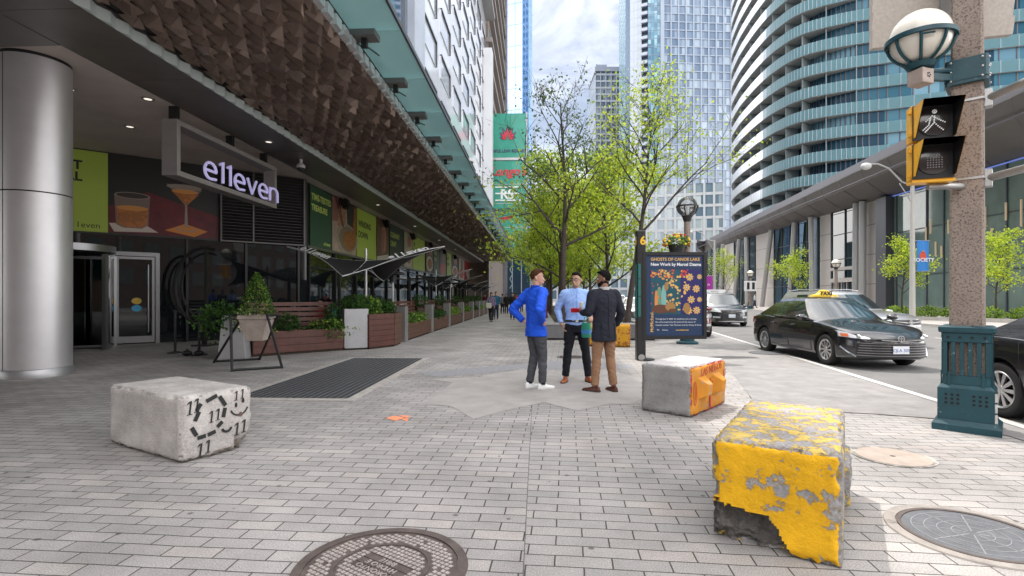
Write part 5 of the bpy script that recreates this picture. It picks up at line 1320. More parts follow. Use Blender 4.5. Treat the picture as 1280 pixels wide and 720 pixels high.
    md = body.modifiers.new('b', 'BOOLEAN'); md.operation = 'DIFFERENCE'; md.object = cut; md.solver = 'EXACT'; md.material_mode = 'TRANSFER'
    applied(body); bpy.data.objects.remove(cut); body.data.set_sharp_from_angle(angle=R(32))
    # glasshouse: ring of points round the belt and round the roof edge
    zr = H-.045; ins = .30 if not suv else .22
    def ringpts(v):
        rb, fb, rr_, rf = g['rb'], g['fb'], g['rr'], g['rf']; pts = []
        e = v**.92
        xr = rb+(rr_-rb)*e; xf = fb+(rf-fb)*e; bw = .905*hw*(1-.0*v)-ins*v*(.55+.45*v)*hw*.95
        fr = [.0, .045, .20, .50, .80, .955, 1.0]
        for f in fr:                                    # windscreen, right to left
            y = -bw+2*bw*f; pts.append((xf-.30*(1-v*.4)*(abs(2*f-1))**2.4, y))
        sd_ = [.035, .27, .455, .485, .69, .885, .965]
        xfc = xf-.30*(1-v*.4); xrc = xr+.16*(1-v*.5)
        for f in sd_: pts.append((xfc+(xrc-xfc)*f, bw*(1+.018*math.sin(f*math.pi))))
        for f in [.0, .05, .25, .5, .75, .95, 1.0]: y = bw-2*bw*f; pts.append((xr+.16*(1-v*.5)*(abs(2*f-1))**2.4, y))
        for f in reversed(sd_): pts.append((xfc+(xrc-xfc)*f, -bw*(1+.018*math.sin(f*math.pi))))
        return pts
    def zv(x, v):
        z0 = lerpt(crown, max(-hl+.1, min(hl-.3, x)))-.03
        return z0*(1-v)+zr*v
    vs_ = [0, .10, .35, .62, .86, 1.0]
    RG = []
    for v in vs_:
        zz = []
        for (x, y) in ringpts(v):
            zz.append((x, y, zv(x, v) - (0.02*(1-v) if abs(y) > .8*hw else 0)))
        RG.append(zz)
    n = len(RG[0])
    # which columns of faces are glass: windscreen 1..4, left side 7(+)..., rear, right side
    ws = {1, 2, 3, 4}; lf = {8, 10, 11}; lf = {7, 8, 10, 11}; rw = {15, 16, 17, 18}
    groups = {'windscreen': {1, 2, 3, 4}, 'side_window_lf': {7, 8}, 'side_window_lr': {10, 11}, 'rear_window': {15, 16, 17, 18}, 'side_window_rr': {23, 24}, 'side_window_rf': {26, 27}}
    gcols = set().union(*groups.values())
    shell = MB(); V = [p for r in RG for p in r]; F = []
    for i in range(len(vs_)-1):
        for j in range(n):
            if j in gcols and 1 <= i <= 3: continue
            F.append((i*n+j, i*n+(j+1) % n, (i+1)*n+(j+1) % n, (i+1)*n+j))
    cxr = sum(p[0] for p in RG[-1])/n; last = len(V); lastring = (len(vs_)-1)*n
    for q, dz in ((.86, .018), (.55, .038), (.2, .045)):
        base = len(V); V += [(cxr+(p[0]-cxr)*q, p[1]*q, p[2]+dz) for p in RG[-1]]
        for j in range(n): F.append((lastring+j, lastring+(j+1) % n, base+(j+1) % n, base+j))
        lastring = base
    F.append(tuple(range(lastring, lastring+n)))
    shell.add(V, F, paint, True); shell.build('roof', car, sharp=38)
    for gname, colset in groups.items():
        gm = MB()
        idx = sorted(colset); vv = []; ff = []
        cols = idx+[idx[-1]+1]
        for i in (1, 2, 3, 4):
            for j in cols: vv.append(RG[i][j % n])
        m_ = len(cols)
        for i in range(3):
            for j in range(m_-1): ff.append((i*m_+j, i*m_+j+1, (i+1)*m_+j+1, (i+1)*m_+j))
        gm.add(vv, ff, CGL, True)
        nm = 'windscreen' if gname == 'windscreen' else 'rear_window' if gname == 'rear_window' else 'side_window'
        go = gm.build(nm, car)
        if gname.startswith('side'):
            tm = MB(); ring = [RG[1][j % n] for j in cols]; tm.tube([(p[0], p[1]*1.012, p[2]) for p in ring], .011, CHR if not suv else TRM, 6); q = tm.build('window_trim', None); q.parent = go
    # dark cabin floor so nobody sees through the shell
    b = MB(); b.bx(g['rb']+.3, g['fb']-.3, -hw*.72, hw*.72, .62, .9, TRM); b.build('cabin', car)
    # wheels, arches
    for ax in (ax_f, ax_r):
        for s in (1, -1): wheel(car, ax, s*(hw-.125), wr, s, spokes)
    # front: patches that follow the nose in plan
    def xn(y, off=.012):
        f = min(.9999, abs(y)/hw); return hl-.62*f**(1/.30)+off
    def strip(mb, ys_, zf0, zf1, m, off=.012, th=.04, back=None):
        r_ = []
        for y in ys_:
            x = xn(y, off); z0, z1 = zf0(y), zf1(y); s0 = .0; s1 = .10*max(0, (z1-.55)) if back is None else back
            r_.append([(x-s0, y, z0), (x-s1, y, z1), (x-s1-th, y, z1), (x-s0-th, y, z0)])
        mb.loft(r_, m, caps=True, smooth=False)
    lin = lambda a, b_, n_: [a+(b_-a)*i/n_ for i in range(n_+1)]
    if not suv:
        for s in (1, -1):
            b = MB(); strip(b, [s*q for q in lin(.50, .868, 10)], lambda y: .60+.05*(abs(y)-.5)/.37, lambda y: .655+.115*((abs(y)-.5)/.37), LAMP, .016, .12, .10); h_ = b.build('headlight', car)
            b = MB(); strip(b, [s*q for q in lin(.78, .855, 4)], lambda y: .655, lambda y: .715, AMBER, .020, .1, .05); q = b.build('indicator_lens', None); q.parent = h_
            b = MB(); b.M = Matrix.Translation((xn(.66)-.03, s*.66, .665)); b.ball((0,0,0), .045, CHR, 8); q = b.build('lamp_reflector', None); q.parent = h_
            b = MB(); b.tube([(xn(.70)+.004, s*.70, .26), (xn(.80)+.004, s*.80, .36), (xn(.865)+.006, s*.865, .45)], .018, CHR, 6); b.build('fog_lamp_trim', car)
        b = MB(); strip(b, lin(-.56, .56, 14), lambda y: .585+.0*abs(y), lambda y: .635-.02*abs(y), TRM, .010, .06, .02); b.build('upper_grille', car)
        b = MB(); strip(b, lin(-.62, .62, 14), lambda y: .575+.06*abs(y), lambda y: .592+.06*abs(y), CHR, .02, .05, .0); b.build('grille_bar', car)
        b = MB(); strip(b, lin(-.70, .70, 16), lambda y: .255, lambda y: .555-.10*max(0, abs(y)-.45), TRM, .006, .06, .01); lg = b.build('lower_grille', car)
        b = MB()
        for z in (.285, .335, .385, .435, .485, .53): strip(b, lin(-.70+.2*(z-.28)*1.0, .70-.2*(z-.28), 14), lambda y, z=z: z, lambda y, z=z: z+.014, mat('grille_slat', (.30, .30, .31), .3, metal=.8), .014, .03, .0)
        q = b.build('slats', None); q.parent = lg
        pz = .415; ez = .635
    else:
        for s in (1, -1):
            b = MB(); strip(b, [s*q for q in lin(.46, .875, 10)], lambda y: .70+.10*(abs(y)-.46), lambda y: .79+.20*(abs(y)-.46), LAMP, .016, .12, .08); b.build('headlight', car)
            b = MB(); strip(b, [s*q for q in lin(.52, .80, 5)], lambda y: .42, lambda y: .50, LAMP, .012, .05, 0); b.build('fog_lamp', car)
        b = MB(); strip(b, lin(-.5, .5, 12), lambda y: .66, lambda y: .80, TRM, .012, .06, .03); b.build('grille', car)
        b = MB(); strip(b, lin(-.5, .5, 12), lambda y: .70+.1*abs(y), lambda y: .725+.1*abs(y), CHR, .02, .04, 0); b.build('grille_bar', car)
        b = MB(); strip(b, lin(-.72, .72, 14), lambda y: .25, lambda y: .40, TRM, .006, .06, 0); b.build('lower_bumper', car)
        b = MB(); strip(b, lin(-.6, .6, 12), lambda y: .245-.0*abs(y), lambda y: .30-.05*abs(y), mat('skid_silver', (.45, .45, .46), .4, metal=.6), .016, .05, 0); b.build('skid_plate', car)
        pz = .53; ez = .73
    b = MB(); b.M = Matrix.Translation((hl+.026, 0, ez)) @ Matrix.Rotation(math.pi/2, 4, 'Y')
    b.lathe([(.058, -.012), (.066, 0), (.066, .008), (.05, .008), (.05, 0)], CHR, 24, caps=False)
    b.M = Matrix.Translation((hl+.028, 0, ez)); b.bx(0, .006, -.045, .045, -.004, .01, CHR); b.bx(0, .006, -.008, .008, -.045, .045, CHR); b.build('emblem', car)
    b = MB(); b.bx(hl+.02, hl+.032, -.155, .155, pz-.075, pz+.075, PLT); pl_ = b.build('licence_plate', car)
    if plate:
        b = MB(); b.M = frame((hl+.0335, 0, pz-.01), (0, 1, 0), (0,0,1)); b.text(plate, .085, PLB, .001); b.M = None; q = b.build('plate_lettering', None); q.parent = pl_
    # rear
    for s in (1, -1):
        b = MB()
        r_ = []
        for q in lin(.48, .88, 8):
            y = s*q; f = min(.9999, q/hw); x = -hl+.45*f**(1/.24)-.012; r_.append([(x, y, .76), (x+.05, y, .93), (x+.14, y, .93), (x+.09, y, .76)])
        b.loft(r_, TAIL, smooth=False); b.build('tail_light', car)
    # doors: shut lines, handles, sills, mirrors
    b = MB()
    for s in (1, -1):
        for xd in (.92, -.08, -1.02):
            pts = []
            for z in lin(.27, .93, 8):
                zb = .19; zs = .93; hs = zs-zb; u = (z-zb)/hs
                yy = hw*(1.0-.04*abs(u-.34)**1.3*1.6)+.001; pts.append((xd-(.10*(u) if xd < -.5 else 0.02*u), s*yy, z))
            b.tube(pts, .005, TRM, 4)
        b.tube([(-1.0, s*(hw*.985+.003), .27), (.92, s*(hw*.985+.003), .27)], .006, TRM, 4)
    b.build('door_gap', car)
    for s in (1, -1):
        for xd in (.12, -.86):
            b = MB(); b.tube([(xd-.11, s*(hw*.985+.012), .80), (xd, s*(hw*.985+.028), .808), (xd+.11, s*(hw*.985+.012), .80)], .014, paint, 8, ry=.018); b.build('door_handle', car)
        b = MB(); b.bar((.80, s*hw*.88, .93), (.78, s*(hw+.06), .97), .05, .03, TRM)
        b.M = Matrix.Translation((.77, s*(hw+.12), 1.0)); b.ball((0, 0, 0), .1, paint, 10, .75, 1.15, .72); b.M = None; mo = b.build('wing_mirror', car)
        b = MB(); b.bx(.685, .693, s*(hw+.12)-.08, s*(hw+.12)+.08, .955, 1.045, CHR); q = b.build('mirror_glass', None); q.parent = mo
    if suv:
        b = MB()
        for s in (1, -1): b.tube([(g['rf']-.2, s*hw*.60, H), (g['rf']-.6, s*hw*.61, H+.045), (g['rr']+.5, s*hw*.61, H+.045), (g['rr']+.1, s*hw*.60, H)], .017, CHR, 6)
        b.build('roof_rail', car)
    if taxi:
        b = MB(); YL = mat('taxi_yellow', (.80, .52, .01), .4, coat=.3)
        rings = []
        for x, s_, h_ in ((-.10, .25, .5), (-.08, .8, .9), (0, 1, 1), (.08, .8, .9), (.10, .25, .5)):
            rings.append([(x-.15, .36*s_*c_, H+.005+.16*h_*z_) for c_, z_ in ((-1, 0), (-.92, .25), (-.6, .38), (-.42, .62), (-.32, .95), (0, 1.08), (.32, .95), (.42, .62), (.6, .38), (.92, .25), (1, 0))])
        b.loft(rings, YL); ts = b.build('roof_sign', car)
        b = MB(); b.M = frame((-.15+.103, 0, H+.08), (0, 1, 0), (0,0,1)); b.text('TAXI', .13, TRM, .004, bold=.004); q = b.build('sign_lettering', None); q.parent = ts
    return car
def place(fc, rc, L, wb, W, side):
    """pose from the ground contacts of the two wheels on one side; side=-1: they are the car's right wheels"""
    h = (fc-rc).normalized(); n = Vector((-h.y, h.x, 0)); rz = math.atan2(h.y, h.x)
    c = (fc+rc)/2 - n*side*(W/2-.12) - h*.03
    return c, rz
BLKP = mat('black_paint', (.010, .010, .012), .22, spec=.6, coat=1.0); GRYP = mat('charcoal_paint', (.045, .05, .058), .25, metal=.4, coat=1.0); SILP = mat('silver_paint', (.36, .37, .38), .3, metal=.7, coat=1.0); REDP = mat('maroon_paint', (.16, .012, .02), .25, coat=1.0); WHP = mat('white_paint', (.65, .66, .68), .3, coat=1.0)
zr_ = -.012
c, rz = place(G(1031, 454.6, zr_), G(963.5, 440, zr_), 4.85, 2.775, 1.82, -1)
make_car('taxi', 'black sedan taxi with a yellow roof sign driving towards the corner', 'taxi', (c.x, c.y, zr_), rz, BLKP, taxi=True, spokes=10)
hd = math.atan2(-RD.y, -RD.x)
ha_ = hd+.02; o = at(915, 25.6)-Vector((math.cos(ha_), math.sin(ha_), 0))*2.28; make_car('suv', 'charcoal compact suv coming down the road behind the poster panel', 'car', (o.x, o.y, zr_), ha_, GRYP, 4.55, 1.82, 1.66, 2.62, .345, 'suv', 5, plate='BVKR 482')
o = at(1052, 17.2); make_car('suv', 'silver grey suv partly hidden behind the black taxi', 'car', (o.x, o.y, zr_), hd+.40, mat('grey_paint', (.40, .40, .41), .3, metal=.5, coat=1.0), 4.6, 1.84, 1.66, 2.68, .34, 'suv', 8, plate=None)
o = at(846, 20.6); make_car('maroon_car', 'maroon hatchback mostly hidden behind the exhibition poster', 'car', (o.x, o.y, zr_), hd+.1, REDP, 4.2, 1.74, 1.5, 2.55, .31, 'hatch', 8, plate=None)
rc = G(1259, 521.5, zr_); h = Vector((math.cos(hd+.06), math.sin(hd+.06), 0)); c, rz = place(rc+h*2.84, rc, 4.9, 2.84, 1.85, -1)
make_car('black_car', 'glossy black sedan with silver multi spoke wheels behind the concrete pole', 'car', (c.x, c.y, zr_), rz, BLKP, 4.9, 1.85, 1.44, 2.84, .335, 'sedan', 10, plate=None)
o = at(793, 32.5); make_car('parked_car', 'pale silver sedan parked beyond the trees left of the black pylon', 'car', (o.x, o.y, zr_), hd, SILP, 4.6, 1.8, 1.47, 2.7, .32, 'sedan', 8, plate=None)
o = at(770, 42); make_car('parked_car', 'white suv parked far down the road behind the tree trunks', 'car', (o.x, o.y, zr_), hd, WHP, 4.5, 1.82, 1.65, 2.62, .34, 'suv', 5, plate=None)
o = at(912, 52); make_car('parked_car', 'small dark car far along the road beyond the suv', 'car', (o.x-1.5, o.y, zr_), hd, GRYP, 4.5, 1.8, 1.5, 2.62, .33, 'hatch', 5, plate=None)
# ================================================================ PEOPLE
SKIN1 = mat('skin_fair', (.46, .25, .185), .55); SKIN2 = mat('skin_warm', (.42, .24, .165), .55); SKIN3 = mat('skin_brown', (.23, .11, .07), .55)
HAIRB = mat('hair_brown', (.055, .026, .013), .9, nz=(60, .4), spec=.12); HAIRK = mat('hair_black', (.008, .007, .007), .9, nz=(60, .4), spec=.12)
CLOTH = {}
def cloth(name, col, rough=.85, nz=.14):
    return mat('cloth_'+name, col, rough, nz=(7, nz), bump=(14, .3, .02), spec=.25)
def fuse(mb, name, parent, voxel, m, smooth=2, label=None, fold=0.0):
    """blend the overlapping limbs of one builder into a single continuous skin"""
    o = mb.build(name, parent, label=label)
    r = o.modifiers.new('r', 'REMESH'); r.mode = 'VOXEL'; r.voxel_size = voxel; r.use_smooth_shade = True
    s = o.modifiers.new('s', 'SMOOTH'); s.iterations = smooth; s.factor = .5
    applied(o); o.data.materials.clear(); o.data.materials.append(m)
    if fold:      # cloth creases: slanting ridges pulled from noise
        nn_ = [v.normal.copy() for v in o.data.vertices]
        for v, n_ in zip(o.data.vertices, nn_):
            p = v.co.copy(); q = Vector((p.x*7+p.z*4, p.y*7, p.z*13+p.x*5)); a = 1-abs(noise.noise(q))*2.2; b_ = noise.noise(Vector((p.x*17, p.y*17, p.z*26+4)))
            v.co = p + n_*fold*(a*.9-.35+b_*.45)
        o.data.update()
    return o
def ell_ring(c, rx, ry, n=20, yaw=0, tilt=0):
    out = []
    for k in range(n):
        a = 2*math.pi*k/n; x, y = rx*math.cos(a), ry*math.sin(a)
        out.append((c[0]+x*math.cos(yaw)-y*math.sin(yaw), c[1]+x*math.sin(yaw)+y*math.cos(yaw), c[2]))
    return out
def person(name, label, loc, rz, pose, top, legs, skin, hair, shoes, H=1.8, vox=.011, jacket=False, head_yaw=0.0, head_pitch=0.0, hairstyle='short', beard=False, glasses=False, collar=None, belt=None, detail=True, group=None, skirt=None, sole=None, socks=None):
    """figure faces +Y locally, right hand on +X. pose: joint positions for a 1.8 m figure"""
    t = thing(name, label, 'person', loc, rz, group); t.scale = (H/1.8,)*3
    V = Vector; J = {k: V(v) for k, v in pose.items()}
    m = skin
    hipc = J.get('hip', V((0, 0, .95))); chest = J.get('chest', V((0, 0, 1.30))); neck = J.get('neck', V((0, 0, 1.50))); hc = J.get('head', V((0, .015, 1.665)))
    shl, shr = J.get('shl', V((-.185, 0, 1.455))), J.get('shr', V((.185, 0, 1.455)))
    HY = Matrix.Translation(hc) @ Matrix.Rotation(head_yaw, 4, 'Z') @ Matrix.Rotation(head_pitch, 4, 'X')
    # ---- body: one skin
    b = MB()
    def torso(mb, g, zlow=None):
        prof = [(hipc+V((0,0,-.10)), .150, .105), (hipc, .170, .118), (hipc.lerp(chest, .38), .148, .105), (hipc.lerp(chest, .72), .162, .112), (chest.lerp(neck, .18), .182, .118), (chest.lerp(neck, .52), .178, .108), (chest.lerp(neck, .80), .125, .085), (neck, .068, .066)]
        mb.loft([ell_ring(p, rx*g+(g-1)*.0, ry*g) for p, rx, ry in prof], m)
    torso(b, .93)
    b.tube([neck+V((0,-.005,-.04)), neck.lerp(hc, .55)+V((0,-.01,0)), hc+V((0,-.015,-.02))], [.062, .056, .055], m, 14)
    b.M = HY                                            # skull, jaw, nose, ears
    b.ball((0, -.012, .035), .1, m, 14, .78, .96, .98)
    b.loft([ell_ring((0, .018-.0, -.118), .030, .034, 18), ell_ring((0, .020, -.10), .047, .052, 18), ell_ring((0, .010, -.06), .062, .074, 18), ell_ring((0, .0, -.01), .070, .088, 18), ell_ring((0, -.004, .04), .070, .09, 18)], m)
    b.tube([(0, .078, .005), (0, .094, -.018), (0, .108, -.040), (0, .092, -.050)], [.009, .011, .014, .010], m, 8, round_ends=True)
    for s in (1, -1):
        b.tube([(s*.072, -.01, -.03), (s*.082, -.018, -.008), (s*.080, -.022, .018)], [.010, .015, .012], m, 8, round_ends=True)
    b.tube([(-.024, .083, -.075), (0, .090, -.074), (.024, .083, -.075)], [.007, .010, .007], m, 8, round_ends=True)
    b.M = None
    hands = []
    for S, sh in (('l', shl), ('r', shr)):
        el, wr = J['el'+S], J['wr'+S]; fd = J.get('hd'+S, (wr-el).normalized()).normalized()
        b.tube([sh+V((0,0,-.02)), sh.lerp(el, .5), el], [.050, .046, .040], m, 14, round_ends=True); b.tube([el, el.lerp(wr, .35), wr], [.041, .040, .027], m, 14, round_ends=True)
        # hand: palm, four unequal bent fingers, side thumb
        pn = J.get('pn'+S, V((1 if S == 'l' else -1, 0, 0))); pn = (pn-fd*pn.dot(fd)).normalized(); sd_ = fd.cross(pn).normalized()   # pn: palm normal
        curl = J.get('curl'+S, V((.45, 0, 0))).x
        pc = wr+fd*.05
        b.tube([wr, wr+fd*.035, wr+fd*.085], [.026, .034, .036], m, 10, ry=[.02, .016, .014]) if False else None
        q = [wr-fd*.005, wr+fd*.03, wr+fd*.07, wr+fd*.092]
        rings = []
        for i_, (p, w_, h_) in enumerate(zip(q, (.025, .033, .039, .037), (.020, .017, .015, .012))):
            rings.append([p+sd_*(w_*math.cos(2*math.pi*k/12))+pn*(h_*math.sin(2*math.pi*k/12)) for k in range(12)])
        b.loft(rings, m)
        th_s = -1 if S == 'l' else 1; th_s = J.get('th'+S, V((th_s, 0, 0))).x
        for k, (off, ln) in enumerate(((-.029, .070), (-.010, .080), (.010, .076), (.028, .060))):
            p0 = wr+fd*.085+sd_*off*th_s*-1; d1 = fd*math.cos(curl*.5)+pn*math.sin(curl*.5); d2 = fd*math.cos(curl*1.5)+pn*math.sin(curl*1.5); d3 = fd*math.cos(curl*2.3)+pn*math.sin(curl*2.3)
            p1 = p0+d1*ln*.45; p2 = p1+d2*ln*.32; p3 = p2+d3*ln*.25
            b.tube([p0-fd*.02, p0, p1, p2, p3], [.0095, .0095, .009, .0082, .007], m, 8, round_ends=True)
        p0 = wr+fd*.025+sd_*.028*th_s; p1 = p0+(fd*.6+sd_*.75*th_s+pn*.25).normalized()*.040; p2 = p1+(fd*.85+sd_*.25*th_s+pn*.4).normalized()*.034
        b.tube([wr+fd*.02, p0, p1, p2], [.012, .012, .0105, .009], m, 8, round_ends=True)
    for S, sx in (('l', -.09), ('r', .09)):
        hp = V((hipc.x+sx, hipc.y, hipc.z-.02)); kn, an = J['kn'+S], J['an'+S]
        b.tube([hp, hp.lerp(kn, .5), kn], [.082, .070, .052], m, 14, round_ends=True); b.tube([kn, kn.lerp(an, .35), an], [.052, .054, .036], m, 14, round_ends=True)
    body = fuse(b, 'body', t, min(vox, .0085) if detail else vox, skin, 1)
    # ---- trousers or skirt
    b = MB()
    pc = hipc
    b.loft([ell_ring(pc+V((0,0,-.13)), .150, .118), ell_ring(pc+V((0,0,-.05)), .178, .130), ell_ring(pc+V((0,0,.03)), .172, .122), ell_ring(pc+V((0,0,.095)), .155, .110)], m)
    for S, sx in (('l', -.088), ('r', .088)):
        hp = V((hipc.x+sx, hipc.y, hipc.z-.04)); kn, an = J['kn'+S], J['an'+S]
        e = an+(kn-an).normalized()*.01
        b.tube([hp, hp.lerp(kn, .35), hp.lerp(kn, .72), kn, kn.lerp(an, .3), kn.lerp(an, .65), kn.lerp(an, .9), e], [.102, .098, .080, .070, .070, .062, .059, .060], m, 18)
    if skirt: b.loft([ell_ring(pc+V((0,0,-.55)), .21, .2), ell_ring(pc+V((0,0,-.1)), .185, .14), ell_ring(pc+V((0,0,.05)), .165, .118)], m)
    fuse(b, 'skirt' if skirt else 'trousers', t, vox, legs, 2, fold=.0075 if detail else 0)
    # ---- top
    b = MB(); g = 1.10 if jacket else 1.05
    low = -.20 if jacket else -.06
    if jacket == 'sweater': low = -.16
    prof = [(hipc+V((0,0,low)), .193 if jacket else .172, .142 if jacket else .125), (hipc+V((0,0,low*.5)), .188 if jacket else .174, .138 if jacket else .126), (hipc+V((0,0,.07)), .172, .126), (hipc.lerp(chest, .42), .166, .124), (hipc.lerp(chest, .72), .180, .132), (chest.lerp(neck, .15), .196, .134), (chest.lerp(neck, .5), .192, .120), (chest.lerp(neck, .78), .148, .098), (chest.lerp(neck, .93), .098, .080), (neck+V((0,0,.018)), .072, .072)]
    gg = 1.05 if jacket else 1.0
    b.loft([ell_ring(p, rx*gg, ry*gg) for p, rx, ry in prof], m)
    for S, sh in (('l', shl), ('r', shr)):
        el, wr = J['el'+S], J['wr'+S]; w1 = el.lerp(wr, .93); f = 1.12 if jacket else 1.0
        b.tube([sh+V((0,0,-.012)), sh.lerp(el, .2), sh.lerp(el, .5), el], [.074*f, .074*f, .065*f, .056*f], m, 16, round_ends=True)
        b.tube([el, el.lerp(wr, .4), el.lerp(wr, .8), w1], [.056*f, .053*f, .045*f, .042*f], m, 16)
        bn_ = (el-sh).normalized()
        for u in (.75, .9): p = sh.lerp(el, u); b.tube([p-bn_*.012, p+bn_*.012], [.064*f, .064*f], m, 14) if detail else None
    b.tube([shl+V((.01,0,-.01)), (shl+shr)/2+V((0,0,.02)), shr+V((-.01,0,-.01))], [.068, .085, .068], m, 14, round_ends=True)
    ob = fuse(b, {'sweater': 'jacket', True: 'jacket'}.get(jacket, 'shirt'), t, vox, top, 2, fold=(.0055 if jacket is True else .009) if detail else 0)
    # ---- hair
    if hairstyle:
        b = MB(); b.M = HY; rr = random.Random(5)
        zlo = -.035 if hairstyle == 'short' else (-.06 if hairstyle == 'full' else -.22)
        n = 12
        rings = []
        for i in range(n+1):
            el_ = R(-38+128*i/n) if hairstyle != 'long' else R(-60+150*i/n)
            ring = []
            for k in range(32):
                a = 2*math.pi*k/32; fx, fy = math.cos(a), math.sin(a)
                u_ = min(1, i/6.0)*(1-.45*max(0, fy)*(1-min(1, i/9.0))); r_ = 1.0+.085*u_+.02*math.sin(a*9+i)*u_+(.05 if el_ > .75 and fy > 0 else 0)
                e2 = el_
                front = max(0, fy)
                lim = R(36)*front**.8 if hairstyle != 'long' else R(18)*front
                side = R(-2) if abs(fx) > .75 else R(-38)
                lo = max(lim if fy > .18 else R(-90), (R(-6) if fy > -.35 else R(-90)))
                e2 = max(el_, lo)
                q = math.cos(e2)
                ring.append((fx*q*.080*r_, -.012+fy*q*.099*r_, .035+math.sin(e2)*.100*r_))
            rings.append(ring)
        b.loft(rings, m)
        if hairstyle == 'long': b.loft([ell_ring((0, -.06, -.20), .085, .045), ell_ring((0, -.05, -.05), .092, .065), ell_ring((0, -.03, .05), .085, .08)], m)
        if hairstyle == 'full': b.ball((0, .01, .105), .07, m, 10, 1.0, 1.25, .42)
        if hairstyle == 'quiff': b.tube([(-.045, .072, .105), (0, .082, .112), (.045, .072, .105)], [.022, .027, .022], m, 10, round_ends=True)
        b.M = None
        ho = fuse(b, 'hair', t, .008 if detail else .014, hair, 1)
    if beard:
        b = MB(); b.M = HY
        b.loft([ell_ring((0, .024, -.128), .034, .042, 18), ell_ring((0, .022, -.105), .054, .062, 18), ell_ring((0, .012, -.075), .067, .080, 18), ell_ring((0, -.002, -.045), .0725, .078, 18), ell_ring((0, -.012, -.015), .073, .062, 18)], m); b.M = None
        fuse(b, 'beard', t, .007, hair, 1)
    if detail:
        b = MB(); b.M = HY; EW = mat('eye_white', (.6, .58, .55), .3); EP = mat('eye_dark', (.02, .012, .01), .2)
        for s in (1, -1): b.ball((s*.030, .076, .008), .0125, EW, 8); b.ball((s*.030, .0855, .008), .0062, EP, 6)
        b.build('eyes', t)
        b = MB(); 
        b.M = HY
        for s in (1, -1): b.tube([(s*.014, .089, .026), (s*.032, .088, .031), (s*.050, .078, .025)], [.004, .0055, .003], hair, 6)
        b.build('eyebrows', t)
        b = MB(); b.M = HY; b.tube([(-.022, .0955, -.0735), (0, .1005, -.074), (.022, .0955, -.0735)], [.003, .0045, .003], mat('lip', (.27, .10, .085), .5), 6); b.build('lips', t)
    if glasses:
        b = MB(); b.M = HY; GF = mat('glasses_frame', (.05, .05, .055), .3, metal=.6)
        for s in (1, -1):
            b.tube([(s*.033+.024*math.cos(a*.2618*2), .100, .004+.019*math.sin(a*.2618*2)) for a in range(13)], .0026, GF, 5); b.tube([(s*.056, .098, .008), (s*.078, .03, .008), (s*.082, -.02, .01)], .0025, GF, 5)
        b.tube([(-.01, .101, .008), (.01, .101, .008)], .0025, GF, 5); b.build('glasses', t)
    if collar:
        b = MB(); ring = []
        for zz, q in ((neck.z+.01, .078), (neck.z+.055, .070)): ring.append([V(p) for p in ell_ring((neck.x, neck.y-.008, zz), q, q*1.02, 24)])
        ring[1] = [p+V((0, 0, -.025 if p.y > neck.y+.04 else 0)) for p in ring[1]]
        b.loft(ring, collar, caps=False); b.loft([[p*1 for p in r] for r in ring][::-1], collar, caps=False)
        for s in (1, -1): b.add([(neck.x+s*.01, neck.y+.078, neck.z+.02), (neck.x+s*.07, neck.y+.045, neck.z+.045), (neck.x+s*.075, neck.y+.085, neck.z-.035), (neck.x+s*.03, neck.y+.108, neck.z-.05)], [(0,1,2,3),(3,2,1,0)], collar)
        b.build('collar', t)
    if belt:
        b = MB(); b.loft([ell_ring(hipc+V((0,0,.035)), .182, .132, 28), ell_ring(hipc+V((0,0,.07)), .178, .130, 28)], belt, caps=False, smooth=True)
        b.bx(hipc.x-.025, hipc.x+.025, hipc.y+.128, hipc.y+.142, hipc.z+.035, hipc.z+.07, CHR); b.build('belt', t)
    # ---- shoes
    for S in 'lr':
        an = J['an'+S]; fd = J.get('ft'+S, V((0, 1, 0))).normalized(); sdv = V((fd.y, -fd.x, 0)).normalized()
        up = fd.cross(sdv) if fd.cross(sdv).z < 0 else sdv.cross(fd); up = V((0,0,1)) if abs(fd.z) < .05 else up
        if up.z < 0: up = -up
        b = MB(); base = an-up*.085
        rings = []
        for u, w_, h_ in ((-.085, .022, .045), (-.075, .033, .075), (-.04, .037, .092), (.01, .037, .092), (.06, .041, .068), (.11, .047, .052), (.16, .045, .043), (.195, .030, .034), (.208, .012, .022)):
            rings.append([base+fd*u+sdv*(w_*x_)+up*(h_*z_) for x_, z_ in ((-.85, 0), (-1, .18), (-.95, .5), (-.6, .88), (0, 1), (.6, .88), (.95, .5), (1, .18), (.85, 0))])
        b.loft(rings, shoes); so_ = b.build('shoe', t)
        if sole:
            b = MB(); b.loft([[p for p in [base+fd*u-sdv*w_-up*.002, base+fd*u+sdv*w_-up*.002, base+fd*u+sdv*w_+up*.018, base+fd*u-sdv*w_+up*.018]] for u, w_ in ((-.088, .026), (-.04, .041), (.05, .044), (.12, .05), (.19, .036), (.212, .014))], sole, smooth=False); q = b.build('sole', None); q.parent = so_
        if socks: b = MB(); b.tube([an-up*.02, an+up*.07], [.045, .043], socks, 14); b.build('sock', t)
    return t
V3 = Vector
STAND = dict(ell=(-.23, -.02, 1.18), elr=(.23, -.02, 1.18), wrl=(-.24, .06, .93), wrr=(.24, .06, .93), knl=(-.10, .015, .50), knr=(.10, .015, .50), anl=(-.105, -.01, .085), anr=(.105, -.01, .085))
def P(**k): d = dict(STAND); d.update(k); return d
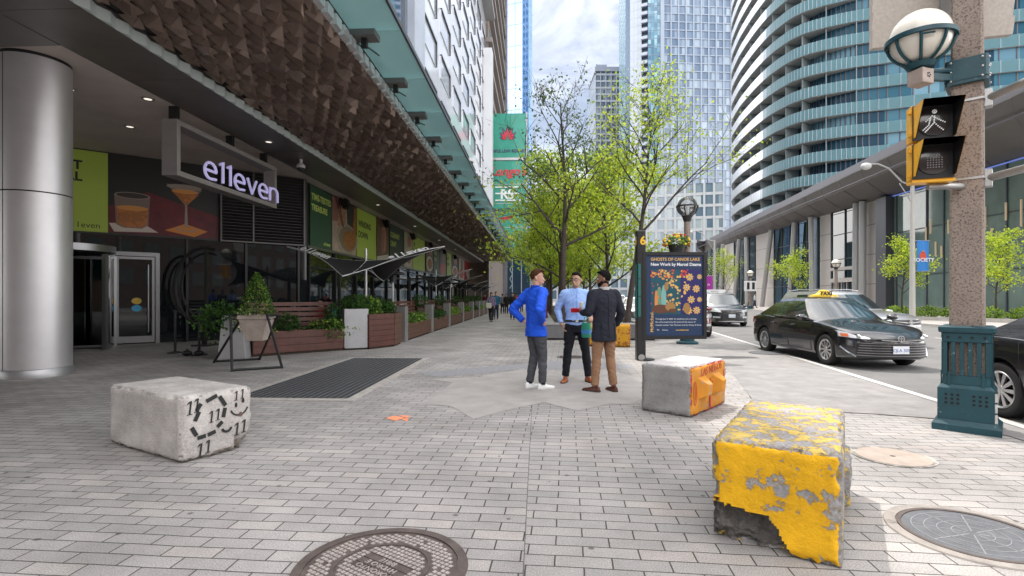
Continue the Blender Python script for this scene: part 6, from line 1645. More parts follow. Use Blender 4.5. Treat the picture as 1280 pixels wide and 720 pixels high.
# ---- man in the blue jacket: hands on hips, turned towards the road, seen in profile
pa = G(670, 485.5)
poseA = P(ell=(-.375, -.19, 1.185), wrl=(-.215, -.075, 1.00), hdl=(.75, .55, -.25), pnl=(.5, .3, -.8), elr=(.385, -.20, 1.19), wrr=(.215, -.03, 1.005), hdr=(-.35, .85, -.35), pnr=(-.8, -.3, .2), curll=(.5,0,0), curlr=(.7,0,0),
          knl=(-.09, .03, .50), anl=(-.10, -.05, .085), knr=(.09, .06, .50), anr=(.10, .05, .085), ftl=(-.15, 1, 0), ftr=(.12, 1, 0), head=(0, .03, 1.665))
BLUE = cloth('blue', (.012, .085, .62), .7); GREYJ = cloth('grey_denim', (.065, .068, .08), .85, .3)
pA = person('person', 'man in a bright blue zip jacket and grey jeans with hands on his hips', (pa.x, pa.y, .004), R(-56), poseA, BLUE, GREYJ, SKIN1, HAIRB, mat('white_trainer', (.72, .72, .72), .5), 1.885, head_yaw=R(-40), hairstyle='quiff', jacket='sweater', collar=BLUE, sole=mat('trainer_sole', (.6, .6, .6), .6), socks=mat('sock_black', (.012, .012, .012), .9))
# ---- man in the pale blue shirt, facing us
pb = G(720, 477.5)
poseB = P(knl=(-.155, .02, .50), anl=(-.205, -.01, .085), knr=(.135, .02, .50), anr=(.175, -.01, .085), ftl=(-.35, 1, 0), ftr=(.35, 1, 0), elr=(.30, -.07, 1.19), wrr=(.245, .05, .955), hdr=(-.3, .25, -.9), pnr=(-1, 0, 0), ell=(-.29, -.02, 1.19), wrl=(-.225, .19, 1.06), hdl=(.2, .8, -.2), pnl=(.3, 0, -1), curll=(.9,0,0))
NAVYT = cloth('black_navy', (.012, .013, .018), .85, .25)
pB = person('person', 'man with glasses in a pale blue shirt, black trousers and tan shoes', (pb.x, pb.y, .004), R(180)+TH, poseB, cloth('pale_blue', (.30, .45, .80), .8, .07), NAVYT, SKIN2, HAIRK, mat('tan_leather', (.33, .085, .025), .35, nz=(20, .2), coat=.3), 1.865, head_yaw=R(-28), hairstyle='full', glasses=True, collar=cloth('pale_blue', (.30, .45, .80)), belt=mat('black_leather', (.012, .012, .012), .4), sole=mat('shoe_sole', (.03, .02, .015), .7))
# ---- bearded man in the navy blazer, his back to us
pcn = G(755, 489.5)
poseC = P(knl=(-.11, .03, .50), anl=(-.14, .03, .085), knr=(.11, .01, .50), anr=(.14, -.04, .085), ftl=(-.55, 1, 0), ftr=(.05, 1, 0), ell=(-.27, -.02, 1.18), wrl=(-.255, .22, 1.17), hdl=(.08, .95, .22), pnl=(.9, .1, .3), curll=(.8,0,0), elr=(.275, -.05, 1.17), wrr=(.235, .06, .96), hdr=(-.1, .5, -.85), pnr=(-1, 0, 0), curlr=(.6,0,0))
BLZ = cloth('navy_blazer', (.017, .019, .030), .85, .2); CHINO = cloth('tan_chino', (.26, .145, .085), .85, .14)
pC = person('person', 'bearded man in a navy blazer and tan chinos holding a red phone, back turned', (pcn.x, pcn.y, .004), R(24), poseC, BLZ, CHINO, SKIN3, HAIRK, mat('brown_leather', (.085, .022, .014), .35, nz=(20, .2), coat=.3), 1.85, head_yaw=R(48), hairstyle='full', beard=True, jacket=True, collar=mat('collar_white', (.68, .68, .68), .8), sole=mat('shoe_sole', (.03, .02, .015), .7))
# seams that follow the cloth
def seam(t, part, name, x0, zs, side, m, r=.0045, dx=0.0):
    o = [c for c in t.children if c.name.startswith(part)][0]; pts = []
    for i, z in enumerate(zs):
        x = x0+dx*i/len(zs); c = [v.co for v in o.data.vertices if abs(v.co.x-x) < .02 and abs(v.co.z-z) < .015]
        if c: pts.append(Vector((x, (max if side > 0 else min)(p.y for p in c)+side*.002, z)))
    if len(pts) > 2: b = MB(); b.tube(pts, r, m, 5); b.build(name, t)
rngz = lambda a, c, n: [a+(c-a)*i/n for i in range(n+1)]
seam(pB, 'shirt', 'button_placket', .0, rngz(1.03, 1.47, 14), 1, cloth('pale_blue_dark', (.20, .32, .62)), .006)
seam(pB, 'shirt', 'pocket_edge', .055, rngz(1.24, 1.36, 4), 1, cloth('pale_blue_dark', (.20, .32, .62)), .004)
seam(pC, 'jacket', 'back_seam', .0, rngz(.80, 1.46, 18), -1, mat('blazer_seam', (.006, .007, .011), .9), .005)
for sx in (-.11, .11): seam(pC, 'jacket', 'vent_edge', sx, rngz(.78, 1.02, 8), -1, mat('blazer_seam', (.006, .007, .011), .9), .005)
seam(pA, 'jacket', 'zip_line', .0, rngz(.84, 1.46, 16), 1, mat('zip_blue', (.008, .04, .35), .5), .005)
seam(pA, 'jacket', 'back_seam', .0, rngz(.84, 1.44, 16), -1, mat('zip_blue', (.008, .04, .35), .5), .004)
# held things
MC = Matrix.Translation(pcn) @ Matrix.Rotation(R(24), 4, 'Z') @ Matrix.Scale(1.85/1.8, 4)
hp = MC @ V3((-.235, .325, 1.205))
ph = thing('red_phone', 'red flip case phone held in the bearded man\'s hand', 'phone', tuple(hp), R(30))
b = MB(); b.bx(-.16, .04, -.012, .012, -.035, .035, mat('red_case', (.50, .015, .03), .4)); b.build('case', ph, bevel=.006); b = MB(); b.bx(-.15, .03, -.015, -.0122, -.028, .028, mat('dark_red', (.33, .01, .02), .3)); b.build('screen_side', ph)
cu = thing('paper_cup', 'white paper cup held above the red phone', 'cup', tuple(hp+V3((.03, .03, .03))), 0)
b = MB(); b.lathe([(.028, 0), (.036, .085)], mat('cup_white', (.7, .7, .68), .6), 18); b.build('cup_body', cu); b = MB(); b.lathe([(.038, .086), (.038, .096), (.03, .102)], mat('cup_white', (.7, .7, .68), .6), 18); b.build('lid', cu)
bg_ = at(733, 8.72, .90)
tbg = thing('green_bag', 'small green and blue bag carried at the hip between the two men', 'bag', (bg_.x, bg_.y, .78))
b = MB(); b.loft([ell_ring((0,0,0), .075, .05), ell_ring((0,0,.12), .085, .055), ell_ring((0,0,.24), .075, .045)], mat('bag_green', (.02, .26, .16), .5)); b.build('bag_body', tbg)
b = MB(); b.loft([ell_ring((0,0,.06), .0835, .0562), ell_ring((0,0,.13), .088, .058)], mat('bag_blue', (.05, .22, .5), .5), caps=False); b.build('blue_band', tbg)
b = MB(); b.tube([(-.05, 0, .235), (-.03, 0, .33), (.03, 0, .33), (.05, 0, .235)], .008, mat('bag_green', (.02, .26, .16), .5), 6); b.build('handle', tbg)
# ---- people walking far along the covered walk
def walker(px, d, rz, label, top, legs, hair='short', ph_=1, skin=SKIN1, hc=HAIRK, H=1.7, skirt=None, grp=None):
    o = at(px, d)
    s = .16*ph_
    ps = P(knl=(-.09, .12*ph_, .51), anl=(-.09, .22*ph_, .09), knr=(.09, .02, .50), anr=(.09, -.20*ph_, .10), ell=(-.23, -.08, 1.18), wrl=(-.22, .02, .96), elr=(.23, .02, 1.18), wrr=(.22, .16, .98))
    return person('person', label, (o.x, o.y, .004), rz, ps, top, legs, skin, hc, mat('dark_shoe', (.02, .02, .02), .6), H, vox=.022, hairstyle=hair, detail=False, skirt=skirt, group=grp)
WK = cloth('black', (.015, .015, .016)); DN = cloth('denim_dark', (.03, .04, .07)); TL = cloth('teal_jacket', (.03, .12, .20)); MV = cloth('mauve', (.16, .13, .22)); PK = cloth('pink', (.55, .12, .14)); GY = cloth('mid_grey', (.16, .16, .17)); RD_ = cloth('dark_red', (.12, .02, .025)); WH = cloth('white', (.55, .55, .55))
w1 = walker(614, 30.5, R(176), 'woman in a mauve top and black trousers walking towards us with a white bag', MV, WK, 'long', 1, SKIN2)
hb = at(611, 30.3, .95); q = thing('white_handbag', 'white shoulder bag carried by the walking woman in mauve', 'bag', tuple(hb)); b = MB(); b.bx(-.17, .15, -.06, .06, -.16, .14, mat('bag_cream', (.55, .52, .45), .6)); b.build('bag_body', q, bevel=.04); b = MB(); b.tube([(-.1, 0, .14), (-.02, 0, .46), (.08, 0, .14)], .01, mat('bag_cream', (.55, .52, .45), .6), 5); b.build('strap', q)
walker(620, 34, R(180), 'man in a teal jacket walking beside the woman with the white bag', TL, DN, 'short', -1, SKIN1, HAIRB, 1.78)
walker(628, 46, R(10), 'distant man in a grey top walking away under the canopy', GY, WK, 'short', 1, SKIN1)
walker(633, 44, R(180), 'distant person in black beside the man in grey', WK, WK, 'long', -1, SKIN2)
walker(640.5, 33.5, R(184), 'woman in a black coat walking in the middle of the covered walk', WK, WK, 'long', 1, SKIN2, skirt=True)
walker(646, 39, R(170), 'distant woman in a pink top behind the black coated woman', PK, DN, 'long', -1, SKIN3)
walker(652, 50, R(0), 'far person in white near the end of the walk', WH, DN, 'short', 1, SKIN1)
walker(606, 52, R(180), 'far person in dark red close to the terrace posts', RD_, WK, 'short', -1, SKIN1)
# pedestrians on the far pavement
walker(937, 62, R(60), 'pedestrian in a grey top on the far pavement by the walk sign', GY, DN, 'short', 1, SKIN2, HAIRK, 1.75).location.z = .11
walker(943.5, 64, R(-120), 'pedestrian in white and navy on the far pavement', WH, DN, 'short', -1, SKIN1, HAIRB, 1.75).location.z = .11
# ---- seated people
def sitter(loc, rz, label, top, legs, skin, hair, style='short', seat=.5):
    z = seat-.80
    ps = dict(hip=(0, 0, .95), chest=(0, .03, 1.28), neck=(0, .05, 1.48), head=(0, .09, 1.64), shl=(-.185, .03, 1.43), shr=(.185, .03, 1.43), ell=(-.25, .12, 1.17), elr=(.25, .12, 1.17), wrl=(-.12, .34, 1.10), wrr=(.12, .34, 1.10), knl=(-.13, .44, .93), knr=(.13, .44, .93), anl=(-.13, .42, .40), anr=(.13, .50, .40))
    t = person('person', label, (loc[0], loc[1], seat-.82), rz, ps, top, legs, skin, hair, mat('dark_shoe', (.02, .02, .02), .6), 1.74, vox=.02, hairstyle=style, detail=False)
    return t
sitter((.30, 22.3), R(70), 'seated person in dark red and black on the granite edge of the tree bed', RD_, WK, SKIN2, HAIRK, 'short', .53)
sitter((.28, 27.5), R(75), 'seated person in grey further along the granite edge', GY, DN, SKIN1, HAIRB, 'short', .53)
o = at(404, 15.6); sitter((o.x, o.y), R(150), 'diner in red seated behind the slatted terrace bench', cloth('red_top', (.30, .03, .03)), DN, SKIN2, HAIRK, 'short', .50)
o = at(413, 16.3); sitter((o.x, o.y), R(60), 'diner in blue seated beside the diner in red', TL, DN, SKIN1, HAIRK, 'short', .50)
# ================================================================ CONCRETE BLOCKS
def rough_block(name, label, P0, P1, D, H, matfn, seed, amp=.012, notch=None, res=.024):
    """cast block with crumbled edges; local X along P0->P1, Y away, Z up"""
    d = P1-P0; W = d.length; rz = math.atan2(d.y, d.x)
    t = thing(name, label, 'concrete block', (P0.x, P0.y, 0), rz)
    nx, ny, nz = [max(4, int(v/res)) for v in (W, D, H)]
    verts = {}; V = []; F = []; FM = []
    def vid(i, j, k):
        key = (i, j, k)
        if key in verts: return verts[key]
        p = Vector((W*i/nx, D*j/ny, H*k/nz)); q = p.copy()
        # distance to the nearest edges -> crumble
        ex, ey, ez = min(p.x, W-p.x), min(p.y, D-p.y), min(p.z, H-p.z)
        s = sorted((ex, ey, ez)); near = max(0, 1-s[1]/.055)
        c = Vector((W/2, D/2, H/2)); inw = Vector((1 if p.x < W/2 else -1, 1 if p.y < D/2 else -1, 1 if p.z < H/2 else -1))
        msk = Vector((1 if ex < .055 else 0, 1 if ey < .055 else 0, 1 if ez < .055 else 0))
        n1 = noise.noise(p*9+Vector((seed, 0, 0))); n2 = noise.noise(p*28+Vector((0, seed, 0))); n3 = noise.noise(p*3.1+Vector((0, 0, seed)))
        cr = near*near*(.014+.034*max(0, n1+.1)+.020*n2)*(1.0+1.1*max(0, n3))
        q += Vector((inw.x*msk.x, inw.y*msk.y, inw.z*msk.z))*max(0, cr)
        f = amp*(.5*n2+.5*n1)*.5
        if ex < 1e-6: q.x += inw.x*-f
        if ey < 1e-6: q.y += inw.y*-f
        if ez < 1e-6 and p.z > H/2: q.z += f
        if notch: q = notch(p, q, n1, n2)
        verts[key] = len(V); V.append(q); return verts[key]
    def addf(a, kind):
        F.append(a); FM.append(kind)
    for i in range(nx):
        for k in range(nz): addf((vid(i,0,k), vid(i+1,0,k), vid(i+1,0,k+1), vid(i,0,k+1)), 'front'); addf((vid(i+1,ny,k), vid(i,ny,k), vid(i,ny,k+1), vid(i+1,ny,k+1)), 'back')
    for j in range(ny):
        for k in range(nz): addf((vid(0,j+1,k), vid(0,j,k), vid(0,j,k+1), vid(0,j+1,k+1)), 'left'); addf((vid(nx,j,k), vid(nx,j+1,k), vid(nx,j+1,k+1), vid(nx,j,k+1)), 'right')
    for i in range(nx):
        for j in range(ny): addf((vid(i,j,nz), vid(i+1,j,nz), vid(i+1,j+1,nz), vid(i,j+1,nz)), 'top'); addf((vid(i,j+1,0), vid(i+1,j+1,0), vid(i+1,j,0), vid(i,j,0)), 'bottom')
    mb = MB()
    mb.v = [tuple(p) for p in V]
    for f, kd in zip(F, FM):
        c = sum((V[i] for i in f), Vector())/4
        mb.f.append(list(f)); mb.mi.append(mb.mid(matfn(kd, c, W, D, H))); mb.sm.append(True)
    mb.build('block_body', t, sharp=50)
    return t, W
def worn(name, paint, base, sc, lo, hi, rough=.75, bump=.5, dark=None):
    """paint flaking off concrete: two scales of noise decide where it is left"""
    if name in MATS: return MATS[name]
    m = bpy.data.materials.new(name); m.use_nodes = True; nt = m.node_tree; L = nt.links; b = nt.nodes['Principled BSDF']
    tc = nd(nt, 'ShaderNodeTexCoord')
    n1 = nd(nt, 'ShaderNodeTexNoise', i_Scale=sc, i_Detail=9.0, i_Roughness=.72); L.new(tc.outputs['Object'], n1.inputs['Vector'])
    r = nd(nt, 'ShaderNodeMapRange', i_From_Min=lo, i_From_Max=hi); r.clamp = True; L.new(n1.outputs['Fac'], r.inputs['Value'])
    n2 = nd(nt, 'ShaderNodeTexNoise', i_Scale=55.0, i_Detail=4.0, i_Roughness=.7); L.new(tc.outputs['Object'], n2.inputs['Vector'])
    r2 = nd(nt, 'ShaderNodeMapRange', i_From_Min=.3, i_From_Max=.7, i_To_Min=.72, i_To_Max=1.28); L.new(n2.outputs['Fac'], r2.inputs['Value'])
    n3 = nd(nt, 'ShaderNodeTexNoise', i_Scale=4.0, i_Detail=5.0); L.new(tc.outputs['Object'], n3.inputs['Vector'])
    r3 = nd(nt, 'ShaderNodeMapRange', i_From_Min=.3, i_From_Max=.7, i_To_Min=.8, i_To_Max=1.15); L.new(n3.outputs['Fac'], r3.inputs['Value'])
    mu = nd(nt, 'ShaderNodeMath', operation='MULTIPLY'); L.new(r2.outputs[0], mu.inputs[0]); L.new(r3.outputs[0], mu.inputs[1])
    s1 = nd(nt, 'ShaderNodeVectorMath', operation='SCALE'); s1.inputs[0].default_value = base; L.new(mu.outputs[0], s1.inputs['Scale'])
    mx = nd(nt, 'ShaderNodeMix', data_type='RGBA'); L.new(r.outputs[0], mx.inputs[0]); L.new(s1.outputs[0], mx.inputs[6])
    s2 = nd(nt, 'ShaderNodeVectorMath', operation='SCALE'); s2.inputs[0].default_value = paint; L.new(r3.outputs[0], s2.inputs['Scale']); L.new(s2.outputs[0], mx.inputs[7])
    out = mx.outputs[2]
    if dark:
        n4 = nd(nt, 'ShaderNodeTexNoise', i_Scale=dark[1], i_Detail=8.0, i_Roughness=.75); L.new(tc.outputs['Object'], n4.inputs['Vector'])
        r4 = nd(nt, 'ShaderNodeMapRange', i_From_Min=dark[2], i_From_Max=dark[3]); r4.clamp = True; L.new(n4.outputs['Fac'], r4.inputs['Value'])
        m4 = nd(nt, 'ShaderNodeMix', data_type='RGBA'); L.new(r4.outputs[0], m4.inputs[0]); L.new(out, m4.inputs[6]); m4.inputs[7].default_value = (*dark[0], 1); out = m4.outputs[2]
    L.new(out, b.inputs['Base Color']); b.inputs['Roughness'].default_value = rough; b.inputs['Specular IOR Level'].default_value = .3
    ad = nd(nt, 'ShaderNodeMath', operation='MULTIPLY_ADD'); ad.inputs[1].default_value = .35; L.new(r.outputs[0], ad.inputs[0]); L.new(n2.outputs['Fac'], ad.inputs[2])
    bp = nd(nt, 'ShaderNodeBump', i_Strength=bump, i_Distance=.009); L.new(ad.outputs[0], bp.inputs['Height']); L.new(bp.outputs[0], b.inputs['Normal'])
    MATS[name] = m; return m
# white-grey stencilled block
CW = worn('old_concrete', (.52, .49, .47), (.43, .40, .385), 3.0, .45, .6, bump=.8, dark=((.17, .15, .14), 7.0, .64, .72)); CD = mat('crumbled_concrete', (.27, .235, .205), .9, nz=(26, .45), bump=(60, .9, .02))
P0, P1 = cam(-3.998, 5.23), cam(-2.864, 4.557)
def mf(kd, c, W, D, H):
    e = sorted((min(c.x, W-c.x), min(c.y, D-c.y), min(c.z, H-c.z)))[1]
    if kd == 'bottom' or (e < .014+.022*noise.noise(c*13) and noise.noise(c*31) > -.25): return CD
    if kd == 'right' and c.z < .16-.35*(D-c.y) + .05*noise.noise(c*14): return CD
    return CW
def nt1(p, q, n1, n2):
    if p.x > 1.15 and p.y > .5 and p.z < .17: q.x -= (.17-p.z)*.45*(1+.6*n2); q.y -= (.17-p.z)*.35
    return q
t, W = rough_block('concrete_block', 'weathered pale concrete block stencilled with black 11s and a dashed loop', P0, P1, .675, .585, mf, 3, notch=nt1)
STN = mat('stencil_black', (.018, .018, .018), .8)
b = MB(); Mb = frame((W+.006, 0, 0), (0, 1, 0), (0,0,1))
def one(mb, x, z, h):
    w_ = h*.13; mb.prism([(x-w_/2, z), (x+w_/2, z), (x+w_/2+h*.12, z+h), (x-w_/2+h*.12, z+h)], 0, .0012, STN); mb.prism([(x-w_/2-h*.16, z+h*.72), (x+h*.08-w_/2, z+h*.84), (x+h*.10-w_/2, z+h), (x+h*.02-w_/2, z+h*.96)], .0002, .0013, STN); mb.prism([(x-h*.20, z-h*.06), (x+h*.20, z-h*.03), (x+h*.20, z+h*.03), (x-h*.20, z+h*.0)], .0003, .0014, STN)
for x, z, h_ in ((.075, .42, .115), (.135, .435, .115), (.50, .475, .085), (.56, .485, .085), (.265, .315, .10), (.325, .325, .10), (.505, .145, .115), (.575, .16, .115), (.165, .03, .115), (.235, .05, .11)):
    b.M = Mb; one(b, x, z, h_)
for x, z, ln, a in ((.14, .39, .07, 65), (.155, .47, .055, 55), (.27, .53, .085, 22), (.37, .49, .09, -58), (.385, .38, .07, 78), (.345, .28, .05, 40), (.27, .215, .06, 14), (.18, .20, .06, 5), (.115, .26, .075, -62)):
    b.M = Mb @ Matrix.Translation((x, z, 0)) @ Matrix.Rotation(R(a), 4, 'Z'); b.bx(-ln*.62, ln*.62, -.018, .018, 0, .0012, STN)
b.M = Mb
arc = lambda cx, cz, r_, a0, a1: [(cx+r_*math.cos(R(a0+(a1-a0)*k/10)), cz+r_*math.sin(R(a0+(a1-a0)*k/10))) for k in range(11)]
def ribbon(mb, pts, w_, m):
    L_, R_ = [], []
    for i, p in enumerate(pts):
        a, c = pts[max(i-1, 0)], pts[min(i+1, len(pts)-1)]; dx, dy = c[0]-a[0], c[1]-a[1]; l = math.hypot(dx, dy) or 1; nx_, ny_ = -dy/l*w_/2, dx/l*w_/2
        L_.append((p[0]+nx_, p[1]+ny_)); R_.append((p[0]-nx_, p[1]-ny_))
    mb.prism(R_+L_[::-1], 0, .0012, m)
ribbon(b, arc(.53, .415, .085, 200, 345), .014, STN); ribbon(b, arc(.41, .245, .045, 195, 345), .022, STN)
for x in (.50, .57): ell(b, x, .43+.03*(x > .53), .013, .022, 0, STN)
ell(b, .545, .335, .02, .022, 0, mat('stencil_brown', (.12, .07, .06), .8))
b.build('stencil', t)
# orange painted block with two lugs
ORP = worn('orange_paint', (.60, .25, .028), (.36, .32, .29), 5.0, .38, .46, bump=.4, dark=((.30, .06, .035), 6.0, .66, .72)); GCON = worn('grey_concrete', (.30, .295, .29), (.25, .245, .24), 6.0, .4, .6, bump=.9, dark=((.13, .12, .12), 16, .62, .7)); RPT = mat('red_paint', (.42, .02, .02), .6)
TOPC = worn('pale_top', (.48, .46, .46), (.42, .40, .40), 5, .4, .6, bump=.7, dark=((.2, .17, .16), 9, .62, .72))
P0, P1 = cam(1.64, 6.74), cam(2.14, 6.3)
def mf(kd, c, W, D, H):
    if kd == 'right':
        if c.z > H-.03 or c.y < .025 or c.z < .03: return RPT
        return ORP
    return TOPC if kd == 'top' else GCON
t, W = rough_block('painted_block', 'grey concrete block with an orange painted side, red scrawl and two lugs', P0, P1, 1.165, .615, mf, 8, amp=.006)
for y in (.34, .80):
    b = MB(); b.add([(W, y-.15, .19), (W, y+.10, .19), (W, y+.10, .46), (W, y-.15, .46), (W+.10, y-.10, .24), (W+.10, y+.06, .24), (W+.12, y+.04, .38), (W+.12, y-.08, .38)], [(4,5,6,7),(0,1,5,4),(2,3,7,6),(0,4,7,3),(1,2,6,5)], ORP)
    b.build('lug', t, bevel=.012)
b = MB(); Mb = frame((W+.008, 0, 0), (0, 1, 0), (0,0,1)); b.M = Mb @ Matrix.Translation((.62, .525, 0)) @ Matrix.Rotation(R(3), 4, 'Z'); b.text('LAS NEGOS', .135, RPT, .001, 'CENTER', .2, -.001)
b.M = Mb @ Matrix.Translation((1.08, .43, 0)); b.text('S1', .12, RPT, .001, 'CENTER', .2)
b.M = Mb; ribbon(b, [(.10+.045*math.cos(R(a)), .28+.14*math.sin(R(a))) for a in range(0, 361, 24)], .012, RPT); ribbon(b, [(.57, .04), (.585, .2), (.57, .33)], .05, RPT); ribbon(b, [(.10, .2), (.12, .36)], .012, RPT)
ell(b, .60, .37, .06, .045, 0, RPT); ell(b, .62, .39, .03, .02, .0015, ORP)
b.build('scrawl', t)
# big yellow block in front
YF = worn('yellow_paint', (.77, .415, .011), (.34, .33, .335), 4.2, .425, .445, bump=1.0, dark=((.10, .085, .07), 13.0, .66, .70)); YT = worn('yellow_worn_top', (.62, .44, .11), (.33, .31, .31), 11.0, .49, .53, bump=1.0, dark=((.13, .10, .10), 9.0, .58, .66)); YD = mat('broken_concrete', (.135, .125, .12), .95, nz=(18, .5), bump=(38, 1.0, .03))
YR = worn('yellow_block_side', (.6, .42, .08), (.27, .26, .26), 8, .52, .56, bump=1.0, dark=((.1, .09, .09), 11, .55, .65))
P0, P1 = cam(1.185, 3.15), cam(1.75, 2.79)
inn_ = lambda p: (p.z < .235-.03*math.sin(p.x*9)+.03*noise.noise(Vector((p.x*9, 0, p.z*9)))+.022*noise.noise(Vector((p.x*45, 3, p.z*45)))-max(0, (p.x-.30))*2.0+ .05*max(0, .3-p.x))
def nt2(p, q, n1, n2):
    if inn_(p) and p.y < .25: q.y += max(0, .10-.0*p.y)*(1-p.y/.25)*(.75+.6*n1+.35*n2); q.x += .01*n2
    if p.x < .05 and .27 < p.z < .36: q.x += .02; q.y += .012
    if p.x > .6 and p.y > .75 and p.z < .34 and p.z > .1: q.x += .03+.02*n1
    return q
def mf(kd, c, W, D, H):
    if kd == 'front': return YD if inn_(c) else (YF if c.z < H-.025 else YT)
    if kd == 'left' and c.z < .2 and c.y < .25: return YD
    if kd == 'top': return YT
    return YR
t, W = rough_block('painted_block', 'big chipped yellow painted concrete block with a broken dark lower corner', P0, P1, 1.40, .615, mf, 21, amp=.016, notch=nt2, res=.0125)
# rusty yellow block behind the blazer man
RY = worn('rusty_yellow', (.55, .28, .02), (.24, .07, .03), 4.5, .44, .5, bump=.6)
t, W = rough_block('painted_block', 'rust stained yellow block behind the man in the blazer', at(736, 15.4), at(788, 15.15), .7, .64, lambda *a: RY, 31, amp=.01, res=.04)
# ================================================================ CORNER POLE
AGG = mat('exposed_aggregate', (.275, .222, .19), .85, nz=(3, .15), second=((.095, .075, .068), 48, .50, .60), bump=(70, .6, .006)); TEAL = mat('teal_paint', (.006, .052, .070), .45, nz=(7, .2), second=((.38, .41, .41), 14, .655, .68)); GALV = mat('galvanised', (.42, .42, .42), .4, metal=.7, nz=(10, .1))
pc = cam(5.02, 5.82); A45 = R(45)+TH*0+R(4)
pole = thing('concrete_street_pole', 'tall exposed aggregate concrete pole in a scuffed teal iron base', 'pole', (pc.x, pc.y, 0), A45)
def chsq(h, c, z): return [(h, -h+c, z), (h, h-c, z), (h-c, h, z), (-h+c, h, z), (-h, h-c, z), (-h, -h+c, z), (-h+c, -h, z), (h-c, -h, z)]
b = MB(); b.loft([chsq(.150, .02, .5), chsq(.140, .02, 3), chsq(.120, .02, 7.5)], AGG, smooth=False); b.build('shaft', pole)
b = MB()
b.loft([chsq(.285, .0, 0), chsq(.285, 0, .07), chsq(.255, 0, .10), chsq(.245, 0, .12)], TEAL, smooth=False); b.build('plinth', pole, bevel=.004); b = MB()
b.loft([chsq(.240, .004, .121), chsq(.240, .004, .46)], TEAL, smooth=False); b.loft([chsq(.235, .01, .461), chsq(.20, .01, .50)], TEAL, smooth=False)
b.build('iron_base', pole, bevel=.004); b = MB()
b.loft([chsq(.225, .02, 1.06), chsq(.235, .02, 1.075), chsq(.235, .02, 1.12), chsq(.205, .02, 1.135)], TEAL, smooth=False); b.loft([chsq(.205, .015, .96), chsq(.21, .015, 1.058)], TEAL, smooth=False); b.build('iron_cap', pole, bevel=.004)
b = MB(); b.loft([chsq(.205, .015, .50), chsq(.2, .015, .60)], TEAL, smooth=False); b.build('iron_collar', pole, bevel=.004)
b = MB()
for k in range(4):
    b.M = Matrix.Rotation(k*math.pi/2, 4, 'Z')
    for x in (-.175, -.105, -.035, .035, .105, .175): b.bx(x-.018, x+.018, -.208, -.165, .601, .958, TEAL)
    for x in (-.14, .14): b.bx(x-.012, x+.012, -.218, -.208, .47, .64, TEAL)
b.M = None; b.build('ribs', pole)
b = MB()
for k in range(4):
    b.M = Matrix.Rotation(k*math.pi/2, 4, 'Z')
    for x in (-.165, -.115, -.065, .065, .115, .165):
        for z in (.30, .345, .39): b.bx(x-.012, x+.012, -.2425, -.2403, z-.012, z+.012, BK)
    for x in (-.15, -.05, .05, .15): b.bx(x-.011, x+.011, -.2125, -.2103, 1.0, 1.022, BK)
    b.bx(-.09, .09, -.2425, -.2404, .15, .22, TEAL)
b.M = None; b.build('pierced_holes', pole)
b = MB()
for k in range(4):
    b.M = Matrix.Rotation(k*math.pi/2+math.pi/4, 4, 'Z')
    if k == 3:
        for z in (.18, .29, .40): b.bx(-.012, .012, -.3422, -.336, z-.05, z+.04, mat('bare_metal', (.5, .5, .5), .6, nz=(20, .3)))
b.M = None; b.build('scuffs', pole)
b = MB()
for z, h in ((3.58, .145), (2.73, .147), (4.75, .138), (5.05, .137)):
    b.loft([chsq(h, .02, z-.012), chsq(h+.004, .02, z-.012), chsq(h+.004, .02, z+.012), chsq(h, .02, z+.012)], GALV, smooth=False)
b.build('steel_strap', pole)
b = MB()
for z in (3.60, 2.74): b.bx(-.07+.0, .07, -.205, -.143, z-.10, z+.08, GALV); b.bx(.143, .205, -.07, .07, z-.10, z+.08, GALV)
b.build('clamp', pole)
for z in (3.59, 2.73):
    e = at(1400, 4.4); b = MB(); b.tube([pc+Vector((.12, -.10, z)), (e.x, e.y, z+.0)], .042, GALV, 12); b.build('mast_arm', pole, world=True)
# street lamp on its bracket
lz = 4.25; lc = at(1150.5, 5.75)
glb = thing('globe_lamp', 'large white globe street lamp in a teal cage bracketed to the concrete pole', 'street lamp', (lc.x, lc.y, lz))
OPAL = mat('opal_globe', (.72, .68, .60), .25, spec=.6, coat=.4, second=((.35, .22, .12), 5, .66, .74))
b = MB(); b.ball((0, 0, .02), .285, OPAL, 20); b.build('globe', glb)
b = MB()
b.lathe([(.292, -.03), (.325, -.03), (.325, .015), (.292, .015)], TEAL, 40, caps=False, smooth=False)
for k in range(8):
    a = k*math.pi/4+.2; b.tube([(.305*math.cos(a)*math.cos(R(e)), .305*math.sin(a)*math.cos(R(e)), .02+.305*math.sin(R(e))) for e in range(-4, -75, -10)], .017, TEAL, 6)
    for dz in (-.06,): b.tube([(.302*math.cos(a+q), .302*math.sin(a+q), dz) for q in (0, .13, .26, .39)], .010, TEAL, 5) if k % 2 else None
b.lathe([(.06, -.33), (.12, -.32), (.15, -.27), (.10, -.26)], TEAL, 20); b.build('cage', glb)
b = MB(); b.M = Matrix.Rotation(R(20), 4, 'Z'); b.bx(-.085, .085, -.085, .085, -.50, -.335, mat('lamp_box', (.42, .34, .30), .6, nz=(5, .2))); b.M = None; b.build('fitting_box', glb, bevel=.01)
b = MB(); b.M = Matrix.Rotation(R(20), 4, 'Z')
for k in range(5): a = k*1.2566; b.bx(-.004+.02*math.cos(a), .012+.02*math.cos(a), -.0885, -.0855, -.42+.022*math.sin(a), -.405+.022*math.sin(a), TRM)
b.build('rosette', glb)
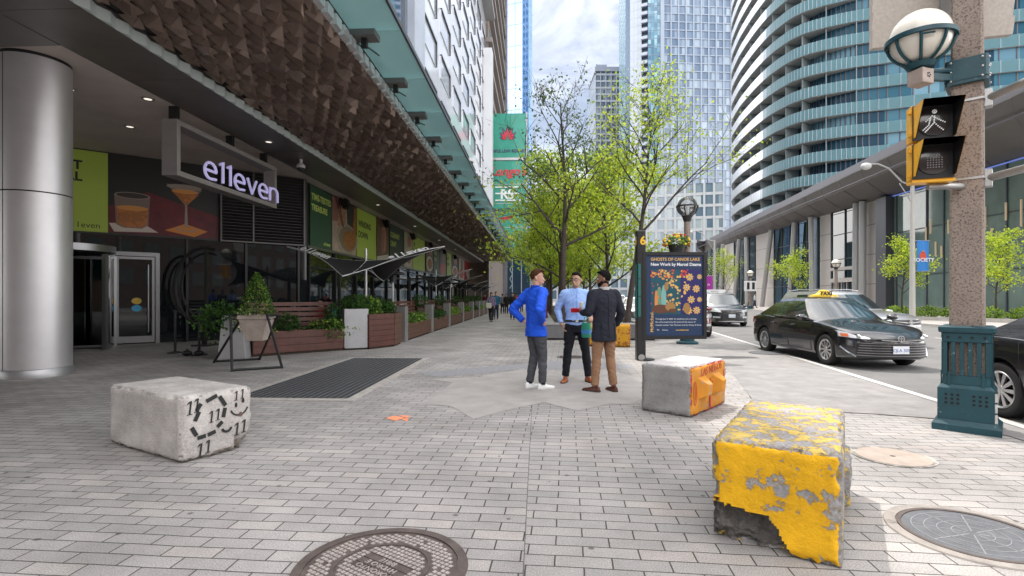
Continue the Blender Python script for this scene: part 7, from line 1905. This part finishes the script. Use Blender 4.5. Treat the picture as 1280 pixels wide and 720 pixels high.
jn = Vector((pc.x, pc.y, lz-.35)); b = MB(); b.bar(Vector((lc.x, lc.y, lz-.40)), jn+Vector((0, 0, -.05)), .05, .07, TEAL); b.tube([Vector((lc.x, lc.y, lz-.36)), jn.lerp(Vector((lc.x, lc.y, lz-.36)), .45)+Vector((0,0,.03)), jn+Vector((0,0,-.02))], .03, TEAL, 8); b.build('bracket_arm', glb, world=True)
b = MB(); b.loft([chsq(.18, .02, -.14), chsq(.18, .02, .13)], TEAL, smooth=False); b.loft([chsq(.186, .02, -.10), chsq(.186, .02, -.09)], TEAL, smooth=False)
for k in range(4):
    b.M = Matrix.Rotation(k*math.pi/2, 4, 'Z')
    for x in (-.13, .13):
        for z in (-.1, 0, .1): b.ball((x, -.182, z), .014, GALV, 5)
b.M = None
o = b.build('collar', None); o.parent = glb; o.matrix_basis = Matrix.Translation(jn-Vector((lc.x, lc.y, lz))+Vector((0,0,.0))) @ Matrix.Rotation(A45, 4, 'Z')
# ribbed back of a big sign
rp0, rp1 = at(1090, 6.35), at(1266, 6.0)
rbs = thing('ribbed_sign_back', 'beige ribbed metal back of a large sign fixed high on the concrete pole', 'sign', (rp0.x, rp0.y, 4.4))
RBM = mat('ribbed_beige', (.46, .415, .375), .6, nz=(30, .14)); b = MB(); b.M = frame((rp0.x, rp0.y, zat(58, 6.3)), rp1-rp0, (0,0,1)); Wd = (rp1-rp0).length
for k in range(6): b.add([(0, k*.21, 0), (Wd, k*.21, 0), (Wd, k*.21+.19, .045), (0, k*.21+.19, .045), (Wd, k*.21+.205, 0), (0, k*.21+.205, 0), (0, k*.21, -.08), (Wd, k*.21, -.08), (Wd, k*.21+.205, -.08), (0, k*.21+.205, -.08)], [(0,1,2,3),(3,2,4,5),(7,6,9,8),(0,6,7,1),(5,4,8,9),(0,3,5),(1,4,2),(0,5,9,6),(1,7,8,4)], RBM)
b.build('ribbed_panel', rbs, world=True)
b = MB(); b.M = frame((rp0.x, rp0.y, zat(58, 6.3)), rp1-rp0, (0,0,1)); b.bx(Wd*.475, Wd*.55, .18, 1.6, .05, .10, GALV); b.build('mounting_channel', rbs, world=True)
# pedestrian signal
so_ = at(1166, 5.62); sg_r = TH+R(-19)
sig = thing('pedestrian_signal', 'yellow and black pedestrian signal with a white dotted walking figure', 'traffic signal', (so_.x, so_.y, 2.70), sg_r)
SYL = mat('signal_yellow', (.72, .35, .012), .4, nz=(6, .15), coat=.2); SBK = mat('signal_black', (.010, .010, .011), .5); LED = mat('led_white', (.7, .7, .7), .4, emit=(1, 1, 1), estr=.12); LEDO = mat('led_off', (.22, .21, .21), .4); LENSD = mat('lens_dark', (.035, .03, .03), .18, coat=.5)
for k, z0 in enumerate((.0, .41)):
    b = MB(); b.bx(-.19, .19, .0, .16, z0, z0+.395, SYL); hs_ = b.build('housing', sig, bevel=.012)
    b = MB(); b.bx(-.185, .185, -.014, -.001, z0+.01, z0+.385, SBK); q = b.build('door_plate', None); q.parent = hs_
    zc_ = z0+.20
    # cowl: open-bottomed hood, yellow outside and black inside
    b = MB()
    for m, r_, fl in ((SYL, .178, 0), (SBK, .170, 1)):
        A = []; B_ = []
        for a in range(0, 11):
            pass
        pts = [(-r_, -.165), (-r_, .170), (r_, .170), (r_, -.165)]
        for (x0, z0_), (x1, z1_) in zip(pts, pts[1:]):
            l0 = .27 if z0_ > 0 else .06; l1 = .27 if z1_ > 0 else .06
            v = [(x0, -.014, zc_+z0_), (x1, -.014, zc_+z1_), (x1, -.014-l1, zc_+z1_), (x0, -.014-l0, zc_+z0_)]
            b.add(v, [(0,1,2,3) if not fl else (3,2,1,0)], m)
    q = b.build('cowl', None); q.parent = hs_
    b = MB(); b.M = Matrix.Translation((0, -.015, zc_)) @ Matrix.Rotation(math.pi/2, 4, 'X'); b.lathe([(.152, 0), (.150, .012), (.10, .022), (.001, .025)], LENSD, 32, caps=False); q = b.build('lens', None); q.parent = hs_
    b = MB()
    if k == 1:
        segs = [((.0, .095), (.0, .095)), ((-.02, .055), (-.075, -.0)), ((-.02, .055), (.055, .0)), ((0, .05), (-.005, -.02)), ((-.005, -.02), (-.08, -.11)), ((.0, -.02), (.03, -.055)), ((.03, -.055), (.075, -.10)), ((.055, .0), (.09, -.02)), ((-.035, .04), (-.05, -.04)), ((-.05, -.04), (-.10, -.09))]
        for p, q_ in segs:
            ln = math.hypot(q_[0]-p[0], q_[1]-p[1]); n_ = max(1, int(ln/.016))
            for i in range(n_+1): x, z = p[0]+(q_[0]-p[0])*i/n_, p[1]+(q_[1]-p[1])*i/n_; b.bx(x-.0055, x+.0055, -.046, -.04, zc_+z-.0055, zc_+z+.0055, LED)
        for a in range(8): x, z = .017*math.cos(a*.785), .098+.017*math.sin(a*.785); b.bx(x-.005, x+.005, -.046, -.04, zc_+z-.005, zc_+z+.005, LED)
    else:
        for x in (-.06, -.035, -.01, .015, .04, .065):
            for z in range(7): 
                if z*.025-.08 < .075-abs(x)*.5: b.bx(x-.006, x+.006, -.045, -.04, zc_+z*.025-.086, zc_+z*.025-.074, LEDO)
    q = b.build('symbol', None); q.parent = hs_
b = MB(); b.bx(-.19, .19, -.02, .14, -.03, -.003, SYL)
for z in (.04, .30, .47, .72): b.bx(-.215, -.19, .0, .05, z, z+.035, SYL)
b.build('hinge_tray', sig)
b = MB(); b.tube([(-.02, .08, -.06), (.12, .10, -.06), (.35, .25, -.05)], .035, GALV, 10); b.tube([(-.09, .03, .835), (.06, .05, .835), (.36, .3, .83)], .03, GALV, 8); b.lathe([(.05, .80), (.055, .83), (.02, .85)], GALV, 14, (-.06, .05, 0)); b.build('mounting_arm', sig)
# ================================================================ PYLON WITH EXHIBITION POSTER
PYB = mat('pylon_black', (.012, .012, .014), .35, spec=.6); PYT = mat('pylon_teal', (.015, .13, .12), .4); py = at(800.5, 12.1)
pyl = thing('wayfinding_pylon', 'slim black wayfinding pylon with a teal side and yellow numeral at the top', 'pylon', (py.x, py.y, 0), TH)
b = MB(); b.bx(-.10, .10, -.11, .11, 0, 2.96, PYB); b.build('shaft', pyl, bevel=.02)
b = MB(); b.bx(-.106, -.1015, -.09, .09, .95, 2.2, PYT); b.bx(-.075, -.02, -.1155, -.1115, 1.0, 2.2, PYT); b.bx(-.076, -.019, -.1158, -.1118, 1.45, 1.47, PYB); b.bx(-.076, -.019, -.1158, -.1118, 1.85, 1.87, PYB); b.build('teal_panel', pyl)
b = MB(); b.M = frame((.03, -.1135, 2.72), (1, 0, 0), (0,0,1)); b.text('6', .27, mat('numeral_yellow', (.72, .42, .02), .5), .002, bold=.008); b.M = frame((-.103, 0, 2.72), (0, -1, 0), (0,0,1)); b.text('6', .27, mat('numeral_yellow', (.72, .42, .02), .5), .002, bold=.008); b.build('numeral', pyl)
b = MB(); b.lathe([(.16, .0), (.16, .03), (.1, .05)], PYB, 24, (.16, -.02, 0)); b.lathe([(.07, -.01), (.07, .0)], GALV, 16, (0, -.12, 0)); b.M = Matrix.Translation((0, -.112, .07)) @ Matrix.Rotation(math.pi/2, 4, 'X'); b.lathe([(.075, 0), (.075, .01)], GALV, 20, smooth=False); b.build('base_plate', pyl)
pw0, pw1 = at(803.5, 12.0), at(883, 12.06); zt_, zb_ = zat(315, 12.03), zat(424, 12.03)
pan = thing('exhibition_poster', 'framed navy exhibition poster lettered GHOSTS OF CANOE LAKE with golden flowers', 'poster', (pw0.x, pw0.y, zb_))
Mp = frame((pw0.x, pw0.y, zb_), pw1-pw0, (0,0,1)); Wp = (pw1-pw0).length; Hp = zt_-zb_
b = MB(); b.M = Mp; b.bx(0, Wp, 0, Hp, -.12, -.022, PYB); f_ = .075
b.bx(0, f_, 0, Hp, -.0215, .02, PYB); b.bx(Wp-f_, Wp, 0, Hp, -.0215, .02, PYB); b.bx(f_+.0005, Wp-f_-.0005, 0, f_, -.0215, .02, PYB); b.bx(f_+.0005, Wp-f_-.0005, Hp-f_, Hp, -.0215, .02, PYB); b.build('light_box_frame', pan, world=True)
GOLD = mat('print_gold', (.60, .36, .10), .5); NAVY = mat('print_navy', (.012, .032, .085), .4); PTEAL = mat('print_teal', (.008, .07, .10), .4); PIND = mat('print_indigo', (.018, .015, .11), .4); PRED = mat('print_scarlet', (.50, .05, .02), .5); POR = mat('print_orange', (.62, .20, .04), .5); PWH = mat('print_white', (.68, .68, .7), .5); PGRN = mat('print_sage', (.12, .24, .15), .5); PBRN = mat('print_umber', (.10, .035, .02), .5)
b = MB(); b.M = Mp; b.bx(f_+.001, Wp-f_-.001, f_+.001, Hp-f_-.001, -.0205, -.012, NAVY)
ux, uy = Wp, Hp
ax0, ax1, az0, az1 = .13*ux, .93*ux, .285*uy, .80*uy
b.bx(ax0, ax0+.58*(ax1-ax0), az0, az1, -.0119, -.0105, PTEAL); b.bx(ax0+.581*(ax1-ax0), ax1, az0, az1, -.0119, -.0105, PIND)
rr = random.Random(12)
def XY(u, v): return ax0+u*(ax1-ax0), az0+v*(az1-az0)
def flower(cx, cy, r, z):
    x, y = XY(cx, cy)
    for k in range(8): a = k*.785+.2; ell(b, x+r*.62*math.cos(a), y+r*.62*math.sin(a), r*.42, r*.22, z+.0002*(k % 2), GOLD, 12, rot=a)
    ell(b, x, y, r*.3, r*.3, z+.0022, PIND, 12); ell(b, x, y, r*.17, r*.17, z+.004, PWH, 10)
for (u, v) in ((.76, .83), (.89, .57), (.79, .33), (.90, .09), (.70, .60), (.74, .08)): flower(u, v, .088, -.010)
for (u, v) in ((.955, .84), (.955, .33)): flower(u, v, .06, -.010)
for k in range(54):
    u, v = rr.uniform(.30, .68), rr.uniform(.06, .92); x, y = XY(u, v); ell(b, x, y, *(2*[rr.uniform(.012, .034)]), -.0102+k*.00002, GOLD, 14)
for k in range(110):     # red and orange blooms at the upper left
    u = rr.uniform(.0, .45) if k < 62 else rr.uniform(.58, .72); v = rr.uniform(.83, .99) if k < 80 else rr.uniform(.05, .85)
    if k >= 80: u = rr.uniform(.0, .34)
    x, y = XY(min(u, .96), v); ell(b, x, y, rr.uniform(.010, .028), rr.uniform(.010, .028), -.0100+k*.00002, rr.choice([PRED, POR, PRED, GOLD]), 9)
# generic figure-like patches: sage robe shapes and a tawny one, kept abstract
for k, (u, v, w_, h_, m) in enumerate(((.16, .34, .055, .28, PGRN), (.25, .36, .05, .30, mat('print_aqua', (.16, .36, .34), .5)), (.10, .3, .03, .24, POR), (.20, .12, .19, .10, PBRN), (.38, .17, .10, .10, mat('print_tawny', (.30, .16, .05), .5)), (.42, .08, .08, .05, PBRN), (.70, .14, .07, .12, mat('print_tawny', (.30, .16, .05), .5)), (.30, .62, .04, .1, mat('print_tawny', (.30, .16, .05), .5)))):
    x, y = XY(u, v); ell(b, x, y, w_*(ax1-ax0), h_*(az1-az0), -.0086+k*.0006, m, 16)
b.build('printed_picture', pan, world=True)
b = MB()
def pt(txt, u, v, s, m, al='LEFT', bold=.0, rot=0):
    b.M = Mp @ Matrix.Translation((u*ux, v*uy, -.0095)) @ Matrix.Rotation(R(rot), 4, 'Z'); b.text(txt, s, m, .001, al, 0, bold)
pt('GHOSTS OF CANOE LAKE', .125, .915, .097, GOLD, bold=.002); pt('New Work by Marcel Dzama', .125, .857, .097, PWH, bold=.0025)
for i, tl_ in enumerate(('Through June 9, 2024: An exhibition and screening', 'film series inspired by the artist and the nature of', 'Canada\'s woods, Tom Thomson and the Group of Seven')): pt(tl_, .20, .232-.035*i, .046, PWH)
pt('McMichael', .145, .08, .105, GOLD, rot=90, bold=.001); pt('mcmichael.com', .52, .105, .048, GOLD, bold=.001); pt('TD      Ontario', .22, .105, .042, PWH)
b.build('lettering', pan, world=True)
# ================================================================ GLOBE LAMP POST WITH A FLOWER BASKET BEHIND THE POSTER
lp = at(859, 16.3); lh = zat(262, 16.3)
def globe_post(name, label, loc, h, scale=1.0, cage=True, group=None, cat='street lamp', clear=True):
    t = thing(name, label, cat, tuple(loc), 0, group); s = scale
    b = MB(); b.lathe([(.15*s, .35), (.12*s, .6), (.095*s, h-.3)], AGG, 14, caps=False); b.build('post', t)
    b = MB(); b.lathe([(.33*s, 0), (.33*s, .06), (.22*s, .10), (.2*s, .34), (.15*s, .38)], TEAL, 16); b.build('base', t)
    b = MB(); b.ball((0, 0, h+.1), .30*s, glass_mat('clear_globe', (.86, .87, .88), .16, (.7, .7, .7)) if clear else OPAL, 14); b.build('globe', t)
    b = MB(); b.lathe([(.31*s, h+.07), (.335*s, h+.07), (.335*s, h+.12), (.31*s, h+.12)], TRM, 28, caps=False, smooth=False)
    for k in range(6): a = k*math.pi/3; b.tube([(.32*s*math.cos(a)*math.cos(R(e)), .32*s*math.sin(a)*math.cos(R(e)), h+.1+.32*s*math.sin(R(e))) for e in range(0, -80, -13)], .018*s, TRM, 5)
    b.lathe([(.10*s, h-.38), (.14*s, h-.25), (.17*s, h-.2), (.1*s, h-.17)], TRM, 16); b.lathe([(.06*s, h-.17), (.07*s, h+.12), (.02*s, h+.2)], mat('lamp_core', (.6, .6, .58), .5), 10); b.build('cage', t)
    return t
globe_post('lamp_post', 'clear globe lamp post in a black cage behind the exhibition poster', lp, lh)
bl = MB(); 
bk = at(846, 16.15, zat(306, 16.15))
hb = thing('flower_basket', 'hanging basket of yellow and red flowers on the lamp post', 'flower basket', tuple(bk))
b = MB(); b.lathe([(.19, -.30), (.27, .0)], PYB, 18); b.build('basket', hb); b = MB(); b.tube([(.0, 0, .1), (.2, .02, .14), (.34, .1, .1)], .018, PYB, 6); b.build('bracket', hb)
b = MB(); bush(b, (0, 0, .08), .42, .36, .24, 420, .075, [LB, LB2, LY], 61, .3); b.build('foliage', hb); b = MB(); rr = random.Random(8)
for k in range(60): a = rr.uniform(0, 6.28); e = rr.uniform(-.5, 1.2); b.ball((.40*math.cos(a)*math.cos(e), .36*math.sin(a)*math.cos(e), .08+.26*math.sin(e)), .036, rr.choice([mat('petal_yellow', (.75, .5, .02), .6), mat('petal_yellow', (.75, .5, .02), .6), mat('petal_red', (.55, .04, .02), .6)]), 4)
b.build('flowers', hb)
# ================================================================ FAR SIDE OF THE ROAD
def cobra(name, label, loc, h, arm, rz):
    t = thing(name, label, 'street light', tuple(loc), rz)
    b = MB(); b.tube([(0, 0, 0), (0, 0, h*.5), (0, 0, h)], [.16, .13, .10], mat('light_pole_concrete', (.42, .41, .39), .7), 12); b.build('pole', t)
    b = MB(); b.tube([(0, 0, h-.2), (-arm*.25, 0, h+.02), (-arm*.55, 0, h+.75), (-arm*.8, 0, h+.98), (-arm, 0, h+.95)], .05, GALV, 8); b.tube([(0, 0, h-1.2), (-arm*.3, 0, h-.1)], .03, GALV, 6); b.build('arm', t)
    b = MB(); b.ball((-arm-.2, 0, h+.82), .26, mat('lamp_head', (.55, .55, .55), .3), 10, 1.2, .8, .75); b.build('lamp_head', t)
    return t
def banner(name, label, loc, rz, w_, h_, m, lines, tm, blob=None):
    t = thing(name, label, 'banner', tuple(loc), rz); b = MB(); n = 10
    b.loft([[(w_*i/n, -.02-.04*math.sin(i*.6), z) for i in range(n+1)] for z in (0, h_)], m, caps=False, closed=False); b.loft([[(w_*i/n, -.026-.04*math.sin(i*.6)+.03, z) for i in range(n+1)] for z in (h_, 0)], m, caps=False, closed=False); b.build('cloth', t)
    b = MB()
    for z in (.0, h_): b.tube([(-.12, 0, z), (w_+.05, 0, z)], .025, GALV, 6)
    b.build('rod', t); b = MB()
    for i, q in enumerate(lines): b.M = frame((w_*.5, -.08, h_*(.8-.22*i)), (1, 0, 0), (0,0,1)); b.text(q, .30, tm, .004, bold=.004)
    if blob: b.M = frame((w_*.42, -.075, h_*.5), (1, 0, 0), (0,0,1)); ell(b, 0, 0, w_*.28, h_*.13, 0, blob); ell(b, w_*.05, h_*.13, w_*.1, h_*.05, 0, SKN)
    b.build('print', t); return t
z_ = .11
o = at(1140.5, 30.2, z_); cobra('street_light', 'tall pale street light pole with a curved arm carrying a blue banner', o, zat(228, 30.2)-z_, 2.75, TH+R(8))
o = at(1146, 30.1, zat(339, 30.1)); banner('blue_banner', 'blue banner with white lettering and a red figure on the street light', o, TH, .68, 1.75, mat('banner_blue', (.015, .17, .50), .6), ('', '', 'SOCIETY'), PWH, PRED)
o = at(893, 56, z_); cobra('street_light', 'slender distant street light with a purple banner beside the hall roof tip', o, zat(300, 56)-z_, 2.4, TH)
o = at(880.5, 55.8, zat(372, 55.8)); banner('purple_banner', 'purple banner on the distant street light', o, TH, .85, 2.3, mat('banner_purple', (.34, .02, .32), .6), ('', 'PI'), PWH)
o = at(1045, 43, z_); globe_post('lamp_post', 'globe lamp post on the far pavement in front of the hall doors', o, zat(331, 43)-z_, 1.15, clear=False)
o = at(938, 58, z_); globe_post('lamp_post', 'globe lamp post with a walk sign far along the hall front', o, zat(343, 58)-z_, 1.15, clear=False)
o = at(937, 57.5, zat(364, 57.5)); t = thing('walk_sign', 'white pedestrian sign box on the distant globe lamp post', 'sign', tuple(o), TH); b = MB(); b.bx(-.62, .62, -.3, .0, 0, 1.1, PWH); b.build('box', t, bevel=.03); b = MB()
for x in (-.28, .28): b.bx(x-.14, x+.14, -.31, -.302, .2, .95, SBK); ell_ = None
b.build('symbol', t)
o = at(893, 33, 0); t = thing('notice_board', 'red and white notice board on posts behind the charcoal suv', 'sign', (o.x, o.y, 0), TH)
zc0, zc1 = zat(381, 33), zat(362, 33); b = MB(); b.bx(-.68, .68, -.03, .03, zc0, zc1, PWH); b.build('panel', t); b = MB(); b.bx(-.67, .67, -.036, -.031, zc0+.40, zc0+.70, RED); b.build('red_band', t)
b = MB(); b.M = frame((0, -.0405, zc0+.55), (1, 0, 0), (0,0,1)); b.text('LOCAL TRAFFIC', .15, PWH, .002); b.M = frame((0, -.035, zc0+.2), (1, 0, 0), (0,0,1)); b.text('ROAD CLOSED', .17, SBK, .002, bold=.003); b.M = frame((0, -.035, zc0+.82), (1, 0, 0), (0,0,1)); b.text('NOTICE', .13, SBK, .002); b.build('lettering', t)
b = MB()
for x in (-.5, .5): b.bx(x-.03, x+.03, .035, .08, 0, zc1, GALV)
b.build('post', t)
FT = 'young trees on the far pavement'
for (px, d, H_, lab, seed, sp) in ((1128, 32, 4.6, 'young green tree on the far pavement left of the blue banner', 3, 1.35), (1246, 28.5, 4.6, 'young yellow green tree beyond the concrete pole, nearest on the far pavement', 9, 1.5), (991, 45, 4.9, 'young yellowish tree in front of the slanted hall columns', 14, 1.7), (906, 60, 6.2, 'young yellow green tree furthest along the hall, beside the purple banner', 19, 2.2)):
    o = at(px, d, .11); make_tree('young_tree', lab, (o.x, o.y, .11), H_, 12, seed, FT, .055, 1.35, 2600, .13, sp, [LG, LG, LY], .05, twig=.9)
# planted kerb with low hedge along the far pavement
hz0, hz1 = at(1098, 32.5, .12), at(1300, 26.3, .12)
pb_ = thing('planting_kerb', 'low concrete kerbed planting strip on the far pavement', 'planter', tuple((hz0+hz1)/2)); dh = (hz1-hz0).normalized(); nh = Vector((-dh.y, dh.x, 0))
b = MB(); b.bar(hz0-nh*.0, hz1, .25, .36, KERB); b.build('kerb_wall', pb_, world=True); b = MB(); q = [hz0+nh*.13, hz1+nh*.13, hz1+nh*1.6, hz0+nh*1.6]; b.prism([(p.x, p.y) for p in q], .111, .24, SOIL); b.build('soil', pb_, world=True)
for k in range(5):
    c = hz0.lerp(hz1, (k+.5)/5)+nh*.75
    lab = ['low green hedge clump at the end of the kerbed strip, beneath the young tree', 'low green hedge clump beside the street light pole', 'low green hedge clump glimpsed left of the concrete pole', 'low green hedge clump right behind the concrete pole', 'low green hedge clump behind the black car roof'][k]
    t = thing('hedge', lab, 'hedge', (c.x, c.y, .2), 0, 'hedge clumps on the far pavement'); b = MB(); bush(b, (0, 0, .3), .85, .6, .42, 900, .11, [LB, LG2, LY], 90+k, .4); b.build('foliage', t)
    b = MB(); b.tube([(-.5, 0, 0), (-.4, 0, .4)], .015, BARK, 5); b.tube([(.3, .1, 0), (.4, .1, .4)], .015, BARK, 5); b.build('stems', t)
